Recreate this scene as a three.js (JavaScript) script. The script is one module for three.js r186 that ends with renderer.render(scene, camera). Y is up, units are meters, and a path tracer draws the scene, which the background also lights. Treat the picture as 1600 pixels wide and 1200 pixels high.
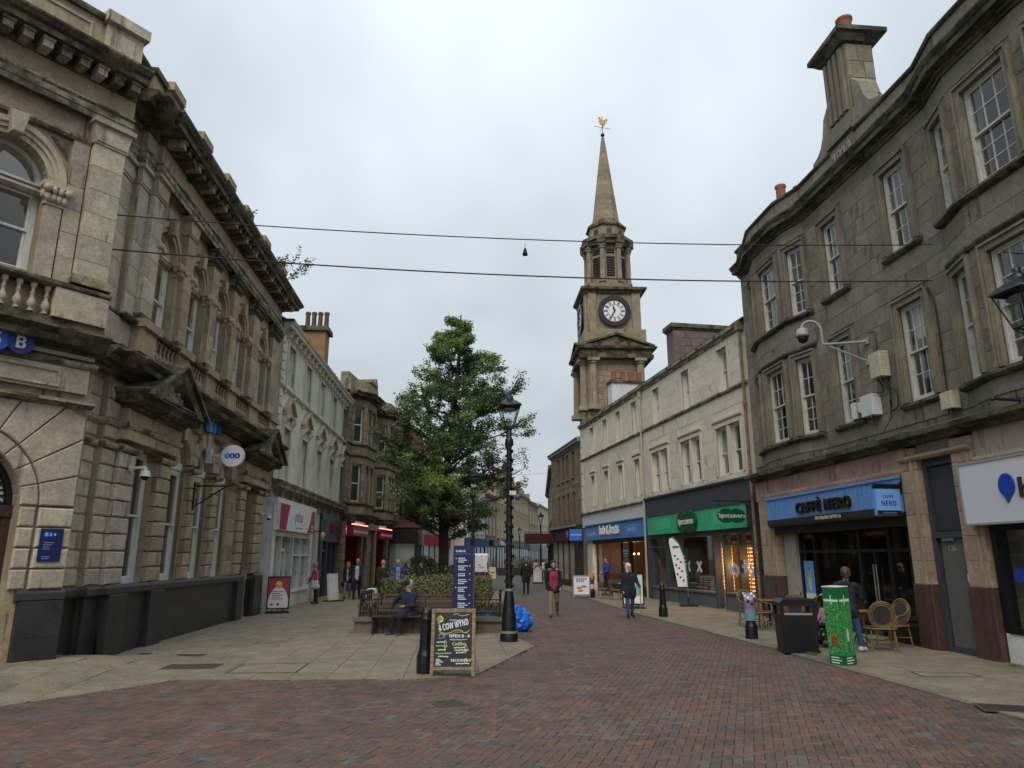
import * as THREE from 'three';
import { mergeGeometries } from 'three/addons/utils/BufferGeometryUtils.js';
import { TextGeometry } from 'three/addons/geometries/TextGeometry.js';
import { FontLoader } from 'three/addons/loaders/FontLoader.js';

// ---------- camera, sky, sun, exposure ----------
const scene = new THREE.Scene();
const camera = new THREE.PerspectiveCamera(56.79, 4 / 3, 0.1, 900);
camera.position.set(0, 1.92, 0);
camera.rotation.x = 0.2395;
const renderer = new THREE.WebGLRenderer({ antialias: true });
renderer.setSize(1024, 768);
renderer.toneMapping = THREE.LinearToneMapping;
renderer.toneMappingExposure = 1.3;
renderer.shadowMap.enabled = true;

let seed = 20240611;
const rnd = () => { seed = (seed + 0x6D2B79F5) | 0; let t = Math.imul(seed ^ (seed >>> 15), 1 | seed); t = (t + Math.imul(t ^ (t >>> 7), 61 | t)) ^ t; return ((t ^ (t >>> 14)) >>> 0) / 4294967296; };
const rr = (a, b) => a + (b - a) * rnd();
const pick = a => a[Math.floor(rnd() * a.length)];
const lerp = (a, b, t) => a + (b - a) * t, clamp = (x, a = 0, b = 1) => Math.min(b, Math.max(a, x)), sst = (a, b, x) => { x = clamp((x - a) / (b - a)); return x * x * (3 - 2 * x); };
const h2 = (x, y, s) => { let n = Math.imul(x, 374761393) + Math.imul(y, 668265263) + Math.imul(s, 974634541); n = Math.imul(n ^ (n >>> 13), 1274126177); return ((n ^ (n >>> 16)) >>> 0) / 4294967296; };
// tileable value noise, period p
const vn = (x, y, p, s) => { const i = Math.floor(x), j = Math.floor(y), f = x - i, g = y - j, u = f * f * (3 - 2 * f), v = g * g * (3 - 2 * g), m = k => ((k % p) + p) % p; return lerp(lerp(h2(m(i), m(j), s), h2(m(i + 1), m(j), s), u), lerp(h2(m(i), m(j + 1), s), h2(m(i + 1), m(j + 1), s), u), v); };
const fbm = (x, y, p, s, o = 4) => { let a = 0, w = 0.5, t = 0; for (let k = 0; k < o; k++) { a += w * vn(x, y, p, s + k); t += w; x *= 2; y *= 2; p *= 2; w *= 0.5; } return a / t; };

{ // overcast sky: air and cloud only
  const w = 1024, h = 512, d = new Float32Array(w * h * 4);
  for (let j = 0; j < h; j++) for (let i = 0; i < w; i++) {
    const v = (j + 0.5) / h, el = (v - 0.5) * Math.PI, up = Math.max(0.02, Math.sin(Math.abs(el)));
    const az = (i + 0.5) / w * 2 * Math.PI - Math.PI;
    const dx = Math.cos(az) / (up + 0.35), dz = Math.sin(az) / (up + 0.35);
    const big = fbm(dx * 1.1 + 40.2, dz * 1.1 + 39.6, 512, 5, 5), med = fbm(dx * 3.1 + 60, dz * 3.1 + 60, 512, 15, 4);
    let c = (big - 0.5) * 1.15 + (med - 0.5) * 0.42;
    const se = Math.sin(Math.max(0, el)), L = (0.385 + 0.33 * se + 0.1 * se * se * se) * (1 + c * 0.85);
    const k = (j * w + i) * 4, warm = clamp(0.5 + c);
    d[k] = L * lerp(0.83, 0.925, warm); d[k + 1] = L * lerp(0.985, 1.0, warm); d[k + 2] = L * lerp(1.1, 1.07, warm); d[k + 3] = 1;
  }
  const t = new THREE.DataTexture(d, w, h, THREE.RGBAFormat, THREE.FloatType);
  t.mapping = THREE.EquirectangularReflectionMapping; t.magFilter = t.minFilter = THREE.LinearFilter; t.wrapS = THREE.RepeatWrapping; t.needsUpdate = true;
  scene.background = t; scene.environment = t;
}
const sun = new THREE.DirectionalLight(0xfff1e0, 1.5);
sun.position.set(-10, 62, 34); sun.target.position.set(0, 0, -25);
sun.castShadow = true; sun.shadow.radius = 70; sun.shadow.mapSize.set(2048, 2048);
Object.assign(sun.shadow.camera, { left: -60, right: 60, top: 70, bottom: -70, near: 1, far: 200 });
scene.add(sun, sun.target);

// ---------- geometry helpers: metric uv, everything non-indexed ----------
class GB {
  constructor() { this.p = []; this.c = null; }
  tri(a, b, c) { this.p.push(...a, ...b, ...c); return this; }
  quad(a, b, c, d) { this.p.push(...a, ...b, ...c, ...a, ...c, ...d); return this; }
  get() { const g = new THREE.BufferGeometry(); g.setAttribute('position', new THREE.Float32BufferAttribute(this.p, 3)); g.computeVertexNormals(); return uvm(g); }
}
function uvm(g, ou = 0, ov = 0) {
  if (g.index) g = g.toNonIndexed();
  const P = g.attributes.position.array, n = P.length / 3, uv = new Float32Array(n * 2);
  for (let i = 0; i < n; i += 3) {
    const a = i * 3, ux = P[a + 3] - P[a], uy = P[a + 4] - P[a + 1], uz = P[a + 5] - P[a + 2], vx = P[a + 6] - P[a], vy = P[a + 7] - P[a + 1], vz = P[a + 8] - P[a + 2];
    const nx = Math.abs(uy * vz - uz * vy), ny = Math.abs(uz * vx - ux * vz), nz = Math.abs(ux * vy - uy * vx);
    for (let k = 0; k < 3; k++) {
      const q = a + k * 3, x = P[q], y = P[q + 1], z = P[q + 2];
      const m = ny > nx && ny > nz ? [x, z] : nx > nz ? [z, y] : [x, y];
      uv[(i + k) * 2] = m[0] + ou; uv[(i + k) * 2 + 1] = m[1] + ov;
    }
  }
  g.setAttribute('uv', new THREE.BufferAttribute(uv, 2));
  return g;
}
const clean = g => { if (g.index) g = g.toNonIndexed(); for (const k of Object.keys(g.attributes)) if (!['position', 'normal', 'uv', 'color'].includes(k)) g.deleteAttribute(k); g.morphAttributes = {}; return g; };
const merge = a => { a = (Array.isArray(a) ? a.flat(9) : [a]).filter(Boolean).map(clean); if (a.length === 1) return a[0]; const col = a.some(g => g.attributes.color); if (col) for (const g of a) if (!g.attributes.color) g.setAttribute('color', new THREE.BufferAttribute(new Float32Array(g.attributes.position.count * 3).fill(1), 3)); return mergeGeometries(a); };
function bx(x0, x1, y0, y1, z0, z1) {
  const A = [x0, y0, z0], B = [x1, y0, z0], C = [x1, y1, z0], D = [x0, y1, z0], E = [x0, y0, z1], F = [x1, y0, z1], G = [x1, y1, z1], H = [x0, y1, z1];
  return new GB().quad(E, F, G, H).quad(B, A, D, C).quad(A, E, H, D).quad(F, B, C, G).quad(H, G, C, D).quad(A, B, F, E).get();
}
const cbx = (cx, cy, cz, w, h, d) => bx(cx - w / 2, cx + w / 2, cy - h / 2, cy + h / 2, cz - d / 2, cz + d / 2);
// block with chamfered front edges, no back; random uv shift so that every stone has its own grain
function blk(x0, x1, y0, y1, z0, z1, ch) {
  const f = z1, b = z0, m = z1 - ch, i = ch, g = new GB();
  const O = (z, e) => [[x0 + e, y0 + e, z], [x1 - e, y0 + e, z], [x1 - e, y1 - e, z], [x0 + e, y1 - e, z]];
  const F = O(f, i), M = O(m, 0), B = O(b, 0);
  g.quad(...F);
  for (let k = 0; k < 4; k++) { const l = (k + 1) % 4; g.quad(M[k], M[l], F[l], F[k]); g.quad(B[k], B[l], M[l], M[k]); }
  const q = g.get(); return uvm(q, rr(0, 9), rr(0, 9));
}
// convex or simple polygon in xy, extruded z0..z1, optional bevel
function ext(pts, z0, z1, bevel = 0, holes = []) {
  const s = new THREE.Shape(pts.map(p => new THREE.Vector2(p[0], p[1])));
  for (const h of holes) s.holes.push(new THREE.Path(h.map(p => new THREE.Vector2(p[0], p[1]))));
  const g = new THREE.ExtrudeGeometry(s, { depth: z1 - z0 - 2 * bevel, bevelEnabled: bevel > 0, bevelSize: bevel, bevelOffset: -bevel, bevelThickness: bevel, bevelSegments: 1, curveSegments: 12 });
  g.translate(0, 0, z0 + bevel); return uvm(g);
}
const arcPts = (cx, cy, r, a0, a1, n, ry) => Array.from({ length: n + 1 }, (_, i) => { const a = a0 + (a1 - a0) * i / n; return [cx + r * Math.cos(a), cy + (ry ?? r) * Math.sin(a)]; });
const ring = (cx, cy, r0, r1, z0, z1, a0 = 0, a1 = Math.PI, n = 16, bevel = 0) => ext([...arcPts(cx, cy, r1, a0, a1, n), ...arcPts(cx, cy, r0, a1, a0, n)], z0, z1, bevel);
const lathe = (pts, seg = 16, cx = 0, cz = 0, y = 0) => { const g = new THREE.LatheGeometry(pts.map(p => new THREE.Vector2(p[0], p[1])), seg); g.translate(cx, y, cz); return uvm(g); };
const cyl = (x, y0, y1, z, r0, r1 = r0, seg = 14) => { const g = new THREE.CylinderGeometry(r1, r0, y1 - y0, seg); g.translate(x, (y0 + y1) / 2, z); return uvm(g); };
const tube = (pts, r, seg = 6, n = 0, closed = false) => uvm(new THREE.TubeGeometry(new THREE.CatmullRomCurve3(pts.map(p => new THREE.Vector3(...p)), closed, 'catmullrom', 0.5), n || pts.length * 5, r, seg, closed));
const bar = (a, b, r, seg = 6, r2 = r) => { const A = new THREE.Vector3(...a), B = new THREE.Vector3(...b), l = A.distanceTo(B), g = new THREE.CylinderGeometry(r2, r, l, seg); g.translate(0, l / 2, 0); g.applyQuaternion(new THREE.Quaternion().setFromUnitVectors(new THREE.Vector3(0, 1, 0), B.sub(A).normalize())); g.translate(...a); return uvm(g); };
const ball = (x, y, z, r, w = 12, h = 8, sy = 1) => { const g = new THREE.SphereGeometry(r, w, h); g.scale(1, sy, 1); g.translate(x, y, z); return uvm(g); };
// moulding: profile [[out, y]...] swept along a plan path [[u, z]...]; mitred corners, capped ends
function sweep(prof, path) {
  const g = new GB(), n = path.length, nr = [];
  for (let i = 0; i < n - 1; i++) { const dx = path[i + 1][0] - path[i][0], dz = path[i + 1][1] - path[i][1], l = Math.hypot(dx, dz) || 1; nr.push([-dz / l, dx / l]); }
  const R = path.map((p, i) => { const a = nr[Math.max(0, i - 1)], b = nr[Math.min(n - 2, i)], k = 1 + a[0] * b[0] + a[1] * b[1], m = [(a[0] + b[0]) / Math.max(0.3, k), (a[1] + b[1]) / Math.max(0.3, k)]; return prof.map(q => [p[0] + m[0] * q[0], q[1], p[1] + m[1] * q[0]]); });
  for (let i = 0; i < n - 1; i++) for (let k = 0; k < prof.length - 1; k++) g.quad(R[i][k], R[i + 1][k], R[i + 1][k + 1], R[i][k + 1]);
  const tr = THREE.ShapeUtils.triangulateShape(prof.map(q => new THREE.Vector2(q[0], q[1])), []);
  for (const t of tr) { g.tri(R[0][t[0]], R[0][t[1]], R[0][t[2]]); g.tri(R[n - 1][t[0]], R[n - 1][t[2]], R[n - 1][t[1]]); }
  return g.get();
}
const sw = (prof, y, path, k = 1) => sweep(prof.map(p => [p[0] * k, p[1] + y]), path);
const T4 = (x = 0, y = 0, z = 0, ry = 0, rx = 0, rz = 0, s = 1) => new THREE.Matrix4().compose(new THREE.Vector3(x, y, z), new THREE.Quaternion().setFromEuler(new THREE.Euler(rx, ry, rz, 'YXZ')), new THREE.Vector3(s, s, s));
const put = (g, m) => { g = (Array.isArray(g) ? merge(g) : g).clone(); g.applyMatrix4(m); return g; };
const facetM = (u0, z0, u1, z1) => T4(u0, 0, z0, Math.atan2(-(z1 - z0), u1 - u0));

// ---------- objects ----------
const taken = {};
const numbered = n => { const k = taken[n] = (taken[n] ?? -1) + 1; return k ? `${n}_${String(k).padStart(3, '0')}` : n; };
function tag(o, label, category, group, kind) { o.userData.label = label; if (category) o.userData.category = category; if (group) o.userData.group = group; if (kind) o.userData.kind = kind; return o; }
function mk(name, g, m, parent) { const o = new THREE.Mesh(Array.isArray(g) ? merge(g) : clean(g), m); o.name = name; o.castShadow = o.receiveShadow = true; if (parent) parent.add(o); return o; }
function thing(name, label, category, x = 0, y = 0, z = 0, ry = 0, group) { const o = new THREE.Group(); o.name = numbered(name); o.position.set(x, y, z); o.rotation.y = ry; scene.add(o); return tag(o, label, category, group); }
function solo(name, g, m, label, category, group) { const o = mk(numbered(name), g, m, scene); return tag(o, label, category, group); }
function struct(name, g, m, label) { const o = mk(numbered(name), g, m, scene); o.userData.kind = 'structure'; if (label) o.userData.label = label; return o; }
function grp(name, parent, m) { const o = new THREE.Group(); o.name = name; parent.add(o); if (m) o.applyMatrix4(m); return o; }
function copyOf(o, label, x, y, z, ry = 0) { const c = o.clone(); c.name = numbered(o.name.replace(/_\d+$/, '')); c.userData = { ...o.userData, label }; c.position.set(x, y, z); c.rotation.y = ry; scene.add(c); return c; }
// a facade frame: x along the wall (left to right in the picture), y up, z towards the street
function facade(name, label, ax, az, bx_, bz_, group) { return thing(name, label, 'building', ax, 0, az, Math.atan2(-(bz_ - az), bx_ - ax), group); }

// ---------- textures ----------
function dtex(n, fn, srgb = true) { const d = new Uint8Array(n * n * 4); for (let j = 0; j < n; j++) for (let i = 0; i < n; i++) { const c = fn(i / n, j / n), k = (j * n + i) * 4; if (typeof c === 'number') d[k] = d[k + 1] = d[k + 2] = 255 * clamp(c); else for (let e = 0; e < 3; e++) d[k + e] = 255 * clamp(c[e]); d[k + 3] = 255; } const t = new THREE.DataTexture(d, n, n); t.wrapS = t.wrapT = THREE.RepeatWrapping; t.magFilter = THREE.LinearFilter; t.minFilter = THREE.LinearMipmapLinearFilter; if (srgb) t.colorSpace = THREE.SRGBColorSpace; t.needsUpdate = true; return t; }
const rep = (t, s, sy = s) => { const c = t.clone(); c.repeat.set(1 / s, 1 / sy); c.needsUpdate = true; return c; };
const TX = {
  // weathered sandstone: grain, blotches, dark run-off streaks and lighter scoured patches
  stone: dtex(512, (x, y) => { const g = fbm(x * 64, y * 64, 64, 1, 3), b = fbm(x * 6, y * 6, 6, 9, 5), st = fbm(x * 26, y * 3, 26, 21, 4), s2 = sst(0.55, 0.8, st) * sst(0.42, 0.7, fbm(x * 4, y * 4, 4, 31, 3)), lt = sst(0.6, 0.75, fbm(x * 9, y * 9, 9, 41, 4)); const v = 0.87 + (g - 0.5) * 0.2 + (b - 0.5) * 0.24 - s2 * 0.34 + lt * 0.06; return [v, v * (0.985 + 0.03 * (b - 0.5)), v * (0.965 - 0.09 * (b - 0.5))]; }),
  // soot and lichen heavy stone for ledges
  soot: dtex(512, (x, y) => { const g = fbm(x * 50, y * 50, 50, 3, 3), b = fbm(x * 7, y * 7, 7, 19, 6), s = sst(0.34, 0.72, b), m = sst(0.56, 0.72, fbm(x * 14, y * 14, 14, 27, 4)); const v = 0.92 - s * 0.42 + (g - 0.5) * 0.34; return [v * (1 - 0.06 * m), v * (0.99 + 0.01 * m), v * (0.95 - 0.15 * m)]; }),
  plaster: dtex(512, (x, y) => { const g = fbm(x * 70, y * 70, 70, 2, 2), b = fbm(x * 5, y * 5, 5, 12, 4), st = sst(0.56, 0.82, fbm(x * 34, y * 2.0, 34, 51, 4)) * sst(0.46, 0.72, fbm(x * 3, y * 3, 3, 61, 4)); const v = 0.93 + (g - 0.5) * 0.07 + (b - 0.5) * 0.13; return [v - st * 0.26, v - st * 0.24, v - st * 0.33]; }),
  flag: dtex(512, (x, y) => { const g = fbm(x * 128, y * 128, 128, 7, 2), b = fbm(x * 5, y * 5, 5, 14, 5), sp = sst(0.80, 0.88, vn(x * 90, y * 90, 90, 71)), c = sst(0.6, 0.75, fbm(x * 12, y * 12, 12, 77, 4)); const v = 0.86 + (g - 0.5) * 0.26 + (b - 0.5) * 0.22 - sp * 0.2 - c * 0.07; return [v, v * 0.99, v * 0.96]; }),
  brick: dtex(256, (x, y) => { const g = fbm(x * 80, y * 80, 80, 17, 3), b = fbm(x * 8, y * 8, 8, 24, 4); const v = 0.86 + (g - 0.5) * 0.42 + (b - 0.5) * 0.3; return [v, v, v]; }),
  grain: dtex(256, (x, y) => 0.5 + (fbm(x * 60, y * 60, 60, 33, 4) - 0.5) * 1.3, false),
  wood: dtex(256, (x, y) => { const v = 0.8 + (fbm(x * 4, y * 60, 60, 43, 3) - 0.5) * 0.5 + (fbm(x * 8, y * 8, 8, 47, 3) - 0.5) * 0.2; return [v, v * 0.97, v * 0.94]; }),
  paint: dtex(256, (x, y) => { const b = fbm(x * 6, y * 6, 6, 53, 4), g = fbm(x * 60, y * 60, 60, 57, 2), st = sst(0.62, 0.8, fbm(x * 30, y * 4, 30, 59, 3)); const v = 0.95 + (b - 0.5) * 0.14 + (g - 0.5) * 0.06 - st * 0.12; return [v, v * 0.995, v * 0.98]; }),
};
const mat = (rgb, o = {}) => { const m = new (o.transmission || o.clearcoat ? THREE.MeshPhysicalMaterial : THREE.MeshStandardMaterial)({ roughness: 0.85, ...o }); if (typeof rgb === 'string') m.color.set(rgb); else m.color.setRGB(...rgb); return m; };
const stoneMat = (rgb, s = 2.6, tx = TX.stone, bump = 0.006) => mat(rgb, { map: rep(tx, s), bumpMap: rep(TX.grain, 0.7), bumpScale: bump, roughness: 0.93 });
// several close tones of one stone
const tones = (rgb, n, amt, ...a) => Array.from({ length: n }, () => { const k = 1 + rr(-amt, amt), w = rr(-amt, amt) * 0.22; return stoneMat([rgb[0] * k * (1 + w), rgb[1] * k, rgb[2] * k * (1 - w)], ...a); });
const MT = {
  bankGF: tones([0.46, 0.375, 0.255], 6, 0.15), bankUF: tones([0.47, 0.385, 0.265], 6, 0.15), bankPale: tones([0.62, 0.56, 0.445], 6, 0.09),
  bankWall: stoneMat([0.45, 0.37, 0.255]), bankLedge: stoneMat([0.2, 0.178, 0.135], 2.2, TX.soot, 0.012), bankPaleLedge: stoneMat([0.42, 0.375, 0.295], 2.4, TX.soot, 0.01),
  plinth: [0, 1, 2].map(i => mat([0.040 + i * 0.005, 0.042 + i * 0.005, 0.046 + i * 0.005], { map: rep(TX.flag, 2.3), roughness: 0.42 })),
  grey: tones([0.265, 0.25, 0.195], 8, 0.17), greyWall: stoneMat([0.22, 0.205, 0.16]), greyLedge: stoneMat([0.165, 0.155, 0.118], 2.4, TX.soot, 0.012),
  pinkStone: tones([0.50, 0.385, 0.28], 5, 0.08), pinkBand: tones([0.55, 0.385, 0.32], 4, 0.05), granite: mat([0.115, 0.068, 0.055], { map: rep(TX.flag, 0.9), roughness: 0.4 }),
  cream: stoneMat([0.76, 0.71, 0.575], 3.4, TX.plaster, 0.002), creamTrim: stoneMat([0.71, 0.65, 0.53], 2.4, TX.plaster, 0.002), creamW: stoneMat([0.74, 0.73, 0.59], 3.0, TX.plaster, 0.002), creamWTrim: stoneMat([0.66, 0.62, 0.51], 2.1, TX.plaster, 0.003),
  white: mat([0.74, 0.75, 0.74], { map: rep(TX.paint, 1.3), roughness: 0.5 }), oldWhite: mat([0.6, 0.6, 0.56], { map: rep(TX.paint, 0.7), roughness: 0.65 }),
  dark: mat([0.02, 0.021, 0.023], { roughness: 0.5 }), black: mat([0.007, 0.007, 0.008], { map: rep(TX.paint, 0.6), roughness: 0.42 }), iron: mat([0.006, 0.0065, 0.008], { roughness: 0.36, bumpMap: rep(TX.grain, 0.3), bumpScale: 0.001 }),
  slate: mat([0.075, 0.085, 0.095], { map: rep(TX.flag, 1.5), roughness: 0.7 }), clay: mat([0.36, 0.125, 0.07], { map: rep(TX.brick, 0.5) }), clayDark: mat([0.16, 0.075, 0.055], { map: rep(TX.brick, 0.5) }),
  room: mat([0.16, 0.145, 0.125], { roughness: 1 }), curtain: mat([0.55, 0.55, 0.5], { roughness: 1 }), lead: mat([0.2, 0.21, 0.22], { roughness: 0.6 }),
  glass: mat([0.93, 0.96, 0.95], { transmission: 1, thickness: 0, roughness: 0.03, ior: 1.75 }),
  charcoal: mat([0.055, 0.065, 0.078], { map: rep(TX.paint, 1.5), roughness: 0.55 }), steel: mat([0.42, 0.42, 0.4], { metalness: 0.8, roughness: 0.4 }), metalGrey: mat([0.3, 0.31, 0.32], { roughness: 0.5 }),
  woodDark: mat([0.075, 0.035, 0.022], { map: rep(TX.wood, 0.6), roughness: 0.6 }), woodPale: mat([0.4, 0.29, 0.19], { map: rep(TX.wood, 0.5), roughness: 0.7 }), rubber: mat([0.015, 0.015, 0.016], { roughness: 0.8 }),
  moss: mat([0.07, 0.095, 0.03], { roughness: 1 }),
};
// canvas print on a sign face
function canvasMat(w, h, draw, o = {}) { const c = document.createElement('canvas'); c.width = w; c.height = h; const x = c.getContext('2d'); draw(x, w, h); const t = new THREE.CanvasTexture(c); t.colorSpace = THREE.SRGBColorSpace; t.magFilter = THREE.LinearFilter; return new THREE.MeshStandardMaterial({ map: t, roughness: 0.5, ...o }); }
function face(x0, x1, y0, y1, z) { const g = new THREE.PlaneGeometry(x1 - x0, y1 - y0); g.translate((x0 + x1) / 2, (y0 + y1) / 2, z); return g.toNonIndexed(); }
const FONT = await new FontLoader().loadAsync('fonts/droid/droid_sans_bold.typeface.json');
function text3(s, size, depth) { const g = new TextGeometry(s, { font: FONT, size, depth, curveSegments: 4 }); g.computeBoundingBox(); const b = g.boundingBox; g.translate(-(b.min.x + b.max.x) / 2, 0, 0); return uvm(g); }

// ---------- wall with openings, stones, windows ----------
// openings: [u0,u1,v0,v1]
function wallGeo(u0, u1, v0, v1, z0, z1, ops = []) {
  const vs = [...new Set([v0, v1, ...ops.flatMap(o => [o[2], o[3]])])].filter(v => v >= v0 && v <= v1).sort((a, b) => a - b), out = [];
  for (let i = 0; i < vs.length - 1; i++) {
    const a = vs[i], b = vs[i + 1], m = (a + b) / 2; let x = u0;
    for (const o of ops.filter(o => o[2] < m && o[3] > m).sort((p, q) => p[0] - q[0])) { if (o[0] > x + 1e-4) out.push(bx(x, o[0], a, b, z0, z1)); x = Math.max(x, o[1]); }
    if (x < u1 - 1e-4) out.push(bx(x, u1, a, b, z0, z1));
  }
  return merge(out);
}
// courses of separate stones on a wall plane; every stone a mesh of its own
function stones(parent, mats, u0, u1, v0, v1, z0, z1, ch, ln, ops = [], o = {}) {
  const n = Math.max(1, Math.round((v1 - v0) / ch)), h = (v1 - v0) / n, j = o.joint ?? 0.005, cf = o.cham ?? 0.006, M = o.m;
  for (let i = 0; i < n; i++) {
    const a = v0 + i * h, b = a + h, cuts = ops.filter(p => p[2] < b - 0.02 && p[3] > a + 0.02).sort((p, q) => p[0] - q[0]);
    let segs = [], x = u0; for (const c of cuts) { if (c[0] > x + 0.03) segs.push([x, Math.min(c[0], u1)]); x = Math.max(x, c[1]); } if (x < u1 - 0.03) segs.push([x, u1]);
    for (const [s, e] of segs) {
      const k = Math.max(1, Math.round((e - s) / ln)); let p = s;
      for (let q = 0; q < k; q++) { const nx = q === k - 1 ? e : s + (e - s) * (q + 1 + (i % 2 ? 0.25 : -0.25) * (k > 1 ? 1 : 0)) / k + rr(-0.04, 0.04) * (k > 1 ? 1 : 0); let g = blk(p + j, nx - j, a + j, b - j, z0, z1 + rr(-1, 1) * (o.uneven ?? 0.003), cf); if (M) g = put(g, M); mk(o.name ?? 'stone', g, pick(mats), parent); p = nx; }
    }
  }
}
// timber sash window in its own frame: x centred, y from 0, glass near z = 0
function sash(parent, M, w, h, o = {}) {
  const g = grp('window', parent, M), wm = o.mat ?? MT.white, f = o.f ?? 0.06, cols = o.cols ?? 1, rows = o.rows ?? 1, arch = o.arch, x = w / 2, mid = o.mid ?? h * 0.5, fr = [];
  fr.push(bx(-x, -x + f, 0, h, -0.07, 0.06), bx(x - f, x, 0, h, -0.07, 0.06), bx(-x + f, x - f, 0, f * 1.1, -0.07, 0.075));
  if (!arch) fr.push(bx(-x + f, x - f, h - f, h, -0.07, 0.06)); mk('window_frame', fr, wm, g);
  const part = (nm, y0, y1, z, r) => {
    const s = [], a = -x + f + 0.003, b = x - f - 0.003, t = 0.045, c = o.bar ?? 0.022; s.push(bx(a, a + t, y0, y1, z, z + 0.04), bx(b - t, b, y0, y1, z, z + 0.04), bx(a + t, b - t, y0, y0 + t, z, z + 0.04), bx(a + t, b - t, y1 - t, y1, z, z + 0.04));
    const pw = (b - a - 2 * t - c * (cols - 1)) / cols, ph = (y1 - y0 - 2 * t - c * (r - 1)) / r;
    for (let i = 1; i < cols; i++) { const q = a + t + i * pw + (i - 1) * c; s.push(bx(q, q + c, y0 + t, y1 - t, z + 0.006, z + 0.034)); }
    for (let k = 1; k < r; k++) for (let i = 0; i < cols; i++) { const q = y0 + t + k * ph + (k - 1) * c, p = a + t + i * (pw + c); s.push(bx(p, p + pw, q, q + c, z + 0.008, z + 0.032)); }
    mk(nm, s, wm, g);
    for (let i = 0; i < cols; i++) for (let k = 0; k < r; k++) { const p = a + t + i * (pw + c), q = y0 + t + k * (ph + c); const pn = mk('pane', face(p, p + pw, q, q + ph, 0), MT.glass, g); pn.geometry.translate(0, 0, z + 0.02); if (o.tilt !== 0) pn.geometry.rotateY(rr(-0.004, 0.004)); }
  };
  const top = h - (arch ? 0 : f);
  part('lower_sash', f * 1.1, mid + 0.02, -0.05, o.rl ?? rows); part('upper_sash', mid - 0.02, top, 0.0, o.ru ?? rows);
  if (arch) { const r = x, y = h + (o.transom ?? 0.0); mk('fanlight_frame', [ring(0, y, r - 0.07, r, -0.05, 0.06, 0, Math.PI, 16), bx(-r + 0.07, r - 0.07, y, y + 0.05, -0.05, 0.05)], wm, g); mk('fanlight_pane', ext([...arcPts(0, y + 0.05, r - 0.07, 0, Math.PI, 16)], 0, 0.004), MT.glass, g); }
  if (o.blind) mk('blind', bx(-x + f, x - f, h * (1 - o.blind), h - f, -0.2, -0.185), o.blindMat ?? MT.curtain, g);
  if (o.curtain) { const cu = []; for (const s of [-1, 1]) for (let k = 0; k < 4; k++) cu.push(cyl(s * (x - f - 0.04 - k * 0.05), 0.05, h - f, -0.2 - (k % 2) * 0.02, 0.032, 0.03, 8)); mk('curtain', cu, o.blindMat ?? MT.curtain, g); }
  return g;
}
// dark rooms behind a front: side and back walls, floors, flat top
function shell(parent, u0, u1, h, floors, depth = 6, z0 = -0.45, m = MT.room) {
  const g = [bx(u0, u0 + 0.2, 0, h, -depth, z0), bx(u1 - 0.2, u1, 0, h, -depth, z0), bx(u0 + 0.2, u1 - 0.2, 0, h, -depth, -depth + 0.2)];
  for (const f of floors) g.push(bx(u0 + 0.2, u1 - 0.2, f - 0.15, f, -depth + 0.2, z0));
  return mk('rear_walls', g, m, parent);
}
const COR = [[0, 0], [0.06, 0], [0.08, 0.05], [0.16, 0.08], [0.17, 0.13], [0.42, 0.15], [0.44, 0.26], [0.5, 0.3], [0.56, 0.36], [0.56, 0.4], [0, 0.46]];
const STR = [[0, 0], [0.05, 0.01], [0.09, 0.06], [0.09, 0.11], [0, 0.15]];
const ARC = [[0, 0], [0.03, 0], [0.03, 0.12], [0.05, 0.13], [0.05, 0.25], [0.09, 0.29], [0.09, 0.33], [0, 0.35]];
function balusterGeo(h) { return lathe([[0.05, 0], [0.055, 0.05], [0.03, 0.08], [0.045, 0.14], [0.075, 0.24], [0.06, 0.36], [0.032, 0.48], [0.028, 0.58], [0.05, 0.62], [0.028, 0.66], [0.03, 0.8], [0.055, 0.86], [0.055, 1]].map(p => [p[0], p[1] * h]), 10); }
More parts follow.
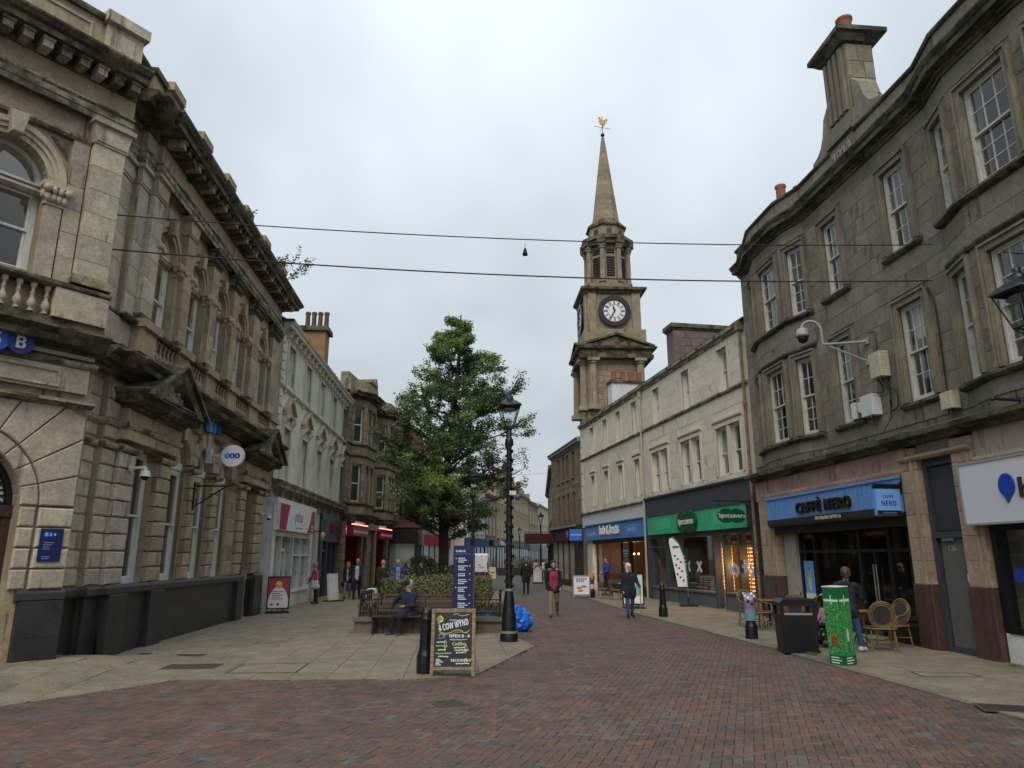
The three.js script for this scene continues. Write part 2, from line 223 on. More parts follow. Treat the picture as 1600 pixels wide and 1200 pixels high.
// ================= corner bank =================
const roundel = (x, cx, cy, r, col, ch) => { x.fillStyle = col; x.beginPath(); x.arc(cx, cy, r, 0, 7); x.fill(); if (ch) { x.fillStyle = '#fff'; x.font = `bold ${r * 1.15}px sans-serif`; x.textAlign = 'center'; x.textBaseline = 'middle'; x.fillText(ch, cx, cy + r * 0.06); } };
{
  const B = facade('bank_building', 'ornate sandstone corner bank with balustrades, pilasters and black granite plinth', -8.23, -14.94, -8.86, -23.28);
  const Mc = facetM(-1.89 - 3.9 * 0.7647, 0.14 - 3.9 * 0.6445, -1.89, 0.14), CW = 3.9, cc = 1.95, DH = 1.06, cant = (prof, y, o = 0, k = 1) => put(sw(prof, y, [[-0.3, o], [CW, o]], k), Mc);
  const END = 10.95, GW = [[2.975, 0.62], [4.745, 0.62], [6.54, 0.62]], UWc = [0.84, 2.88, 4.73, 6.72, 9.25], PIL = [[-0.47, 0.08], [1.6, 2.11], [3.55, 4.05], [5.45, 5.97], [7.63, 8.43], [10.15, 10.95]];
  const CP = (o = 0) => [[-1.8, -0.1], [-0.95, -0.1], [-0.95, 0.05 + o], [-0.4, 0.05 + o], [-0.4, 0.15 + o], [END, 0.15 + o], [END, -0.4]];
  const wall = mk('wall', [
    wallGeo(-0.95, END, 0, 4.26, -0.45, 0, [[0.35, 1.58, 1.38, 4.26], [2.3, 3.65, 1.38, 4.26], [4.1, 5.39, 1.38, 4.26], [5.88, 7.2, 1.38, 4.26], [8.69, 9.96, 0.25, 4.26]]),
    ext([[-0.95, 4.26], ...GW.flatMap(([c, r]) => arcPts(c, 4.26, r, Math.PI, 0, 14)), [END, 4.26], [END, 6.0], [-0.95, 6.0]], -0.45, 0),
    ext([[-0.95, 6.0], [END, 6.0], [END, 10.4], [-0.95, 10.4]], -0.45, 0, 0, UWc.map(c => [[c - 0.55, 6.85], [c + 0.55, 6.85], ...arcPts(c, 8.95, 0.55, 0, Math.PI, 14)])),
    bx(-0.95, END, 10.4, 11.2, -0.45, 0.1), bx(-2.2, -0.95, 0, 11.2, -0.8, -0.13),
    put(merge([wallGeo(0, CW, 0, 2.8, -0.5, 0, [[cc - DH, cc + DH, 0, 2.8]]), ext([[0, 2.8], ...arcPts(cc, 2.8, DH, Math.PI, 0, 20), [CW, 2.8], [CW, 6.0], [0, 6.0]], -0.5, 0), ext([[0, 6.0], [CW, 6.0], [CW, 11.2], [0, 11.2]], -0.5, 0, 0, [[[cc - 0.66, 6.95], [cc + 0.66, 6.95], ...arcPts(cc, 8.73, 0.66, 0, Math.PI, 18)]])]), Mc),
  ], MT.bankWall, B);
  // black granite plinth: separate polished slabs
  const pl = mk('plinth', [bx(-0.4, 8.69, 0, 1.2, -0.02, 0.16), bx(9.96, END, 0, 1.2, -0.02, 0.16), bx(-0.95, -0.4, 0, 1.2, -0.1, 0.06), bx(-1.8, -0.95, 0, 1.2, -0.25, -0.09), put(bx(0, cc - 1.25, 0, 1.2, -0.05, 0.1), Mc), put(bx(cc + 1.25, CW, 0, 1.2, -0.05, 0.1), Mc)], MT.plinth[0], B);
  for (const [a, b, z] of [[-0.4, 2.3, 0.18], [2.3, 5.4, 0.18], [5.4, 8.69, 0.18], [9.96, END, 0.18], [-0.95, -0.4, 0.08]]) stones(pl, MT.plinth, a, b, 0.0, 1.2, z - 0.03, z, 0.42, 1.5, [], { name: 'granite_slab', joint: 0.002, cham: 0.003, uneven: 0 });
  for (const [a, b] of [[-0.4, 0.37], [1.56, 2.32], [8.05, 8.69], [9.96, END]]) mk('granite_slab', blk(a, b, 0.0, 1.2, 0.1, 0.3, 0.01), MT.plinth[1], pl);
  for (const [a, b] of [[0, cc - 1.25], [cc + 1.25, CW]]) stones(pl, MT.plinth, a, b, 0, 1.2, 0.05, 0.13, 0.6, 1.1, [], { name: 'granite_slab', joint: 0.002, cham: 0.004, m: Mc, uneven: 0 });
  const CAPP = [[0, 0], [0.1, 0], [0.13, 0.03], [0.13, 0.14], [0.06, 0.19], [0, 0.19]];
  mk('plinth_capping', [sw(CAPP, 1.19, [[-1.8, -0.1], [-0.95, -0.1], [-0.95, 0.05], [-0.4, 0.05], [-0.4, 0.15], [8.69, 0.15]]), sw(CAPP, 1.19, [[9.96, 0.15], [END, 0.15]]), put(merge([sw(CAPP, 1.19, [[0, 0], [cc - 1.2, 0]]), sw(CAPP, 1.19, [[cc + 1.2, 0], [CW, 0]])]), Mc)], mat([0.06, 0.062, 0.068], { map: rep(TX.flag, 1.7), roughness: 0.5 }), B);
  // channelled piers, block by block
  const RU = { name: 'rusticated_block', joint: 0.012, cham: 0.026, uneven: 0.004 };
  for (const [a, b, z, m] of [[-0.4, 0.35, 0.15, 0], [1.58, 2.3, 0.15, 1], [3.65, 4.1, 0.15, 1], [5.39, 5.88, 0.15, 1], [8.07, 8.69, 0.15, 1], [9.96, END, 0.15, 1], [-0.95, -0.4, 0.05, 0], [-1.8, -0.95, -0.1, 0]]) stones(wall, m ? MT.bankGF : MT.bankPale, a, b, 1.38, a < 0.4 || a === 1.58 || a > 8 ? 4.06 : 4.0, z - 0.2, z, 0.335, 2, [], RU);
  stones(wall, MT.bankGF, 7.2, 8.07, 1.38, 4.0, -0.05, 0.02, 0.45, 0.6, [], { cham: 0.01, joint: 0.006 });
  // moulded reveals beside the tall windows
  for (const u of [2.3, 3.65, 4.1, 5.39, 5.88, 7.2]) { const s = [2.3, 4.1, 5.88].includes(u) ? 1 : -1; mk('jamb_moulding', [cyl(u + s * 0.02, 1.38, 4.1, -0.04, 0.03, 0.03, 8), cyl(u + s * 0.035, 1.38, 4.1, -0.16, 0.035, 0.035, 8), cyl(u + s * 0.02, 1.38, 4.1, -0.27, 0.025, 0.025, 8)], MT.bankGF[1], B); }
  // impost bands
  const imp = (a, b, z = 0.15) => sw(STR, 4.06, [[a - 0.0, -0.2], [a, z], [b, z], [b, -0.2]], 0.9);
  for (const [a, b] of [[-0.4, 0.35], [1.58, 2.3], [3.65, 4.1], [5.39, 5.88], [7.2, 8.69], [9.96, END]]) mk('impost_band', imp(a, b), MT.bankPaleLedge, B);
  mk('impost_band', [sw(STR, 4.06, [[-1.8, -0.1], [-0.95, -0.1], [-0.95, 0.05], [-0.41, 0.05]], 0.9), sw(STR, 4.52, [[-1.8, -0.1], [-0.95, -0.1], [-0.95, 0.05], [-0.4, 0.05], [-0.4, 0.15], [0.3, 0.15]], 0.9)], MT.bankPaleLedge, B);
  stones(wall, MT.bankPale, -0.95, -0.4, 4.25, 5.45, -0.1, 0.05, 0.4, 2, [], RU); stones(wall, MT.bankPale, -1.8, -0.95, 4.25, 5.45, -0.3, -0.1, 0.4, 2, [], RU);
  // voussoirs
  const vous = (cx, cy, r0, r1, n, z0, z1, mats, key, M) => { for (let i = 0; i < n; i++) { const a = Math.PI * (i + 0.03) / n, b = Math.PI * (i + 0.97) / n, k = i === (n - 1) / 2, R = k ? r1 + 0.12 : r1 + (i % 2 ? 0.1 : 0); let g = ext([...arcPts(cx, cy, k ? r0 - 0.05 : r0, a, b, 3), ...arcPts(cx, cy, R, b, a, 3)], z0, z1 + (k ? 0.06 : 0), 0.012); g = uvm(g, rr(0, 5), rr(0, 5)); if (M) g = put(g, M); mk(k ? 'keystone' : 'voussoir', g, k ? key : pick(mats), wall); } };
  for (const [c, r] of GW) vous(c, 4.26, r, r + 0.3, 9, -0.05, 0.1, MT.bankGF, MT.bankPale[0]);
  stones(wall, MT.bankGF, 2.55, 7.9, 5.28, 5.52, -0.03, 0.06, 0.24, 0.9); mk('label_moulding', sw(STR, 5.16, [[2.4, 0.02], [7.95, 0.02]], 0.8), MT.bankPaleLedge, B);
  // pedimented end bays
  for (const c of [0.965, 9.51]) {
    const a = c - 1.4, b = c + 1.45, W_ = 1.62;
    for (const [x0, x1] of [[a, c], [c, b]]) mk('frieze_stone', blk(x0 + 0.004, x1 - 0.004, 4.3, 4.95, -0.02, 0.24, 0.008), pick(MT.bankGF), wall);
    mk('frieze_moulding', sw(STR, 4.52, [[a - 0.01, 0], [a - 0.01, 0.24], [b + 0.01, 0.24], [b + 0.01, 0]], 0.6), MT.bankPaleLedge, B);
    const pd = mk('pediment', [sw(COR, 4.92, [[c - W_ + 0.3, 0], [c - W_ + 0.3, 0.2], [c + W_ - 0.3, 0.2], [c + W_ - 0.3, 0]], 0.9), ext([[c - W_, 5.2], [c + W_, 5.2], [c, 6.16]], 0.02, 0.72, 0, [[[c - W_ + 0.52, 5.22], [c + W_ - 0.52, 5.22], [c, 5.88]]]), ext([[c - W_ - 0.06, 5.2], [c, 6.2], [c + W_ + 0.06, 5.2], [c + W_ + 0.06, 5.27], [c, 6.28], [c - W_ - 0.06, 5.27]], 0.0, 0.82)], MT.bankLedge, B);
    const cv = []; for (let i = 0; i < 46; i++) { const x = rr(-1, 1), y = rr(0, 1); if (y > 0.92 - Math.abs(x) * 0.95) continue; cv.push(ball(c + x * 1.0, 5.26 + y * 0.62, 0.52, rr(0.04, 0.09), 7, 5, rr(0.8, 1.5))); } cv.push(ext([[c - 1.2, 5.2], [c + 1.2, 5.2], [c, 5.9]], 0.05, 0.5)); mk('carved_tympanum', cv, MT.bankGF[0], pd);
  }
  mk('string_cornice', [sw(COR, 5.52, CP(0), 1.05), cant(COR, 5.52, 0, 1.05)], MT.bankLedge, B);
  // balustrade
  mk('balustrade_base', [sw([[-0.3, 0], [0.14, 0], [0.14, 0.16], [-0.3, 0.18]], 6.0, CP(0.02)), cant([[-0.3, 0], [0.2, 0], [0.2, 0.16], [-0.3, 0.18]], 6.0, 0)], MT.bankLedge, B);
  mk('balustrade_rail', [sw([[-0.12, 0], [0.15, 0], [0.2, 0.05], [0.2, 0.1], [0.1, 0.16], [-0.12, 0.16]], 6.7, CP(0.02)), cant([[-0.02, 0], [0.25, 0], [0.3, 0.05], [0.3, 0.1], [0.2, 0.16], [-0.02, 0.16]], 6.7, 0)], MT.bankLedge, B);
  for (const [a, b] of PIL) mk('pedestal', [bx(a - 0.1, b + 0.1, 6.16, 6.71, 0.0, 0.33), bx(a - 0.16, b + 0.16, 6.69, 6.87, 0, 0.42)], pick(MT.bankUF), B);
  for (const q of [bx(-1.8, -0.6, 6.16, 6.71, -0.3, 0.1), put(bx(CW - 0.95, CW - 0.02, 6.16, 6.71, 0, 0.27), Mc), put(bx(0.02, 0.95, 6.16, 6.71, 0, 0.27), Mc)]) mk('pedestal', q, MT.bankPale[0], B);
  const bal = balusterGeo(0.54);
  for (let i = 0; i < 5; i++) { const a = PIL[i][1] + 0.1, b = PIL[i + 1][0] - 0.1, n = Math.round((b - a) / 0.22); for (let k = 0; k < n; k++) mk('baluster', put(bal, T4(lerp(a, b, (k + 0.5) / n), 6.17, 0.2)), MT.bankUF[k % 3], B); }
  for (let k = 0; k < 9; k++) mk('baluster', put(put(bal, T4(1.05 + k * 0.225, 6.17, 0.17)), Mc), MT.bankPale[k % 3], B);
  // upper floor: pilasters of stacked stones, capitals, arched sash windows
  const capital = (a, b, y, z, h, leaf) => { const g = [bx(a - 0.03, b + 0.03, y, y + 0.05, 0, z + 0.03), bx(a - 0.11, b + 0.11, y + h - 0.09, y + h, 0, z + 0.12), ext([[a, y + 0.05], [b, y + 0.05], [b + 0.07, y + h - 0.09], [a - 0.07, y + h - 0.09]], 0, z + 0.05)]; if (leaf) { const n = Math.max(3, Math.round((b - a) / 0.13)); for (let r = 0; r < 2; r++) for (let i = 0; i <= n; i++) g.push(ball(lerp(a - 0.03 * r, b + 0.03 * r, i / n), y + 0.13 + r * 0.15, z + 0.05 + r * 0.04, 0.055, 7, 6, 1.6)); for (const x of [a - 0.04, b + 0.04]) g.push(ball(x, y + h - 0.14, z + 0.1, 0.075, 9, 7)); for (const zz of [0.04, z * 0.6]) g.push(ball(a - 0.04, y + 0.2, zz, 0.06, 7, 6, 1.5)); } return merge(g); };
  PIL.forEach(([a, b], i) => {
    stones(wall, i < 1 ? MT.bankPale : MT.bankUF, a, b, 6.88, 9.85, -0.05, 0.2, 0.5, 2, [], { joint: 0.003, cham: 0.004, uneven: 0.001 });
    mk('pilaster_base', [bx(a - 0.06, b + 0.06, 6.87, 6.95, 0, 0.27), bx(a - 0.03, b + 0.03, 6.95, 7.03, 0, 0.24)], MT.bankLedge, B);
    mk('capital', capital(a, b, 9.83, 0.2, 0.5, i > 1), i > 1 ? MT.bankLedge : MT.bankUF[2], B);
  });
  stones(wall, MT.bankPale, -0.95, -0.47, 6.2, 10.3, -0.1, 0.06, 0.55, 2, [], { joint: 0.003, cham: 0.004 }); stones(wall, MT.bankPale, -1.8, -0.95, 6.2, 10.3, -0.3, -0.1, 0.55, 2, [], { joint: 0.003, cham: 0.004 });
  mk('capital', [capital(-0.95, -0.5, 9.83, 0.06, 0.45, false), put(capital(-1.5, -1.0, 9.83, 0, 0.45, false), T4(0, 0, -0.1))], MT.bankPale[2], B);
  UWc.forEach((c, i) => {
    mk('archivolt', [ring(c, 8.95, 0.55, 0.66, -0.1, 0.05), ring(c, 8.95, 0.66, 0.8, -0.1, 0.09, 0, Math.PI, 18, 0.01), ext([[c - 0.08, 9.44], [c + 0.08, 9.44], [c + 0.14, 9.83], [c - 0.14, 9.83]], 0, 0.2, 0.01)], pick(MT.bankUF), B);
    for (const s of [-1, 1]) { mk('jamb_shaft', bx(c + s * 0.67 - 0.12, c + s * 0.67 + 0.12, 6.87, 8.6, 0, 0.09), pick(MT.bankUF), B); mk('impost_capital', capital(c + s * 0.67 - 0.12, c + s * 0.67 + 0.12, 8.6, 0.09, 0.34, true), MT.bankUF[1], B); }
    mk('transom', sw(STR, 8.74, [[c - 0.55, -0.14], [c + 0.55, -0.14]], 1.2), pick(MT.bankUF), B);
    mk('spandrel_moulding', [ext([[c + 0.62, 9.55], [c + 0.9, 9.2], [c + 0.9, 9.55]], 0, 0.05, 0.01), ext([[c - 0.62, 9.55], [c - 0.9, 9.55], [c - 0.9, 9.2]], 0, 0.05, 0.01)], pick(MT.bankUF), B);
    sash(B, T4(c, 6.87, -0.17), 1.08, 1.9, { arch: true, transom: 0.2, mid: 0.95, curtain: i % 2 === 0 });
  });
  mk('window_back_wall', [bx(-0.95, END, 6.0, 10.4, -2.2, -2.1), bx(-0.95, END, 0.1, 5.4, -2.6, -2.5), bx(-0.95, END, 5.4, 5.6, -2.5, -0.45)], MT.room, B);
  // entablature
  mk('architrave', [sw(ARC, 10.33, CP(0.05)), cant(ARC, 10.33, 0.16, 1)], MT.bankPaleLedge, B);
  const fz = mk('frieze', [sw([[-0.1, 0], [0.02, 0], [0.02, 0.44], [-0.1, 0.44]], 10.67, CP(0.05)), cant([[-0.1, 0], [0.02, 0], [0.02, 0.44], [-0.1, 0.44]], 10.67, 0.14)], MT.bankWall, B);
  for (let u = -0.3; u < END - 0.4; u += 1.1) mk('frieze_stone', blk(u + 0.004, Math.min(END, u + 1.096), 10.69, 11.08, 0.1, 0.24, 0.004), pick(MT.bankUF), fz);
  for (let u = -0.35, k = 0; u < END; u += 0.34, k++) mk('modillion', [bx(u, u + 0.17, 11.12, 11.3, 0.15, 0.62), bx(u - 0.02, u + 0.19, 11.26, 11.31, 0.15, 0.66)], k % 3 ? MT.bankLedge : MT.bankUF[3], B);
  for (let k = 0; k < 12; k++) mk('modillion', put(merge([bx(k * 0.325 + 0.06, k * 0.325 + 0.23, 11.12, 11.3, -0.05, 0.5), bx(k * 0.325 + 0.04, k * 0.325 + 0.25, 11.26, 11.31, -0.05, 0.54)]), Mc), k % 3 ? MT.bankPaleLedge : MT.bankPale[1], B);
  mk('main_cornice', [sw([[0, 0], [0.1, 0], [0.1, 0.2], [0.55, 0.21], [0.57, 0.32], [0.64, 0.36], [0.7, 0.44], [0.7, 0.49], [0, 0.58]], 11.1, CP(0.02)), cant([[0, 0], [0.1, 0], [0.1, 0.2], [0.55, 0.21], [0.57, 0.32], [0.64, 0.36], [0.7, 0.44], [0.7, 0.49], [0, 0.58]], 11.1, 0.08)], MT.bankLedge, B);
  const PP = [[-1.8, -0.1], [-0.95, -0.1], [-0.95, 0.05], [4.3, 0.1]];
  mk('parapet', [cant([[-0.4, 0], [0.1, 0], [0.1, 0.95], [-0.4, 0.95]], 11.62), sw([[-0.4, 0], [0.02, 0], [0.02, 0.95], [-0.4, 0.95]], 11.62, PP), sw([[-0.4, 0], [0.02, 0], [0.02, 0.95], [-0.4, 0.95]], 11.62, [[9.9, 0.1], [END, 0.1]]), bx(4.3, 9.9, 11.62, 11.85, -0.3, 0.14)], MT.bankUF[1], B);
  mk('parapet_coping', [sw([[-0.45, 0], [0.1, 0], [0.12, 0.06], [0.12, 0.12], [0, 0.16], [-0.45, 0.16]], 12.56, [...PP.slice(0, 3), [END, 0.1], [END, -0.35]]), cant([[-0.45, 0], [0.18, 0], [0.2, 0.06], [0.2, 0.12], [0.1, 0.16], [-0.45, 0.16]], 12.56)], MT.bankLedge, B);
  for (const u of [-0.4, 1.6, 3.7, 5.6, 7.8, 10.3]) mk('parapet_pedestal', [bx(u, u + 0.6, 11.62, 12.6, -0.1, 0.2), bx(u - 0.06, u + 0.66, 12.55, 12.76, -0.15, 0.3), bx(u + 0.14, u + 0.46, 11.85, 12.4, 0.2, 0.225)], pick(MT.bankUF), B);
  mk('parapet_pedestal', put(merge([bx(CW - 0.75, CW - 0.02, 11.62, 12.6, 0, 0.18), bx(CW - 0.82, CW + 0.05, 12.55, 12.78, 0, 0.3), bx(CW - 0.58, CW - 0.2, 11.85, 12.4, 0.18, 0.21)]), Mc), MT.bankPale[3], B);
  mk('parapet_panel', [put(merge([bx(0.8, 2.9, 11.9, 11.95, 0.1, 0.13), bx(0.8, 2.9, 12.35, 12.4, 0.1, 0.13), bx(2.85, 2.9, 11.95, 12.35, 0.1, 0.13)]), Mc)], MT.bankPale[2], B);
  for (let k = 0; k < 20; k++) { const u = 4.45 + k * 0.27; mk('parapet_baluster', put(balusterGeo(0.72), T4(u, 11.85, -0.05)), MT.bankLedge, B); }
  mk('roof', [bx(-0.9, END, 11.2, 11.4, -6, -0.3), bx(END - 0.25, END, 0, 11.3, -6, -0.45), bx(-5, END, 0, 11.3, -6.4, -6), put(bx(-0.3, 0, 0, 11.4, -6, 0), Mc)], MT.slate, B);
  // ground floor windows
  const pink = mat('#8c6f92', { roughness: 0.6 });
  const w1 = sash(B, T4(0.965, 1.38, -0.2), 1.23, 2.85, { mid: 1.45, f: 0.09 });
  mk('window_poster', face(-0.5, 0.4, 0.95, 2.1, -0.09), canvasMat(256, 320, (x, w, h) => { x.fillStyle = '#94769b'; x.fillRect(0, 0, w, h); x.fillStyle = '#4d3b57'; for (let k = 0; k < 5; k++) x.fillRect(30, 40 + k * 52, 70 + (k % 3) * 40, 16); }), w1);
  for (const [c, w] of [[2.975, 1.35], [4.745, 1.29], [6.54, 1.32]]) { sash(B, T4(c, 1.38, -0.2), w, 2.72, { mid: 1.35, f: 0.1, rl: 1, ru: 1, blind: 0.0 }); mk('fanlight', [ring(c, 4.26, 0.53, 0.62, -0.26, -0.16), bx(c - 0.62, c + 0.62, 4.1, 4.28, -0.3, -0.1)], MT.white, B); mk('fanlight_pane', ext(arcPts(c, 4.28, 0.53, 0, Math.PI, 14), -0.21, -0.206), MT.glass, B); }
  mk('vertical_blinds', [bx(2.35, 3.6, 1.5, 4.0, -0.62, -0.6), bx(4.15, 5.35, 1.5, 4.0, -0.62, -0.6), bx(5.93, 7.15, 1.5, 4.0, -0.62, -0.6)], mat([0.2, 0.22, 0.16]), B);
  // cash machine bay
  mk('cash_machine', [bx(8.72, 9.93, 0.25, 1.5, -0.3, -0.2), bx(9.0, 9.65, 0.9, 1.75, -0.22, -0.1), bx(8.72, 9.93, 1.5, 4.2, -0.4, -0.34)], MT.dark, B); mk('cash_machine_screen', face(9.1, 9.5, 1.35, 1.6, -0.096), mat('#2d4a8a', { roughness: 0.2 }), B);
  // canted corner: doorway arch, voussoirs, panel, big arched window
  const VN = 11; for (let i = 0; i < VN; i++) { const a = Math.PI * (i + 0.02) / VN, b = Math.PI * (i + 0.98) / VN; mk('voussoir', put(uvm(ext([...arcPts(cc, 2.8, DH, a, b, 3), ...arcPts(cc, 2.8, 1.33, b, a, 3)], -0.3, 0.06, 0.02), rr(0, 5), rr(0, 5)), Mc), pick(MT.bankPale), wall); const o = t => { const k = Math.min((CW / 2 - 0.05) / Math.max(0.001, Math.abs(Math.cos(t))), 1.78 / Math.max(0.001, Math.sin(t))); return [cc + Math.cos(t) * Math.min(k, 2.5), 2.8 + Math.sin(t) * Math.min(k, 2.5)]; }; const pts = [...arcPts(cc, 2.8, 1.35, a, b, 2), o(b), o((a + b) / 2), o(a)]; mk('voussoir', put(uvm(ext(pts, -0.05, 0.1, 0.018), rr(0, 5), rr(0, 5)), Mc), pick(MT.bankPale), wall); }
  for (const [a, b] of [[0.02, cc - 1.35], [cc + 1.35, CW - 0.02]]) stones(wall, MT.bankPale, a, b, 1.38, 2.78, -0.05, 0.1, 0.35, 2, [], { ...RU, m: Mc });
  for (const [a, b] of [[cc - 1.33, cc - DH], [cc + DH, cc + 1.33]]) stones(wall, MT.bankPale, a, b, 1.38, 2.78, -0.3, 0.06, 0.35, 2, [], { ...RU, m: Mc });
  mk('belt_cornice', put(merge([sw(STR, 4.58, [[0, 0.08], [CW, 0.08]], 2), sw(STR, 5.32, [[0, 0.06], [CW, 0.06]], 1.2)]), Mc), MT.bankPaleLedge, B);
  stones(wall, MT.bankPale, 0.1, CW - 0.1, 4.86, 5.32, -0.02, 0.09, 0.46, 2.2, [], { m: Mc, cham: 0.004, joint: 0.003 }); stones(wall, MT.bankPale, 0.05, CW - 0.05, 5.5, 5.95, -0.02, 0.1, 0.45, 1.3, [], { m: Mc, cham: 0.004, joint: 0.003 });
  mk('recessed_panel_frame', put(merge([bx(0.6, CW - 0.6, 4.92, 4.97, 0.09, 0.13), bx(0.6, CW - 0.6, 5.2, 5.25, 0.09, 0.13), bx(0.6, 0.65, 4.97, 5.2, 0.09, 0.13), bx(CW - 0.65, CW - 0.6, 4.97, 5.2, 0.09, 0.13)]), Mc), MT.bankPale[3], B);
  mk('door', put(merge([bx(cc - DH, cc - 0.92, 0.1, 2.75, -0.4, -0.25), bx(cc + 0.92, cc + DH, 0.1, 2.75, -0.4, -0.25), bx(cc - DH, cc + DH, 2.6, 2.8, -0.42, -0.22), bx(cc - 0.92, cc + 0.92, 0.1, 2.6, -0.42, -0.36)]), Mc), MT.woodDark, B);
  mk('lunette_grille', put(merge([ring(cc, 2.82, 0.96, 1.05, -0.4, -0.28), ring(cc, 2.82, 0.56, 0.61, -0.38, -0.3)]), Mc), MT.black, B);
  mk('lunette_glass', put(ext(arcPts(cc, 2.82, 0.96, 0, Math.PI, 20), -0.37, -0.34), Mc), mat([0.03, 0.035, 0.04], { roughness: 0.1 }), B);
  { const L = 'SAVINGS BANK', gs = []; [...L].forEach((ch, i) => { const t = Math.PI * (1 - (i + 0.5) / L.length) , g = ch === ' ' ? null : text3(ch, 0.24, 0.02); if (g) { g.rotateZ(t - Math.PI / 2); g.translate(cc + Math.cos(t) * 0.68, 2.82 + Math.sin(t) * 0.68, -0.33); gs.push(g); } }); mk('lunette_lettering', put(merge(gs), Mc), mat([0.45, 0.45, 0.42]), B); }
  for (const [a, b] of [[CW - 0.66, CW - 0.07], [0.07, 0.66]]) { stones(wall, MT.bankPale, a, b, 6.9, 9.85, -0.02, 0.2, 0.46, 2, [], { m: Mc, cham: 0.004, joint: 0.003, uneven: 0.001 }); mk('pilaster_base', put(merge([bx(a - 0.07, b + 0.07, 6.88, 7.0, 0, 0.28), bx(a - 0.03, b + 0.03, 7.0, 7.08, 0, 0.24)]), Mc), MT.bankPaleLedge, B); mk('capital', put(capital(a, b, 9.83, 0.2, 0.5, false), Mc), MT.bankPale[1], B); }
  stones(wall, MT.bankPale, CW - 0.98, CW - 0.68, 6.9, 9.8, -0.02, 0.08, 0.46, 2, [], { m: Mc, cham: 0.004, joint: 0.003 }); 
  mk('archivolt', put(merge([ring(cc, 8.73, 0.66, 0.76, -0.15, 0.03, 0, Math.PI, 22), ring(cc, 8.73, 0.76, 0.84, -0.1, 0.07, 0, Math.PI, 22), ring(cc, 8.73, 0.84, 0.96, -0.1, 0.11, 0, Math.PI, 22, 0.015)]), Mc), MT.bankPale[0], B);
  mk('keystone', put(ext([[cc - 0.09, 9.36], [cc + 0.09, 9.36], [cc + 0.15, 9.78], [cc - 0.15, 9.78]], 0, 0.26, 0.02), Mc), MT.bankPale[2], wall);
  mk('arch_moulding', put(merge([sw(STR, 9.76, [[0.68, 0.04], [CW - 0.68, 0.04]], 1), ext([[cc + 0.6, 9.68], [cc + 0.92, 9.68], [cc + 0.92, 9.3]], 0, 0.03, 0.006)]), Mc), MT.bankPaleLedge, B);
  for (const s of [-1, 1]) { mk('jamb_shaft', put(bx(cc + s * 0.8 - 0.14, cc + s * 0.8 + 0.14, 6.9, 8.28, 0, 0.1), Mc), MT.bankPale[0], B); mk('impost_capital', put(capital(cc + s * 0.8 - 0.14, cc + s * 0.8 + 0.14, 8.28, 0.1, 0.42, true), Mc), MT.bankPale[1], B); }
  mk('transom', put(sw(STR, 8.46, [[cc - 0.66, -0.2], [cc + 0.66, -0.2]], 1.7), Mc), MT.bankPale[2], B);
  { const m = Mc.clone().multiply(T4(cc, 6.95, -0.33)); sash(B, m, 1.32, 1.56, { arch: true, transom: 0.22, mid: 0.85, f: 0.09 }); }
  mk('window_back_wall', put(bx(0, CW, 6, 10.4, -2.4, -2.3), Mc), MT.room, B);
  // tympanum side ornaments over the canted doorway
  mk('flat_roundel', put(ext(arcPts(0.3, 4.3, 0.12, 0, 6.283, 16), 0.1, 0.13, 0.01), Mc), MT.bankPale[3], B);
  // ---------- signs fixed to the bank ----------
  const BW = (u, v, z) => new THREE.Vector3(u, v, z).applyMatrix4(B.matrix), bry = Math.atan2(-(-8.34), -0.63); B.updateMatrix();
  const cry = bry + Math.atan2(-0.6445, 0.7647);
  const onCant = (u, v, z) => new THREE.Vector3(u, v, z).applyMatrix4(Mc).applyMatrix4(B.matrix);
  { const p = onCant(CW - 0.53, 1.85, 0.1), t = thing('bank_plaque', 'dark blue bank plaque with address beside the arched doorway', 'sign', p.x, p.y, p.z, cry); mk('plate', bx(0.0, 0.36, 0, 0.56, 0, 0.03), mat('#0f1a4d', { roughness: 0.4 }), t); mk('print', face(0.005, 0.355, 0.005, 0.555, 0.033), canvasMat(256, 364, (x, w, h) => { x.fillStyle = '#121f5a'; x.fillRect(0, 0, w, h); roundel(x, 62, 62, 28, '#3b8fe0', 'T'); roundel(x, 112, 62, 28, '#2466c4', 'S'); roundel(x, 162, 62, 28, '#1b2f86', 'B'); x.fillStyle = '#99a2c8'; [[150, 120], [174, 96], [198, 60], [222, 80], [310, 90], [330, 78]].forEach(([y, l]) => { for (let q = 40; q < 40 + l; q += 14) x.fillRect(q, y, 10, 8); }); }), t); }
  { const p = onCant(CW - 1.72, 5.5, 0.2), t = thing('bank_roundel_sign', 'three overlapping blue roundels reading TSB high on the bank corner', 'sign', p.x, p.y, p.z, cry); const R = 0.21; ['T', 'S', 'B'].forEach((ch, i) => { const d = put(cyl(0, 0, 0.05, 0, R, R, 28), T4((i - 1) * 0.36, 0.05, 0.02 + i * 0.006, 0, Math.PI / 2)); mk('roundel', d, mat(['#2f86e4', '#1d5bd0', '#15277e'][i], { roughness: 0.4 }), t); const g = text3(ch, 0.22, 0.012); g.translate((i - 1) * 0.36, -0.06, 0.072 + i * 0.006); mk('letter', g, MT.white, t); }); }
  { const p = BW(4.75, 5.42, 0.12), t = thing('small_roundel_sign', 'small pale blue roundel sign on the stone above the middle arches', 'sign', p.x, p.y, p.z, bry); ['#5aaaf0', '#2f86e4', '#16307f'].forEach((c, i) => { const d = put(cyl(0, 0, 0.1, 0, 0.18, 0.18, 22), T4((i - 1) * 0.26, 0.05, 0.02 + i * 0.02, 0, Math.PI / 2)); mk('roundel', d, mat(c, { roughness: 0.4 }), t); }); }
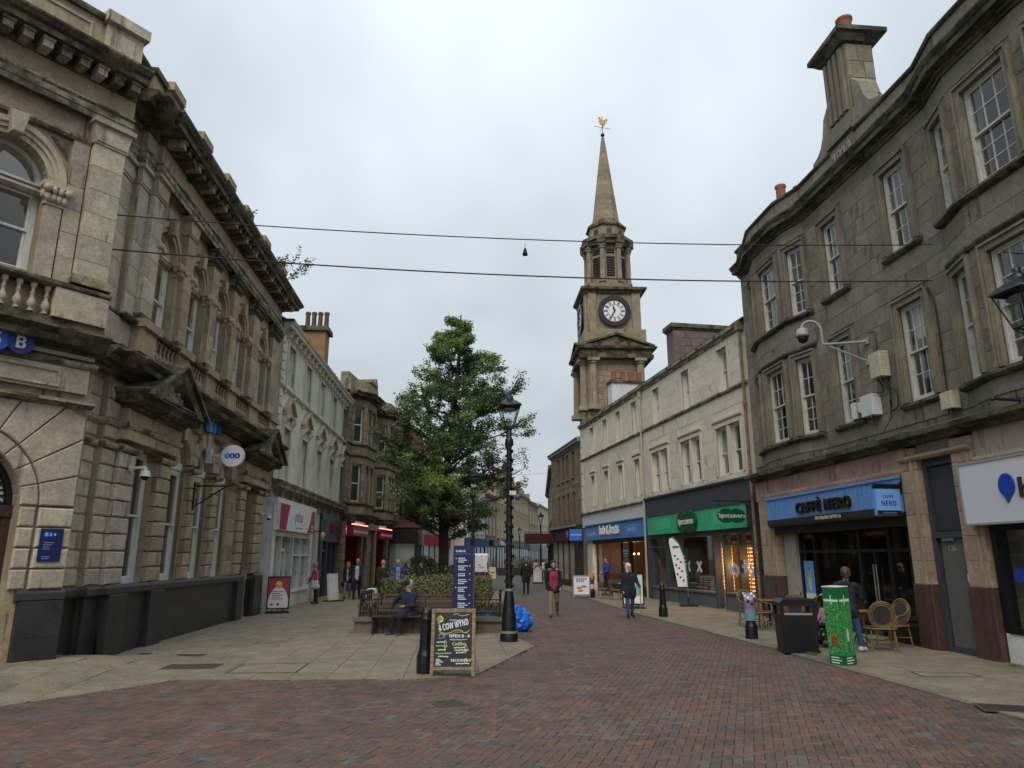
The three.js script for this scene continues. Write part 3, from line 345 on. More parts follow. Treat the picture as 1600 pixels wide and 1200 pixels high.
  { const p = BW(4.7, 4.66, 0.1), t = thing('projecting_bank_sign', 'round white projecting sign with blue TSB roundels above the bank windows', 'sign', p.x, p.y, p.z, bry); mk('bracket', [bx(-0.06, 0.06, -0.2, 0.2, 0, 0.14), bar([0, 0, 0.1], [0, 0, 0.42], 0.03)], MT.white, t); const d = put(cyl(0, -0.07, 0.07, 0, 0.31, 0.31, 32), T4(0, 0, 0.72, 0, 0, Math.PI / 2)); mk('disc', d, MT.white, t); const fm = canvasMat(256, 256, (x, w) => { x.fillStyle = '#e4e6e6'; x.fillRect(0, 0, w, w); roundel(x, 70, 128, 34, '#2f86e4', 'T'); roundel(x, 128, 128, 34, '#1d5bd0', 'S'); roundel(x, 186, 128, 34, '#15277e', 'B'); }); const f = new THREE.CircleGeometry(0.295, 32); f.rotateY(-Math.PI / 2); f.translate(-0.073, 0, 0.72); mk('print', f.toNonIndexed(), fm, t); }
  { const p = BW(3.87, 3.2, 0.16), t = thing('empty_sign_bracket', 'empty black iron triangle bracket fixed to a bank pier', 'bracket', p.x, p.y, p.z, bry); mk('arm', [bar([0, 0.55, 0], [0, 0.55, 0.95], 0.022), bar([0, 0, 0.02], [0, 0.53, 0.8], 0.02), bx(-0.03, 0.03, -0.08, 0.65, 0, 0.03)], MT.iron, t); }
  const dome = (label, p, ry, s = 1) => { const t = thing('dome_camera', label, 'camera', p.x, p.y, p.z, ry); mk('wall_plate', put(cyl(0, 0, 0.05, 0, 0.08 * s, 0.08 * s), T4(0, 0, 0, 0, Math.PI / 2)), MT.white, t); mk('arm', [bar([0, 0, 0.03], [0, 0.02, 0.33 * s], 0.03 * s), bar([0, 0.02, 0.33 * s], [0, -0.06 * s, 0.33 * s], 0.04 * s)], MT.white, t); mk('housing', [cyl(0, -0.17 * s, -0.05 * s, 0.33 * s, 0.11 * s, 0.09 * s)], MT.white, t); mk('lens_dome', ball(0, -0.17 * s, 0.33 * s, 0.085 * s, 14, 8), MT.black, t); };
  dome('white dome camera on the pale corner pier of the bank', BW(0.05, 3.75, 0.16), bry); dome('small white dome camera on the end pier of the bank beside the charity shop', BW(10.6, 3.4, 0.16), bry, 0.8);
}
// ================= ground =================
const inPoly = (x, z, P) => { let c = false; for (let i = 0, j = P.length - 1; i < P.length; j = i++) if ((P[i][1] > z) !== (P[j][1] > z) && x < (P[j][0] - P[i][0]) * (z - P[i][1]) / (P[j][1] - P[i][1]) + P[i][0]) c = !c; return c; };
function clipPoly(S, C) { // subject S by convex clip C (counter-clockwise)
  let out = S; for (let i = 0; i < C.length && out.length; i++) { const a = C[i], b = C[(i + 1) % C.length], ins = p => (b[0] - a[0]) * (p[1] - a[1]) - (b[1] - a[1]) * (p[0] - a[0]) >= -1e-9, inp = out; out = []; for (let k = 0; k < inp.length; k++) { const p = inp[k], q = inp[(k + 1) % inp.length], ip = ins(p), iq = ins(q); if (ip) out.push(p); if (ip !== iq) { const d1 = (b[0] - a[0]) * (p[1] - a[1]) - (b[1] - a[1]) * (p[0] - a[0]), d2 = (b[0] - a[0]) * (q[1] - a[1]) - (b[1] - a[1]) * (q[0] - a[0]), t = d1 / (d1 - d2); out.push([p[0] + (q[0] - p[0]) * t, p[1] + (q[1] - p[1]) * t]); } } }
  return out;
}
// the pavement ramps up to the bank doorway on the corner
const rampY = (x, z) => 0.22 * sst(0, 2.3, (x + 6.76) * -0.831 + (z + 10.12) * -0.555) * sst(-15.3, -13.2, z) * sst(6.1, 7.6, -x);
function ramp(g) { const p = g.attributes.position.array; for (let i = 0; i < p.length; i += 3) p[i + 1] += rampY(p[i], p[i + 2]); g.computeVertexNormals(); return g; }
const area = P => { let a = 0; for (let i = 0; i < P.length; i++) { const q = P[(i + 1) % P.length]; a += P[i][0] * q[1] - q[0] * P[i][1]; } return Math.abs(a / 2); };
const sheet = (P, y) => { const g = new THREE.ShapeGeometry(new THREE.Shape(P.map(p => new THREE.Vector2(p[0], -p[1])))); g.rotateX(-Math.PI / 2); g.translate(0, y, 0); return uvm(g.toNonIndexed()); };
// flat stone with thin chamfer from a plan polygon (x,z)
function slab(P, y, ch = 0.004, th = 0.03) {
  const s = new THREE.Shape(P.map(p => new THREE.Vector2(p[0], -p[1]))); const g = new THREE.ExtrudeGeometry(s, { depth: th - ch, bevelEnabled: true, bevelSize: ch, bevelOffset: -ch, bevelThickness: ch, bevelSegments: 1 }); g.rotateX(-Math.PI / 2); g.translate(0, y - th, 0);
  const q = uvm(g, rr(0, 9), rr(0, 9)); return q;
}
const LEFTB = [[-14, 0.6], [-6.76, -10.12], [-5.35, -12.23], [-1.55, -12.32], [-0.6, -12.75], [0.5, -16.72], [-0.1, -19.4], [-0.19, -22.2], [-0.6, -28], [-1.2, -36]];
const LEFTP = [...LEFTB, [-1.8, -48], [-3, -64], [-16, -64], [-16, 0.6]];
const RIGHTB = [[6.9, -1], [6.3, -9.47], [6.15, -11.27], [5.69, -16.72], [4.44, -25.84], [3.52, -38.74], [3.0, -50]];
const RIGHTP = [...RIGHTB, [2.6, -62], [8, -62], [12, -26], [13, -1]];
struct('ground', sheet([[-400, 100], [400, 100], [400, -700], [-400, -700]], -0.03), mat([0.11, 0.108, 0.105], { map: rep(TX.flag, 4), roughness: 0.95 }));
struct('far_roadway', sheet([[-6, -34.3], [4.5, -34.3], [14, -120], [4, -190], [-14, -190]], -0.003), mat([0.125, 0.13, 0.135], { map: rep(TX.flag, 1.7), bumpMap: rep(TX.grain, 0.5), bumpScale: 0.01, roughness: 0.8 }));
const sand = struct('brick_street', sheet([[-14, 2], [9, 2], [7, -10], [5.9, -18], [4.6, -27], [3.6, -39], [-3, -39], [-1.2, -23], [-6, -14], [-9, -8]], -0.02), mat([0.045, 0.038, 0.032], { map: rep(TX.flag, 0.8), roughness: 1 }));
{ // herringbone pavers
  const th = 0.314, ex = [Math.cos(th), Math.sin(th)], ey = [Math.sin(th), -Math.cos(th)], Wd = 0.1, road = [[-9.2, -6.2], [-6.76, -10.12], [-5.35, -12.23], [-1.55, -12.32], [-0.6, -12.75], [0.5, -16.72], [-0.1, -19.4], [-0.19, -22.2], [-0.6, -28], [-1.0, -34.4], [3.75, -34.4], [4.44, -25.84], [5.69, -16.72], [6.15, -11.27], [6.3, -9.47], [6.8, -6.2]];
  const pal = [[0.165, 0.092, 0.066], [0.143, 0.087, 0.066], [0.182, 0.104, 0.073], [0.13, 0.09, 0.074], [0.118, 0.09, 0.078], [0.15, 0.094, 0.072], [0.098, 0.082, 0.073], [0.135, 0.132, 0.12], [0.2, 0.106, 0.066], [0.162, 0.108, 0.088]], pw = [5, 6, 3, 5, 5, 5, 3, 1.1, 1, 3], tot = pw.reduce((a, b) => a + b);
  const mats = pal.map(c => mat(c, { map: rep(TX.brick, 0.35), bumpMap: rep(TX.grain, 0.25), bumpScale: 0.003, roughness: 0.78 }));
  const list = [];
  for (let a = -180; a < 220; a++) for (let b = 20; b < 420; b++) {
    const k = (((a - b) % 4) + 4) % 4; if (k !== 0 && k !== 3) continue;
    const cx = (a + (k === 0 ? 1 : 0.5)) * Wd, cy = (b + (k === 3 ? 1 : 0.5)) * Wd, x = ex[0] * cx + ey[0] * cy, z = ex[1] * cx + ey[1] * cy;
    if (z > -6.3 || !inPoly(x, z, road)) continue; if (Math.abs(x) > -z * 0.78 + 0.6) continue;
    // patchy relaying: whole areas drift greyer or redder
    const pt = fbm(x * 0.5 + 60, z * 0.5 + 60, 256, 91, 3), n = fbm(x * 1.7 + 60, z * 1.7 + 60, 256, 95, 3); let r = rnd() * tot, i = 0; while ((r -= pw[i]) > 0) i++; if (n > 0.7 && rnd() < 0.3) i = 7; else if (pt > 0.62 && rnd() < 0.3) i = pick([3, 4, 6]); else if (pt < 0.4 && rnd() < 0.45) i = pick([0, 2, 9]);
    list.push([x, z, k === 0, i, Math.hypot(x, z)]);
  }
  list.sort((p, q) => p[4] - q[4]);
  // only bricks inside the frame count as the largest; the others join the mass
  const seen = p => { const d = -p[1]; return Math.abs(p[0]) < 0.6 * d * 1.02 + 0.0 && d > 7.25; };
  let cnt = 0; const rest = []; const one = (p) => { const L = (p[2] ? 0.2 : 0.1) / 2 - 0.0022, D = (p[2] ? 0.1 : 0.2) / 2 - 0.0022, y = rr(-0.0035, 0.0025) + (fbm(p[0] * 0.7 + 50, p[1] * 0.7 + 50, 256, 121, 3) - 0.5) * 0.016, tx = rr(-0.014, 0.014), tz = rr(-0.014, 0.014), c = 0.004; const g = new GB(), Q = (e, h) => [[-1, -1], [1, -1], [1, 1], [-1, 1]].map(([s, t]) => { const u = s * (L - e), v = t * (D - e); return [p[0] + ex[0] * u + ey[0] * v, y + h + u * tx + v * tz, p[1] + ex[1] * u + ey[1] * v]; }), A = Q(c, 0), M = Q(0, -c), B = Q(0, -0.02); g.quad(...A); for (let k = 0; k < 4; k++) { const l = (k + 1) % 4; g.quad(M[k], M[l], A[l], A[k]); g.quad(B[k], B[l], M[l], M[k]); } return g; };
  const rc = [];
  for (const p of list) { const g = one(p); if (cnt < 300 && seen(p)) { cnt++; mk('paving_brick', uvm(g.get(), rr(0, 3), rr(0, 3)), mats[p[3]], sand); } else { rest.push(g.p); const c = pal[p[3]], k = rr(0.88, 1.14) * (1 - 0.2 * sst(0.52, 0.68, fbm(p[0] * 2.3 + 70, p[1] * 2.3 + 70, 512, 133, 5))); rc.push([c[0] * k, c[1] * k, c[2] * k]); } }
  const np = rest.reduce((s, a) => s + a.length, 0), P = new Float32Array(np), C = new Float32Array(np); let o = 0; rest.forEach((a, i) => { P.set(a, o); for (let k = 0; k < a.length; k += 3) C.set(rc[i], o + k); o += a.length; });
  const g = new THREE.BufferGeometry(); g.setAttribute('position', new THREE.BufferAttribute(P, 3)); g.setAttribute('color', new THREE.BufferAttribute(C, 3)); g.computeVertexNormals();
  const m = mat([1, 1, 1], { vertexColors: true, map: rep(TX.brick, 0.35), bumpMap: rep(TX.grain, 0.25), bumpScale: 0.003, roughness: 0.78 }); const o2 = mk('paving_bricks', uvm(g), m, sand); o2.userData.kind = 'stuff';
}
{ // trodden chewing gum and crumbs on the paving
  const g = []; for (let k = 0; k < 260; k++) { const z = -rr(7.4, 22), x = rr(-0.62, 0.62) * -z, r = rr(0.005, 0.016), c = cyl(0, 0, 0.0025, 0, r, r * 0.8, 7); c.scale(1, 1, rr(0.6, 1.2)); const fl = inPoly(x, z, LEFTP) ? 0.018 + rampY(x, z) : inPoly(x, z, RIGHTP) ? 0.034 : 0.009; c.translate(x, fl, z); g.push(c); } const o = mk('chewing_gum_spots', g, mat([0.17, 0.16, 0.14]), sand); o.userData.kind = 'stuff';
}
{ // flagged pavements
  const mats = tones([0.275, 0.245, 0.185], 6, 0.05, 1.9, TX.flag, 0.003), bed = mat([0.055, 0.05, 0.042], { roughness: 1 }), grime = tones([0.225, 0.205, 0.16], 2, 0.06, 1.6, TX.flag, 0.003);
  const lay = (name, P, ox, oz, dx, dz, fu, fv, nu, nv, y, cap, skip) => {
    const base = struct(name, sheet(P, y - 0.014), bed), rest = []; const all = [];
    for (let j = 0; j < nv; j++) for (let i = -1; i < nu; i++) {
      const o = (j % 2) * 0.5, q = (u, v) => [ox + dx * u * fu - dz * v * fv, oz + dz * u * fu + dx * v * fv], jj = 0.0035 / fu, kk = 0.0035 / fv;
      let C = [q(i + o + jj, j + kk), q(i + o + 1 - jj, j + kk), q(i + o + 1 - jj, j + 1 - kk), q(i + o + jj, j + 1 - kk)]; if ((C[1][0] - C[0][0]) * (C[2][1] - C[0][1]) - (C[1][1] - C[0][1]) * (C[2][0] - C[0][0]) < 0) C.reverse();
      const cx = (C[0][0] + C[2][0]) / 2, cz = (C[0][1] + C[2][1]) / 2; if (cz > -6.5 || Math.abs(cx) > -cz * 0.8 + 1.5 || (skip && skip(cx, cz))) continue;
      const S = clipPoly(P, C); if (S.length < 3 || area(S) < 0.012) continue; all.push([S, Math.hypot(cx, cz), cx, cz]);
    }
    all.sort((a, b) => a[1] - b[1]); let n = 0;
    for (const [S, d, cx, cz] of all) { let g = slab(S, y + rr(-0.003, 0.003), 0.003, 0.03); if (P === LEFTP) g = ramp(g); const vis = Math.abs(cx) < -cz * 0.73; if (n < cap && vis) { n++; mk('paving_flag', g, pick(rnd() < 0.12 ? grime : mats), base); } else rest.push(g); }
    if (rest.length) { const s = mk('paving_flags', rest, mats[0], base); s.userData.kind = 'stuff'; }
    return base;
  };
  lay('pavement', LEFTP, -8.6, -4, -0.0753, -0.9972, 0.9, 0.62, 64, 24, 0.014, 300);
  lay('pavement', RIGHTP, 4.2, -62, 0.115, 0.993, 0.75, 0.6, 84, 16, 0.03, 290);
  // right kerb stones
  const kb = struct('kerb', sheet([[6.95, -1], [6.25, -9.47], [6.1, -11.3], [5.64, -16.75], [4.4, -25.85], [3.48, -38.75], [2.96, -50], [3.02, -50], [7.05, -1]], -0.004), mat([0.07, 0.066, 0.058]));
  for (let i = 0; i < RIGHTB.length - 1; i++) { const [x0, z0] = RIGHTB[i], [x1, z1] = RIGHTB[i + 1], L = Math.hypot(x1 - x0, z1 - z0), n = Math.max(1, Math.round(L / 0.92)); for (let k = 0; k < n; k++) { const a = (k + 0.006) / n, b = (k + 0.994) / n, nx = (z1 - z0) / L, nz = -(x1 - x0) / L, P = [[lerp(x0, x1, a), lerp(z0, z1, a)], [lerp(x0, x1, b), lerp(z0, z1, b)]]; if (lerp(z0, z1, a) > -7) continue; mk('kerb_stone', slab([P[0], P[1], [P[1][0] + nx * 0.13, P[1][1] + nz * 0.13], [P[0][0] + nx * 0.13, P[0][1] + nz * 0.13]], 0.033, 0.008, 0.05), grime[k % 2], kb); } }
  // iron covers and cellar lights let into the flags
  const rim = mat([0.06, 0.056, 0.05], { roughness: 0.8 }), plate = mat([0.045, 0.042, 0.038], { map: rep(TX.flag, 0.4), bumpMap: rep(TX.grain, 0.1), bumpScale: 0.01, roughness: 0.7 }); 
  const cover = (label, x, z, w, d, ry, m) => { const t = thing('inspection_cover', label, 'cover', x, (x < -4 ? 0.01 + rampY(x, z) : x > 5 ? 0.024 : -0.002), z, ry); mk('frame', [bx(-w / 2, w / 2, 0, 0.012, -d / 2, -d / 2 + 0.04), bx(-w / 2, w / 2, 0, 0.012, d / 2 - 0.04, d / 2), bx(-w / 2, -w / 2 + 0.04, 0, 0.012, -d / 2 + 0.04, d / 2 - 0.04), bx(w / 2 - 0.04, w / 2, 0, 0.012, -d / 2 + 0.04, d / 2 - 0.04)], rim, t); mk('lid', bx(-w / 2 + 0.045, w / 2 - 0.045, 0, 0.01, -d / 2 + 0.045, d / 2 - 0.045), m, t); };
  const lid = mat([0.095, 0.085, 0.075], { map: rep(TX.flag, 0.5), bumpMap: rep(TX.grain, 0.15), bumpScale: 0.01 });
  cover('square mottled cover in the flags near the bank', -5.75, -13.6, 0.95, 0.6, 0.08, lid); cover('long dark metal cover set in flags close to the bank wall', -6.5, -15.1, 0.7, 0.3, 0.05, plate); cover('small dark metal cover in flags by the bank plinth', -7.7, -15.3, 0.7, 0.25, 0.06, plate);
  cover('wide four panel cover beside the brick edge', -4.3, -13.4, 1.2, 1.1, 0.08, mats[1]); cover('square drain cover set diagonally among the bricks', -0.85, -10.35, 0.42, 0.42, 0.5, lid); cover('dark cover in the kerb edge flags near the corner', 6.35, -9.9, 0.6, 0.5, -0.3, plate); cover('outlined cover in flags before the closed door', 7.2, -12.6, 0.95, 0.5, -0.1, mats[3]);
}
// ================= right side: grey stone building of 1914 =================
const pot = (u, y, z, h = 0.7, r = 0.16) => lathe([[r * 0.85, 0], [r, 0.02], [r * 0.92, h * 0.8], [r * 1.12, h * 0.86], [r * 1.12, h * 0.97], [r * 0.8, h], [r * 0.75, h * 0.6]], 14, u, z, y);
const SURR = tones([0.27, 0.245, 0.185], 3, 0.08); function surround(parent, M, w, h, m, t = 0.19) { m = pick(SURR); mk('window_surround', put(merge([bx(-w / 2 - t, -w / 2, -0.02, h + t, -0.1, 0.07), bx(w / 2, w / 2 + t, -0.02, h + t, -0.1, 0.07), bx(-w / 2, w / 2, h, h + t, -0.1, 0.07), bx(-w / 2 - t, -w / 2 - t + 0.05, -0.02, h + t, 0.07, 0.11), bx(w / 2 + t - 0.05, w / 2 + t, -0.02, h + t, 0.07, 0.11), bx(-w / 2 - t, w / 2 + t, h + t - 0.05, h + t + 0.002, 0.07, 0.112), bx(-w / 2 - t * 0.55, -w / 2 - t * 0.4, 0, h + t * 0.4, 0.07, 0.09), bx(w / 2 + t * 0.4, w / 2 + t * 0.55, 0, h + t * 0.4, 0.07, 0.09)]), M), m, parent); }
{
  const N = facade('stone_building', 'soot grey stone building with bay windows, ribbed chimney and date tablet', 8.1, -26.2, 9.1, -15.4), E_ = 20;
  const bay = c => [[c - 2, 0], [c - 1, 0.3], [c + 1, 0.3], [c + 2, 0]], NP = [[2.05, 0], ...bay(4.75), ...bay(14.25), [E_, 0]];
  const mids = [[8.06, 0.82], [10.92, 0.88]], VL = [5.35, 7.58], VU = [8.95, 11.02];
  const ops = mids.flatMap(([c, w]) => [[c - w / 2, c + w / 2, ...VL], [c - w / 2, c + w / 2, ...VU]]), bo = [[2.75, 6.75, 4.6, 12.9], [12.25, 16.25, 4.6, 12.9]];
  const wall = mk('wall', [wallGeo(2.05, E_, 4.4, 12.0, -0.45, -0.02, [...ops, ...bo]), bx(E_ - 0.3, E_, 0, 12, -0.45, -0.02)], MT.greyWall, N);
  stones(wall, MT.grey, 2.05, 17.2, 4.85, 11.75, -0.06, 0, 0.43, 0.85, [...ops.map(o => [o[0] - 0.19, o[1] + 0.19, o[2] - 0.02, o[3] + 0.19]), ...bo], { cham: 0.004, joint: 0.003, uneven: 0.003 });
  for (const [c, w] of mids) for (const [a, b] of [VL, VU]) {
    surround(N, T4(c, a, 0), w, b - a, MT.greyLedge); sash(N, T4(c, a, -0.11), w, b - a, { mat: MT.oldWhite, cols: 3, ru: 2, rl: 2, bar: 0.02, blind: a > 8 ? 0 : 0.35 * (c > 10 ? 1 : 0) });
    mk('window_sill', sw(STR, a - 0.17, [[c - w / 2 - 0.26, 0], [c + w / 2 + 0.26, 0]], 1.3), MT.greyLedge, N);
  }
  for (const c of [4.75, 14.25]) {
    const P = bay(c);
    const geos = [], fs = [];
    for (let i = 0; i < 3; i++) { const [a, b] = [P[i], P[i + 1]], L = Math.hypot(b[0] - a[0], b[1] - a[1]), M = facetM(a[0], a[1], b[0], b[1]), w = i === 1 ? 1.12 : 0.64; const o = [[L / 2 - w / 2, L / 2 + w / 2, ...VL], [L / 2 - w / 2, L / 2 + w / 2, ...VU]]; geos.push(put(wallGeo(0, L, 4.6, 12.0, -0.4, -0.02, o), M)); fs.push([L, M, w, o, i]); }
    const wm = mk('bay_wall', geos, MT.greyWall, N);
    for (const [L, M, w, o, i] of fs) {
      stones(wm, MT.grey, 0, L, 4.85, 11.75, -0.06, 0, 0.43, 1.0, o.map(q => [q[0] - 0.17, q[1] + 0.17, q[2] - 0.02, q[3] + 0.17]), { cham: 0.004, joint: 0.003, m: M });
      for (const [a, b] of [VL, VU]) { const m = M.clone().multiply(T4(L / 2, a, 0)); surround(N, m, w, b - a, MT.greyLedge, 0.17); sash(N, M.clone().multiply(T4(L / 2, a, -0.11)), w, b - a, { mat: MT.oldWhite, cols: i === 1 ? 3 : 2, ru: 2, rl: 3, bar: 0.02, f: 0.055 }); }
    }
    for (const v of [VL[0], VU[0]]) mk('bay_sill', sw(STR, v - 0.18, [[c - 2.05, 0], ...P.slice(1, 3), [c + 2.05, 0]], 1.5), MT.greyLedge, N);
    mk('bay_head_moulding', sw(STR, VL[1] + 0.22, P, 0.9), MT.greyLedge, N);
  }
  mk('rear_walls', [bx(2.3, E_, 4.4, 12, -5, -4.9), bx(2.1, 2.3, 0, 12.2, -6, -0.45), bx(2.3, E_, 7.95, 8.15, -4.9, -0.45), bx(2.3, E_, 4.3, 4.5, -4.9, -0.45)], MT.room, N);
  mk('roof', bx(2.3, E_, 12.0, 12.2, -6, -0.35), MT.slate, N);
  mk('main_cornice', sw(COR, 11.72, NP, 0.72), MT.greyLedge, N);
  const pp = mk('parapet', sw([[-0.35, 0], [0.06, 0], [0.06, 0.72], [-0.35, 0.72]], 12.02, NP), MT.greyWall, N);
  for (let i = 0; i < NP.length - 1; i++) { const [a, b] = [NP[i], NP[i + 1]], L = Math.hypot(b[0] - a[0], b[1] - a[1]); stones(pp, MT.grey, 0.02, L - 0.02, 12.05, 12.72, 0.03, 0.085, 0.7, 1.1, [], { m: facetM(a[0], a[1], b[0], b[1]), cham: 0.004, joint: 0.003 }); }
  mk('parapet_coping', sw([[-0.4, 0], [0.12, 0], [0.15, 0.04], [0.15, 0.09], [0.05, 0.13], [-0.4, 0.13]], 12.72, NP), MT.greyLedge, N);
  // chimney with ribs, scrolls and date tablet
  { const c = 9.25, y0 = 12.05; const ch = mk('chimney', [bx(c - 0.52, c + 0.52, y0, 15.5, -0.75, 0.05), bx(c - 0.6, c + 0.6, y0, 13.4, -0.75, 0.09)], MT.grey[0], N);
    for (let k = 0; k < 4; k++) mk('rib', bx(c - 0.42 + k * 0.24, c - 0.28 + k * 0.24, 13.45, 15.35, 0.05, 0.14), MT.grey[2], ch);
    for (const s of [-1, 1]) { const g = ext([[0.0, 0], [1.0, 0], [1.12, 0.12], [1.05, 0.35], [0.8, 0.42], [0.6, 0.55], [0.42, 0.85], [0.3, 1.3], [0, 1.6]], -0.5, 0.02, 0.01); if (s < 0) g.scale(-1, 1, 1); if (s < 0) { const p = g.attributes.position.array; for (let i = 0; i < p.length; i += 9) for (let e = 0; e < 3; e++) { const t = p[i + 3 + e]; p[i + 3 + e] = p[i + 6 + e]; p[i + 6 + e] = t; } g.computeVertexNormals(); } g.translate(c + s * 0.58, 12.7, 0); mk('scroll', uvm(g), MT.grey[3], ch); }
    stones(ch, MT.grey, 0.02, 0.78, 12.8, 15.4, -0.03, 0.03, 0.55, 0.5, [], { m: T4(c + 0.52, 0, 0.05, Math.PI / 2), name: 'stone' });
    mk('chimney_cap', sweep([[0, 15.4], [0.1, 15.45], [0.22, 15.6], [0.3, 15.65], [0.3, 15.78], [0, 15.85]], [[c - 0.52, -0.75], [c - 0.52, 0.05], [c + 0.52, 0.05], [c + 0.52, -0.75], [c - 0.5, -0.75]]), MT.greyLedge, ch);
    mk('chimney_cap', bx(c - 0.5, c + 0.5, 15.5, 15.84, -0.74, 0.04), MT.greyLedge, ch);
    for (const [u, z] of [[c + 0.3, -0.2], [c - 0.15, -0.35]]) mk('chimney_pot', pot(u, 15.84, z, 0.55, 0.2), MT.clay, ch);
    mk('date_tablet', [bx(c - 0.55, c + 0.55, 12.12, 12.85, 0.0, 0.13), bx(c - 0.62, c + 0.62, 12.82, 12.92, 0.0, 0.2)], MT.grey[1], ch); const t = text3('1914', 0.3, 0.04); t.translate(c, 12.28, 0.12); mk('date_numerals', t, stoneMat([0.42, 0.39, 0.31]), ch);
    mk('iron_stay', [bar([c + 0.5, 14.2, -0.5], [c + 1.6, 12.85, -0.35], 0.015), bar([c + 0.9, 13.7, -0.45], [c + 0.55, 13.5, -0.4], 0.012)], MT.iron, ch); }
  { const ch = mk('party_chimney', [bx(2.1, 3.0, 12.2, 14.25, -3.4, -1.3), bx(2.0, 3.1, 14.25, 14.5, -3.5, -1.2)], MT.grey[4], N); for (const z of [-1.6, -2.3]) mk('chimney_pot', pot(2.55, 14.5, z, 0.8, 0.18), MT.clay, ch); }
  // ground-floor cornice and shop surrounds
  mk('shop_cornice', sw([[0, 0], [0.1, 0], [0.12, 0.08], [0.34, 0.12], [0.36, 0.22], [0, 0.34]], 4.36, [[2.0, 0.08], [E_, 0.08]]), MT.greyLedge, N);
  { const t = []; for (let k = 0; k < 260; k++) { const u = rr(3.2, 10.8); t.push(ball(u, 4.62 - rr(0, 0.02), 0.3 + rr(-0.14, 0.14), rr(0.015, 0.045), 6, 4, 0.6)); } const o = mk('moss', t, MT.moss, N); o.userData.kind = 'stuff'; }
  mk('pink_band', [bx(2.05, 10.05, 3.72, 4.36, -0.3, 0.06)], MT.pinkBand[0], N); stones(N.children.at(-1), MT.pinkBand, 2.1, 9.98, 3.74, 4.34, 0.04, 0.09, 0.6, 1.0, [], { cham: 0.003, joint: 0.003 });
  mk('fascia_bead', [bx(3.0, 9.9, 3.72, 3.76, 0.1, 0.16), sw(STR, 3.76, [[2.9, 0.1], [9.95, 0.1]], 0.5)], MT.pinkBand[1], N);
  for (const [a, b] of [[2.3, 3.25], [9.95, 10.53], [11.63, 12.25]]) { stones(wall, MT.pinkStone, a, b, 1.36, a > 9 ? 4.3 : 3.72, -0.25, 0.12, 0.52, 2, [], { cham: 0.006, joint: 0.003 }); mk('pilaster_rib', bx(b - 0.2, b - 0.12, 1.36, a > 9 ? 4.0 : 3.7, 0.12, 0.15), MT.pinkStone[2], N); mk('granite_base', blk(a - 0.02, b + 0.02, 0.02, 1.36, -0.25, 0.16, 0.01), MT.granite, N); mk('granite_base', bx(b - 0.22, b - 0.1, 0.02, 1.34, 0.16, 0.19), MT.granite, N); }
  stones(wall, MT.grey, 10.53, 11.63, 4.0, 4.36, -0.2, 0.08, 0.36, 0.6); mk('pilaster_capital', [sw(STR, 4.0, [[10.0, 0.1], [12.25, 0.1]], 1.2)], MT.pinkStone[1], N);
  // coffee shop front
  const S = mk('coffee_shopfront', [bx(3.3, 9.9, 2.62, 2.86, -0.3, 0.1), bx(3.25, 9.92, 2.84, 2.9, -0.28, 0.26), bx(4.05, 4.15, 0, 2.62, -0.36, -0.26), bx(4.9, 5.0, 0, 2.62, -0.36, -0.26), bx(7.2, 7.32, 0, 2.62, -0.36, -0.26), bx(8.5, 8.62, 0, 2.62, -0.36, -0.26), bx(9.3, 9.4, 0, 2.62, -0.36, -0.26), bx(4.15, 9.3, 2.05, 2.13, -0.36, -0.26), bx(4.15, 7.2, 0, 0.35, -0.36, -0.24), bx(8.62, 9.9, 0, 0.42, -0.36, -0.2), bx(9.4, 9.9, 0.42, 2.62, -0.4, -0.3)], MT.black, N);
  mk('side_panel', bx(3.32, 4.05, 0, 2.62, -0.3, -0.16), mat([0.4, 0.38, 0.32], { map: rep(TX.paint, 1) }), N); mk('bench_ledge', [bx(8.7, 9.85, 0.4, 0.47, -0.2, 0.12), bx(8.75, 9.8, 0.1, 0.38, -0.2, 0.02), bx(8.7, 9.85, 0.04, 0.1, -0.2, 0.1)], MT.black, N);
  for (const [a, b, y0, y1] of [[4.15, 4.9, 0.35, 2.05], [5.0, 7.2, 0.35, 2.05], [7.32, 8.5, 0.05, 2.05], [8.62, 9.3, 0.42, 2.05], [4.15, 7.2, 2.13, 2.6], [7.32, 9.3, 2.13, 2.6]]) mk('pane', face(a, b, y0, y1, -0.31), MT.glass, S);
  mk('door_handle', [bar([7.86, 0.85, -0.24], [7.86, 1.75, -0.24], 0.018), bar([7.98, 0.85, -0.24], [7.98, 1.75, -0.24], 0.018)], MT.steel, S); mk('door_stile', [bx(7.88, 7.96, 0.05, 2.05, -0.34, -0.27)], MT.black, S);
  const drink = () => canvasMat(160, 320, (x, w, h) => { x.fillStyle = '#5d9ede'; x.fillRect(0, 0, w, h); x.fillStyle = '#dfe8ef'; x.fillRect(0, h * 0.86, w, h * 0.14); x.fillStyle = '#a9b24e'; x.fillRect(55, 75, 50, 70); x.fillStyle = '#d9c48e'; x.fillRect(58, 145, 44, 105); x.fillStyle = '#6a7a32'; x.fillRect(60, 52, 40, 26); x.fillStyle = '#7fb3e6'; x.fillRect(20, 262, 120, 12); });
  mk('window_poster', face(4.2, 4.78, 0.75, 1.82, -0.29), drink(), S); mk('window_poster', face(9.42, 9.8, 0.75, 1.9, -0.28), drink(), S);
  mk('interior', [bx(3.2, 10, -0.02, 0.02, -4.5, -0.36), bx(3.2, 10, 0, 3, -4.6, -4.5), bx(3.1, 3.2, 0, 3, -4.5, -0.4), bx(9.95, 10.05, 0, 3, -4.5, -0.4), bx(3.2, 10, 2.9, 3, -4.5, -0.4)], mat([0.035, 0.03, 0.027]), N);
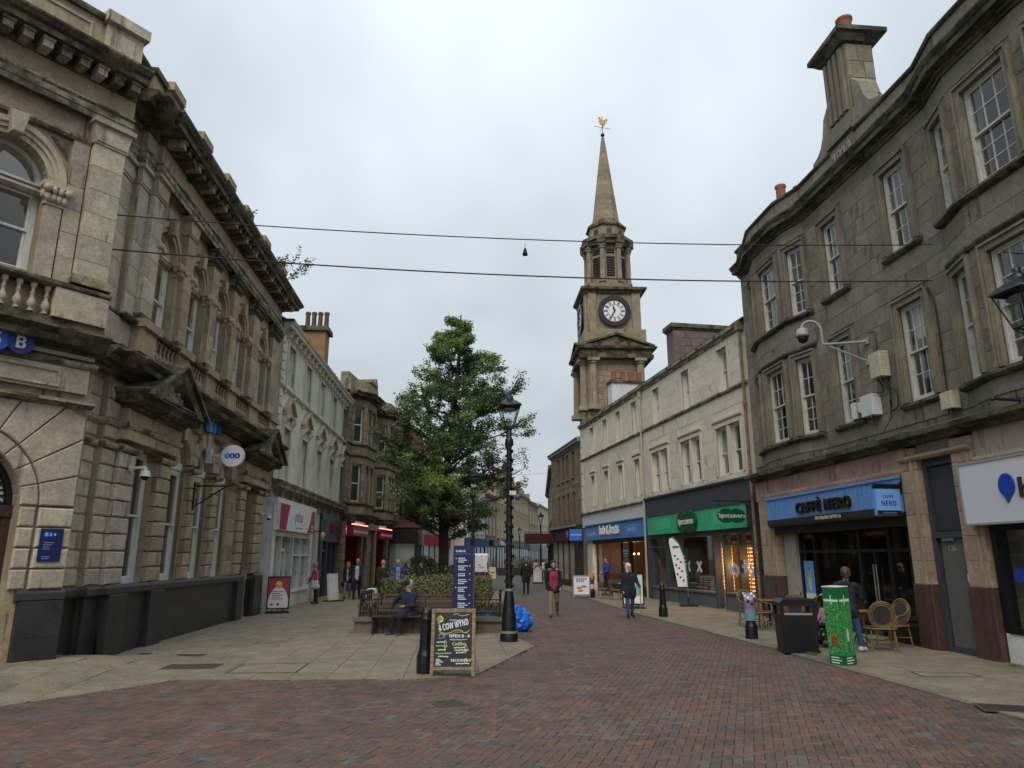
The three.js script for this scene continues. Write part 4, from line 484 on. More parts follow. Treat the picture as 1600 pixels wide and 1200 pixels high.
  mk('counter', [bx(5.2, 8.8, 0, 1.05, -3.3, -2.6), bx(5.4, 6.2, 1.05, 1.5, -3.2, -2.8)], MT.woodDark, N);
  mk('sign_panel', [bx(3.05, 9.85, 2.92, 3.7, 0.08, 0.2), bx(3.02, 9.88, 3.68, 3.73, 0.06, 0.24)], mat('#6a9de4', { map: rep(TX.paint, 2), roughness: 0.45 }), N); mk('sign_base', bx(3.08, 9.85, 2.9, 3.06, 0.14, 0.215), MT.dark, N);
  { const t = text3('CAFFÈ NERO', 0.3, 0.07); t.scale(1.18, 1, 1); t.translate(6.55, 3.16, 0.21); mk('sign_letters', t, MT.black, N); const t1 = text3('CAFFÈ NERO', 0.3, 0.01); t1.scale(1.2, 1.06, 1); t1.translate(6.56, 3.15, 0.202); mk('sign_letters_edge', t1, mat('#b89a4a', { roughness: 0.4 }), N); const s = text3('THE ITALIAN COFFEE Co', 0.085, 0.006); s.translate(6.75, 2.94, 0.217); mk('sign_subtitle', s, mat('#d9d2a8'), N); }
  // closed grey door number 136
  mk('door_frame', [bx(10.55, 10.66, 0, 4.0, -0.22, 0.0), bx(11.52, 11.62, 0, 4.0, -0.22, 0.0), bx(10.66, 11.52, 2.32, 2.45, -0.22, 0.02), bx(10.66, 11.52, 3.85, 4.0, -0.22, 0), bx(10.66, 11.52, 0, 0.12, -0.22, 0.02)], MT.charcoal, N); mk('overdoor_panel', bx(10.68, 11.5, 2.47, 3.83, -0.2, -0.06), mat([0.04, 0.05, 0.062], { map: rep(TX.paint, 0.9), roughness: 0.6 }), N);
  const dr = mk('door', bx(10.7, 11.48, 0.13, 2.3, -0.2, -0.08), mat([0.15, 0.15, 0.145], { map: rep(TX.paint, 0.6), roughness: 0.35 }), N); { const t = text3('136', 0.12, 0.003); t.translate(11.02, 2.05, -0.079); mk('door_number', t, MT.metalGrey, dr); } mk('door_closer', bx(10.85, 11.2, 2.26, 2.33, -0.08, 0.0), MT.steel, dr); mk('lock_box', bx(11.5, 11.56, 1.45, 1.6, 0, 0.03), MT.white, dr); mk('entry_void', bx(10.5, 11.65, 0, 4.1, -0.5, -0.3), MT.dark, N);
  // shop on the corner, partly in view
  mk('pale_band', [bx(12.25, E_, 3.74, 4.36, -0.3, 0.05), sw(STR, 3.72, [[12.27, 0.05], [E_, 0.05]], 1.2)], stoneMat([0.5, 0.42, 0.32], 2, TX.plaster, 0.002), N);
  const hs = mk('sign_panel', bx(12.06, 17, 2.55, 3.7, 0.14, 0.3), mat('#cdd1d8', { roughness: 0.4 }), N); mk('sign_edge', [bx(12.03, 17, 2.52, 2.56, 0.12, 0.32), bx(12.03, 17, 3.69, 3.73, 0.12, 0.32), bx(12.02, 12.06, 2.52, 3.73, 0.12, 0.32)], MT.metalGrey, N);
  { const sh = [...arcPts(13.22, 3.2, 0.19, -1.1, 4.25, 20, 0.22), [13.2, 2.88]]; mk('balloon_emblem', ext(sh, 0.3, 0.33, 0.006), mat('#1740a8', { roughness: 0.35 }), N); const t = text3('Hays', 0.36, 0.03); t.computeBoundingBox(); t.translate(13.5 - t.boundingBox.min.x, 2.96, 0.302); mk('sign_letters', t, MT.dark, N); }
  mk('travel_shopfront', [bx(12.3, 12.42, 0.6, 2.52, -0.2, 0.04), bx(12.42, 17, 2.42, 2.52, -0.2, 0.04), bx(12.42, 17, 0.55, 0.66, -0.2, 0.06), bx(15, 15.1, 0.6, 2.5, -0.2, 0.03)], MT.black, N); mk('stall_riser', bx(12.3, 17, 0, 0.55, -0.25, 0.03), MT.white, N); mk('pane', face(12.42, 15, 0.66, 2.42, -0.08), MT.glass, N); mk('frosted_screen', bx(12.5, 17, 0.3, 2.4, -0.9, -0.86), mat([0.36, 0.42, 0.38]), N); mk('window_disc', put(cyl(0, 0, 0.01, 0, 0.14, 0.14, 20), T4(12.75, 1.6, -0.06, 0, Math.PI / 2)), mat('#1d3f9c'), N); mk('interior', [bx(12.3, E_, 0, 3, -3, -2.9), bx(12.2, 12.3, 0, 3, -3, -0.2), bx(12.3, E_, 2.95, 3.05, -3, -0.2)], MT.room, N);
  // ---- fittings on the wall ----
  N.updateMatrix(); const nry = N.rotation.y, NW = (u, v, z) => new THREE.Vector3(u, v, z).applyMatrix4(N.matrix);
  const fix = (name, label, cat, u, v, z) => { const p = NW(u, v, z); return thing(name, label, cat, p.x, p.y, p.z, nry); };
  { const t = fix('projecting_sign', 'square blue coffee shop sign hung from black bracket', 'sign', 9.85, 2.83, 0.1); t.scale.set(1, 0.86, 0.72); mk('bracket', [bx(-0.03, 0.03, 0.72, 0.78, 0, 0.95), bx(-0.05, 0.05, 0.78, 0.84, 0.05, 0.9), bx(-0.04, 0.04, 0.6, 0.9, 0, 0.04)], MT.black, t); mk('board', bx(-0.05, 0.05, 0.02, 0.7, 0.1, 0.92), mat('#6a9de4', { roughness: 0.45 }), t); const f = face(-0.4, 0.4, -0.33, 0.33, 0); f.rotateY(Math.PI / 2); f.translate(0.0535, 0.36, 0.51); mk('print', f, canvasMat(320, 264, (x, w, h) => { x.fillStyle = '#6fa4ea'; x.fillRect(0, 0, w, h); x.fillStyle = '#101a2c'; x.textAlign = 'center'; x.font = 'bold 50px sans-serif'; x.fillText('CAFFÈ', w / 2, 92); x.font = 'bold 76px sans-serif'; x.fillText('NERO', w / 2, 170); x.fillRect(0, 218, w, 46); x.fillStyle = '#c9c08a'; x.font = '17px sans-serif'; x.fillText('THE ITALIAN COFFEE Co', w / 2, 248); }), t); }
  { const t = fix('street_camera', 'grey dome street camera on a swan neck bracket above the coffee shop', 'camera', 9.12, 7.2, 0.02); mk('bracket', [bar([0, 0, 0], [-0.35, 0, 0.95], 0.035), bar([-0.05, -0.5, 0], [-0.33, -0.03, 0.85], 0.025), bx(-0.1, 0.1, -0.08, 0.08, 0, 0.03), bx(-0.1, 0.05, -0.6, -0.45, 0, 0.03)], MT.metalGrey, t); mk('swan_neck', tube([[-0.35, 0, 0.95], [-0.36, 0.45, 0.97], [-0.42, 0.62, 1.08], [-0.5, 0.66, 1.22], [-0.56, 0.58, 1.34], [-0.56, 0.48, 1.36]], 0.032, 8, 30), MT.metalGrey, t); mk('housing', lathe([[0.05, 0.24], [0.13, 0.2], [0.16, 0.05], [0.16, -0.02], [0, -0.02]], 18, -0.56, 1.36, 0.26), MT.metalGrey, t); mk('lens_dome', ball(-0.56, 0.22, 1.36, 0.135, 16, 10), MT.black, t); }
  const ivory = mat([0.52, 0.5, 0.36], { map: rep(TX.paint, 0.5) });
  const boxy = (label, u, v, w, h, d, m) => { const t = fix('cable_box', label, 'cable box', u, v, 0.01); mk('case', blk(-w / 2, w / 2, 0, h, 0, d, 0.012), m, t); mk('lid_seam', bx(-w / 2 - 0.004, w / 2 + 0.004, h * 0.9, h * 0.92, 0, d * 0.8), MT.metalGrey, t); mk('gland', [cyl(-w * 0.25, -0.08, 0, d / 2, 0.018), cyl(w * 0.1, -0.08, 0, d / 2, 0.018), tube([[w * 0.1, -0.05, d / 2], [w * 0.15, -0.2, d * 0.5], [w * 0.3, -0.25, d * 0.3]], 0.01)], MT.black, t); };
  boxy('large ivory cabinet below the street camera bracket', 9.68, 6.12, 0.44, 0.62, 0.24, ivory); boxy('white junction box left of the grey boxes under the camera', 8.35, 5.35, 0.24, 0.42, 0.1, MT.white); boxy('wide pale grey cabinet above the ledge under the camera', 9.15, 5.28, 0.5, 0.52, 0.24, mat([0.55, 0.58, 0.6])); boxy('small ivory box beside the near bay window', 11.85, 4.9, 0.34, 0.36, 0.2, ivory); boxy('small cream meter box overlapping the wide grey cabinet', 8.83, 5.42, 0.15, 0.26, 0.28, ivory);
  solo('wall_cable', [[[9.3, 7.35, 0.05], [9.55, 7.3, 0.06], [9.62, 6.8, 0.1]], [[9.8, 6.1, 0.1], [9.85, 5.8, 0.06], [9.8, 5.2, 0.06], [9.75, 4.75, 0.3]], [[9.55, 6.1, 0.1], [9.6, 5.8, 0.06], [9.2, 5.85, 0.1]], [[9.75, 5.85, 0.06], [10.1, 5.7, 0.07], [10.1, 5.35, 0.07], [9.85, 5.3, 0.07], [9.8, 5.55, 0.06]], [[11.5, 7.8, 0.03], [11.72, 7.2, 0.03], [11.72, 5.3, 0.04]]].map(l => tube(l.map(q => NW(...q).toArray()), 0.018, 5)), MT.black, 'loose black cables looping down the grey stone wall', 'cable');
  globalThis.NW = NW; // anchor points for the overhead wires
}
// ================= right side: cream terrace =================
{
  const A = [4.70, -45.63], D = [8.22, -26.13], sx = (D[0] - A[0]) / 19.815, sz = (D[1] - A[1]) / 19.815, at = u => [A[0] + sx * u, A[1] + sz * u];
  const cm = tones([0.74, 0.685, 0.56], 3, 0.025, 3, TX.plaster, 0.002);
  const block = (label, u0, u1, tops, mid, quoin) => {
    const [x, z] = at(u0), L = u1 - u0, [xe, ze] = at(u1), T = facade('terrace_building', label, x, z, xe, ze);
    const ops = [...tops.map(([c, w]) => [c - w / 2 - u0, c + w / 2 - u0, 8.15, 9.82]), ...mid.map(([c, w]) => [c - w / 2 - u0, c + w / 2 - u0, 4.95, 6.8])];
    const wall = mk('wall', wallGeo(0, L, 4.5, 10.15, -0.4, 0, ops), MT.cream, T);
    for (const [a, b, c, d] of ops) {
      mk('window_surround', [bx(a - 0.14, a, c, d + 0.14, -0.05, 0.05), bx(b, b + 0.14, c, d + 0.14, -0.05, 0.05), bx(a, b, d, d + 0.14, -0.05, 0.05), ...(c < 6 ? [sw(STR, d + 0.18, [[a - 0.2, 0.0], [b + 0.2, 0.0]], 1.1)] : [])], MT.creamTrim, T);
      const w = b - a; if (w > 1.3) { mk('mullion', bx((a + b) / 2 - 0.1, (a + b) / 2 + 0.1, c, d, -0.3, 0.02), MT.creamTrim, T); for (const s of [-1, 1]) { const ww = w / 2 - 0.1; const g = sash(T, T4((a + b) / 2 + s * (w / 4 + 0.05), c, -0.2), ww, d - c, { mid: 0.85, blind: 0.0 }); mk('blind', bx(-ww / 2 + 0.06, ww / 2 - 0.06, 0.85, d - c - 0.06, -0.2, -0.185), mat([0.5, 0.56, 0.5]), g); mk('roundel_sticker', put(cyl(0, 0, 0.004, 0, 0.13, 0.13, 16), T4(s * 0.08, 1.05, -0.18, 0, Math.PI / 2)), mat('#3c8f62'), g); } }
      else sash(T, T4((a + b) / 2, c, -0.22), w, d - c, { mid: (d - c) * 0.5, curtain: false, blind: c > 8 ? 0 : 0 });
    }
    mk('string_course', sw(STR, 7.98, [[0, 0], [L, 0]], 1.2), stoneMat([0.36, 0.31, 0.24], 1.8, TX.soot, 0.004), T);
    mk('eaves_gutter', [sw([[0, 0], [0.06, 0], [0.1, 0.1], [0.2, 0.14], [0.22, 0.24], [0.12, 0.26], [0, 0.26]], 10.1, [[-0.05, 0], [L, 0]])], stoneMat([0.5, 0.46, 0.37], 1.6, TX.soot, 0.004), T);
    mk('roof', [ext([[0, 10.3], [-0.02, 10.36], [4.2, 13.0], [4.2, 12.8], [0.3, 10.3]], 0, L)].map(g => put(g, T4(0, 0, 0.15, Math.PI / 2))), MT.slate, T);
    { const g = []; for (let k = 0; k < L / 0.28; k++) g.push(bx(k * 0.28, k * 0.28 + 0.26, 10.36, 10.4 + rr(0, 0.02), -0.25, 0.17)); const o = mk('eaves_slates', g, MT.slate, T); o.userData.kind = 'stuff'; }
    mk('rear_walls', [bx(0.0, 0.2, 0, 10.3, -6, -0.4), bx(L - 0.2, L, 0, 10.3, -6, -0.4), bx(0.2, L - 0.2, 0, 10.3, -6, -5.9), bx(0.2, L - 0.2, 4.4, 4.55, -5.9, -0.4), bx(0.2, L - 0.2, 7.4, 7.5, -5.9, -0.4)], MT.room, T);
    if (quoin) for (let k = 0; k < 13; k++) mk('quoin', blk(0, k % 2 ? 0.32 : 0.5, 4.7 + k * 0.42, 5.1 + k * 0.42, -0.02, 0.04, 0.015), MT.creamTrim, T);
    return [T, wall, L];
  };
  { // cafe end
    const [T, wall, L] = block('cream painted building above the blue fronted coffee bar', -0.9, 10.6, [[1.72, 0.8], [4.4, 0.78], [6.85, 0.78], [9.42, 0.8]], [[1.75, 0.78], [4.42, 0.78], [6.95, 0.78], [9.58, 0.8]], true), o = 0.9;
    mk('shop_cornice', sw(STR, 4.52, [[0, 0.03], [L, 0.03]], 1.7), stoneMat([0.42, 0.4, 0.34], 1.6, TX.soot, 0.003), T);
    mk('fascia', bx(0.2, L, 3.75, 4.54, -0.3, 0.06), MT.white, T);
    mk('sign_panel', [bx(0.3 + o, L, 2.92, 3.8, 0.02, 0.2), bx(0.3 + o, L, 3.78, 3.84, 0.02, 0.26)], mat('#5488c8', { map: rep(TX.paint, 2.2), roughness: 0.5 }), T);
    { const t = text3('bob & berts', 0.5, 0.05); t.scale(0.92, 1, 1); t.translate(5.15 + o, 3.18, 0.2); mk('sign_letters', t, mat('#e6e6dd'), T); const s = face(0.6 + o, 3.0 + o, 3.0, 3.55, 0.203), c2 = (str, al) => canvasMat(512, 128, (x, w, h) => { x.fillStyle = '#5689c9'; x.fillRect(0, 0, w, h); x.fillStyle = '#a9c4e8'; x.font = 'bold 62px sans-serif'; x.textAlign = al; x.fillText(str, w / 2, 82); }); mk('sign_print', s, c2('artisan coffee', 'center'), T); mk('sign_print', face(7.9 + o, 9.9 + o, 3.05, 3.6, 0.203), c2('good grub', 'center'), T); }
    mk('pier', [bx(0.25 + o, 1.35 + o, 0, 2.92, -0.3, 0.05)], MT.white, T); mk('side_wall', bx(0, 0.3 + o, 0, 3.8, -0.3, 0.0), stoneMat([0.34, 0.27, 0.15], 2, TX.stone), T); mk('downpipe', [cyl(L - 0.02, 0, 9.9, 0.12, 0.05), bx(L - 0.1, L + 0.06, 9.8, 10.1, 0.05, 0.2)], stoneMat([0.5, 0.45, 0.36], 1, TX.plaster, 0.001), T);
    const F_ = mk('shopfront_frame', [bx(1.35 + o, L, 2.7, 2.92, -0.3, 0.0), bx(1.35 + o, 1.45 + o, 0, 2.7, -0.3, -0.2), bx(5.9 + o, 6.0 + o, 0, 2.7, -0.3, -0.2), bx(7.3 + o, 7.6 + o, 0, 2.7, -0.3, -0.15), bx(1.45 + o, 5.9 + o, 0, 0.5, -0.3, -0.2), bx(7.6 + o, L, 0, 0.5, -0.3, -0.2), bx(L - 0.12, L, 0, 2.7, -0.3, -0.1)], MT.black, T);
    for (const [a, b, c] of [[1.45, 5.9, 0.5], [6.0, 7.3, 0.05], [7.6, 10.45, 0.5]]) mk('pane', face(a + o, b + o, c, 2.7, -0.25), MT.glass, F_);
    const pm = [['#6d3b36', '#c9b9a8'], ['#3d565c', '#a9c4c4']]; pm.forEach(([a, b], i) => mk('window_poster', face(6.1 + o, 7.15 + o, 1.2 + i * 0.65, 1.75 + i * 0.65, -0.23), canvasMat(200, 110, (x, w, h) => { x.fillStyle = a; x.fillRect(0, 0, w, h); x.fillStyle = b; x.fillRect(14, 14, 172, 22); x.fillRect(30, 50, 140, 12); x.fillRect(50, 74, 100, 10); }), F_));
    mk('interior', [bx(1.3 + o, L, 0, 0.04, -4.5, -0.3), bx(1.3 + o, L, 0, 2.9, -4.6, -4.5), bx(1.2 + o, 1.3 + o, 0, 2.9, -4.5, -0.3), bx(1.3 + o, L, 2.85, 2.92, -4.5, -0.3)], mat([0.1, 0.085, 0.065]), T); mk('counter', [bx(3.2 + o, 6.5 + o, 0, 1.1, -3.2, -2.5), bx(7.8 + o, 10 + o, 0.4, 0.5, -1.8, -1.2), bx(8.8 + o, 9 + o, 0, 0.4, -1.6, -1.4)], mat([0.16, 0.1, 0.06]), T);
    for (let k = 0; k < 4; k++) { const p = T.localToWorld(new THREE.Vector3(2.6 + o + k * 0.75, 2.15, -1.6)); T.updateMatrixWorld(); const q = new THREE.Vector3(2.6 + o + k * 0.75, 2.12, -1.6).applyMatrix4(T.matrixWorld); const t = thing('pendant_lamp', `glowing amber pendant bulb inside the coffee bar, ${['farthest', 'second farthest', 'second nearest', 'nearest'][k]} of the row`, 'lamp', q.x, q.y, q.z, 0, 'pendant bulbs in the coffee bar'); mk('bulb', ball(0, 0, 0, 0.06), mat([0.9, 0.5, 0.2], { emissive: new THREE.Color(1, 0.55, 0.22), emissiveIntensity: 4 }), t); mk('flex', cyl(0, 0.06, 0.7, 0, 0.008), MT.black, t); const l = new THREE.PointLight(0xffb060, 1.6); l.castShadow = true; t.add(l); }
    const ch = mk('gable_chimney', bx(0.3, 1.1, 10.3, 13.2, -4.4, -1.9), mat([0.66, 0.68, 0.7], { map: rep(TX.plaster, 2.2) }), T); mk('chimney_cap', bx(0.2, 1.2, 13.2, 13.36, -4.5, -1.8), MT.greyLedge, ch); for (let k = 0; k < 4; k++) mk('chimney_pot', pot(0.7, 13.36, -2.2 - k * 0.6, 0.75, 0.17), MT.clay, ch);
    const h = at(-0.55); // hanging sign at the far end
    const s = thing('hanging_sign', 'small blue square hanging sign at the far end of the coffee bar', 'sign', h[0], 2.95, h[1], T.rotation.y); mk('bracket', bx(-0.02, 0.02, 0.75, 0.8, 0, 1.0), MT.black, s); mk('board', bx(-0.03, 0.03, 0, 0.72, 0.15, 0.98), mat('#3a70cc'), s); const f = face(-0.4, 0.4, -0.34, 0.34, 0); f.rotateY(Math.PI / 2); f.translate(0.033, 0.36, 0.56); mk('print', f, canvasMat(160, 136, (x, w, hh) => { x.fillStyle = '#3f77d4'; x.fillRect(0, 0, w, hh); x.fillStyle = '#dfe8f4'; x.font = 'bold 25px sans-serif'; x.textAlign = 'center'; x.fillText('bob & berts', w / 2, 74); }), s);
  }
  { // optician end
    const u0 = 10.6, [T, wall, L] = block('cream scored building above the green signed optician', u0, 21.25, [[12.52, 0.8], [15.96, 0.8], [19.43, 0.82]], [[12.62, 1.95], [16.06, 1.95], [19.46, 1.98]], false), e = u => u - u0;
    stones(wall, cm, 0.05, L - 0.15, 4.8, 7.95, 0, 0.012, 0.5, 1.5, [[12.62, 1.95], [16.06, 1.95], [19.46, 1.98]].map(([c, w]) => [e(c - w / 2 - 0.15), e(c + w / 2 + 0.15), 4.8, 7.12]), { name: 'scored_block', cham: 0.004, joint: 0.003, uneven: 0 });
    stones(wall, cm, 0.05, L - 0.15, 8.17, 10.08, 0, 0.012, 0.48, 1.6, [12.52, 15.96, 19.43].map(c => [e(c - 0.56), e(c + 0.56), 8.1, 9.98]), { name: 'scored_block', cham: 0.004, joint: 0.003, uneven: 0 });
    mk('shop_cornice', sw(STR, 4.6, [[0, 0.03], [L, 0.03]], 1.5), MT.charcoal, T); mk('fascia', bx(0, L, 3.75, 4.62, -0.3, 0.06), MT.charcoal, T);
    mk('sign_panel', [bx(e(11.1), e(20.75), 2.95, 3.8, 0.02, 0.18)], mat('#3db584', { map: rep(TX.paint, 2.6), roughness: 0.5 }), T); mk('sign_edge', [bx(e(11.08), e(20.78), 3.8, 3.84, 0.02, 0.22), bx(e(20.75), e(20.8), 2.95, 3.8, 0.02, 0.22)], MT.charcoal, T);
    for (const [a, b, s] of [[12.1, 13.9, 'opticians'], [18.1, 19.7, 'audiologists']]) mk('sign_print', face(e(a), e(b), 3.15, 3.6, 0.183), canvasMat(400, 110, (x, w, h) => { x.fillStyle = '#41b888'; x.fillRect(0, 0, w, h); x.fillStyle = '#7da594'; x.font = '56px sans-serif'; x.textAlign = 'center'; x.fillText(s, w / 2, 72); }), T);
    const dg = mat('#0d4a30', { roughness: 0.35 }), oval = (cx, cy, rx, ry, z0, z1) => ext(arcPts(cx, cy, rx, 0, 6.2832, 26, ry), z0, z1, 0.012);
    mk('badge', [oval(e(15.35), 3.36, 0.56, 0.44, 0.18, 0.28), oval(e(16.15), 3.36, 0.56, 0.44, 0.181, 0.281)], dg, T); { const t = text3('Specsavers', 0.22, 0.02); t.scale(0.95, 1.1, 1); t.translate(e(15.75), 3.26, 0.282); mk('sign_letters', t, MT.white, T); }
    const F_ = mk('shopfront_frame', [bx(0.25, L - 0.1, 2.75, 2.95, -0.3, 0.04), ...[0.3, 2.1, 3.4, 6.95, 7.75, 8.95, 10.0].map(u => bx(u, u + 0.12, 0, 2.75, -0.3, 0.0)), bx(0.42, 2.1, 2.35, 2.43, -0.2, -0.05), bx(7.87, 10.0, 2.35, 2.43, -0.2, -0.05)], MT.charcoal, T);
    mk('side_pier', bx(10.12, L - 0.05, 0, 3.75, -0.3, 0.05), MT.charcoal, T); mk('side_pier', bx(0, 0.3, 0, 3.75, -0.3, 0.05), MT.charcoal, T);
    mk('stall_riser', [bx(0.42, 6.95, 0, 0.56, -0.3, 0.0), bx(0.4, 6.97, 0.56, 0.63, -0.3, 0.06), bx(7.87, 10.12, 0, 0.6, -0.3, 0.0), bx(7.85, 10.14, 0.6, 0.67, -0.3, 0.06)], mat([0.115, 0.13, 0.145], { map: rep(TX.paint, 1.2) }), T);
    for (const [a, b, c, d] of [[0.42, 2.1, 0.63, 2.35], [0.42, 2.1, 2.43, 2.75], [2.22, 3.4, 0.63, 2.75], [3.52, 6.95, 0.63, 2.75], [7.07, 7.75, 0.05, 2.75], [7.87, 8.95, 0.67, 2.35], [9.07, 10.0, 0.67, 2.35], [7.87, 10.0, 2.43, 2.75]]) mk('pane', face(a, b, c, d, -0.13), MT.glass, F_);
    mk('interior', [bx(0.2, L - 0.1, 0, 0.04, -5, -0.3), bx(0.2, L - 0.1, 0, 2.9, -5.1, -5), bx(0.1, 0.2, 0, 2.9, -5, -0.3), bx(L - 0.1, L, 0, 2.9, -5, -0.3), bx(0.2, L - 0.1, 2.9, 3, -5, -0.3)], mat([0.3, 0.27, 0.22]), T);
    const glow = mat([0.8, 0.55, 0.25], { emissive: new THREE.Color(1, 0.6, 0.25), emissiveIntensity: 1.1 });
    T.updateMatrix(); for (const [u, w, nm] of [[6.15, 1.3, 'tall amber lit spectacle rack behind the optician main window'], [8.1, 0.6, 'narrow amber lit spectacle rack left of the saltire prints'], [9.6, 0.7, 'narrow amber lit spectacle rack in the near optician window']]) { const p = new THREE.Vector3(u, 0, -0.95).applyMatrix4(T.matrix), t = thing('display_rack', nm, 'display rack', p.x, p.y, p.z, T.rotation.y); mk('back_board', bx(-w / 2, w / 2, 0.06, 2.5, -0.15, -0.08), mat([0.5, 0.4, 0.28]), t); for (let k = 0; k < 12; k++) mk('lit_shelf', bx(-w / 2 + 0.03, w / 2 - 0.03, 0.7 + k * 0.14, 0.73 + k * 0.14, -0.08, 0.06), glow, t); mk('side_post', [bx(-w / 2 - 0.04, -w / 2, 0.06, 2.55, -0.15, 0.08), bx(w / 2, w / 2 + 0.04, 0.06, 2.55, -0.15, 0.08), bx(-0.02, 0.02, 0.06, 2.55, -0.08, 0.08)], MT.woodPale, t); const l = new THREE.PointLight(0xffb468, 2.2); l.position.set(0, 1.6, 0.45); l.castShadow = true; t.add(l); }
    mk('window_print', face(3.6, 4.3, 0.7, 2.3, -0.11), canvasMat(128, 300, (x, w, h) => { x.fillStyle = '#0e5a39'; x.fillRect(0, 0, w, h); x.fillStyle = '#a9d3bf'; for (let k = 0; k < 6; k++) x.fillRect(18, 60 + k * 28, 60 + (k % 3) * 12, 10); }), F_);
    for (const [u, v] of [[4.25, 1.55], [5.35, 1.55], [8.2, 1.5], [8.65, 1.45], [9.25, 1.6], [9.75, 1.4]]) mk('saltire_print', [put(bx(-0.28, 0.28, -0.06, 0.06, 0, 0.006), T4(u, v, -0.12, 0, 0, 0.8)), put(bx(-0.28, 0.28, -0.055, 0.055, 0, 0.009), T4(u, v, -0.12, 0, 0, -0.8))], mat('#b7c6de'), F_);
    mk('downpipe', [cyl(L - 0.12, 0, 10.1, 0.14, 0.055), ...[2, 4.6, 7.2, 9.4].map(y => cyl(L - 0.12, y, y + 0.12, 0.14, 0.075)), bx(L - 0.24, L, 10.0, 10.3, 0.03, 0.26)], stoneMat([0.36, 0.24, 0.16], 0.8, TX.stone, 0.002), T);
    const ch = mk('gable_chimney', bx(-0.45, 0.45, 10.3, 13.5, -4.8, -1.7), stoneMat([0.2, 0.165, 0.14]), T); mk('chimney_cap', [bx(-0.6, 0.6, 13.5, 13.72, -4.95, -1.55), bx(-0.52, 0.52, 13.4, 13.5, -4.88, -1.62)], MT.greyLedge, ch); stones(ch, tones([0.2, 0.165, 0.14], 4, 0.15), 0, 3.1, 10.4, 13.4, -0.02, 0.02, 0.42, 0.7, [], { m: T4(0.45, 0, -1.7, Math.PI / 2), cham: 0.008 });
    const h = at(20.95), s = thing('hanging_sign', 'dark green double oval optician sign on iron bracket', 'sign', h[0], 3.0, h[1], T.rotation.y); mk('bracket', [bar([0, 0.82, 0.05], [0, 0.82, 1.5], 0.022), bar([0, 0.5, 0.05], [0, 0.8, 0.45], 0.015), bar([0, 0.82, 0.6], [0, 0.6, 0.6], 0.01), bar([0, 0.82, 1.3], [0, 0.6, 1.3], 0.01), bx(-0.04, 0.04, 0.4, 0.95, 0, 0.05)], MT.iron, s); mk('board', [put(oval(0.4, 0.32, 0.32, 0.25, -0.04, 0.04), T4(0, 0, 0.28, -Math.PI / 2)), put(oval(0.8, 0.32, 0.32, 0.25, -0.041, 0.041), T4(0, 0, 0.28, -Math.PI / 2))], dg, s); const t = text3('Specsavers', 0.135, 0.012); t.rotateY(Math.PI / 2); t.translate(0.042, 0.25, 0.88); mk('sign_letters', t, MT.white, s);
  }
}
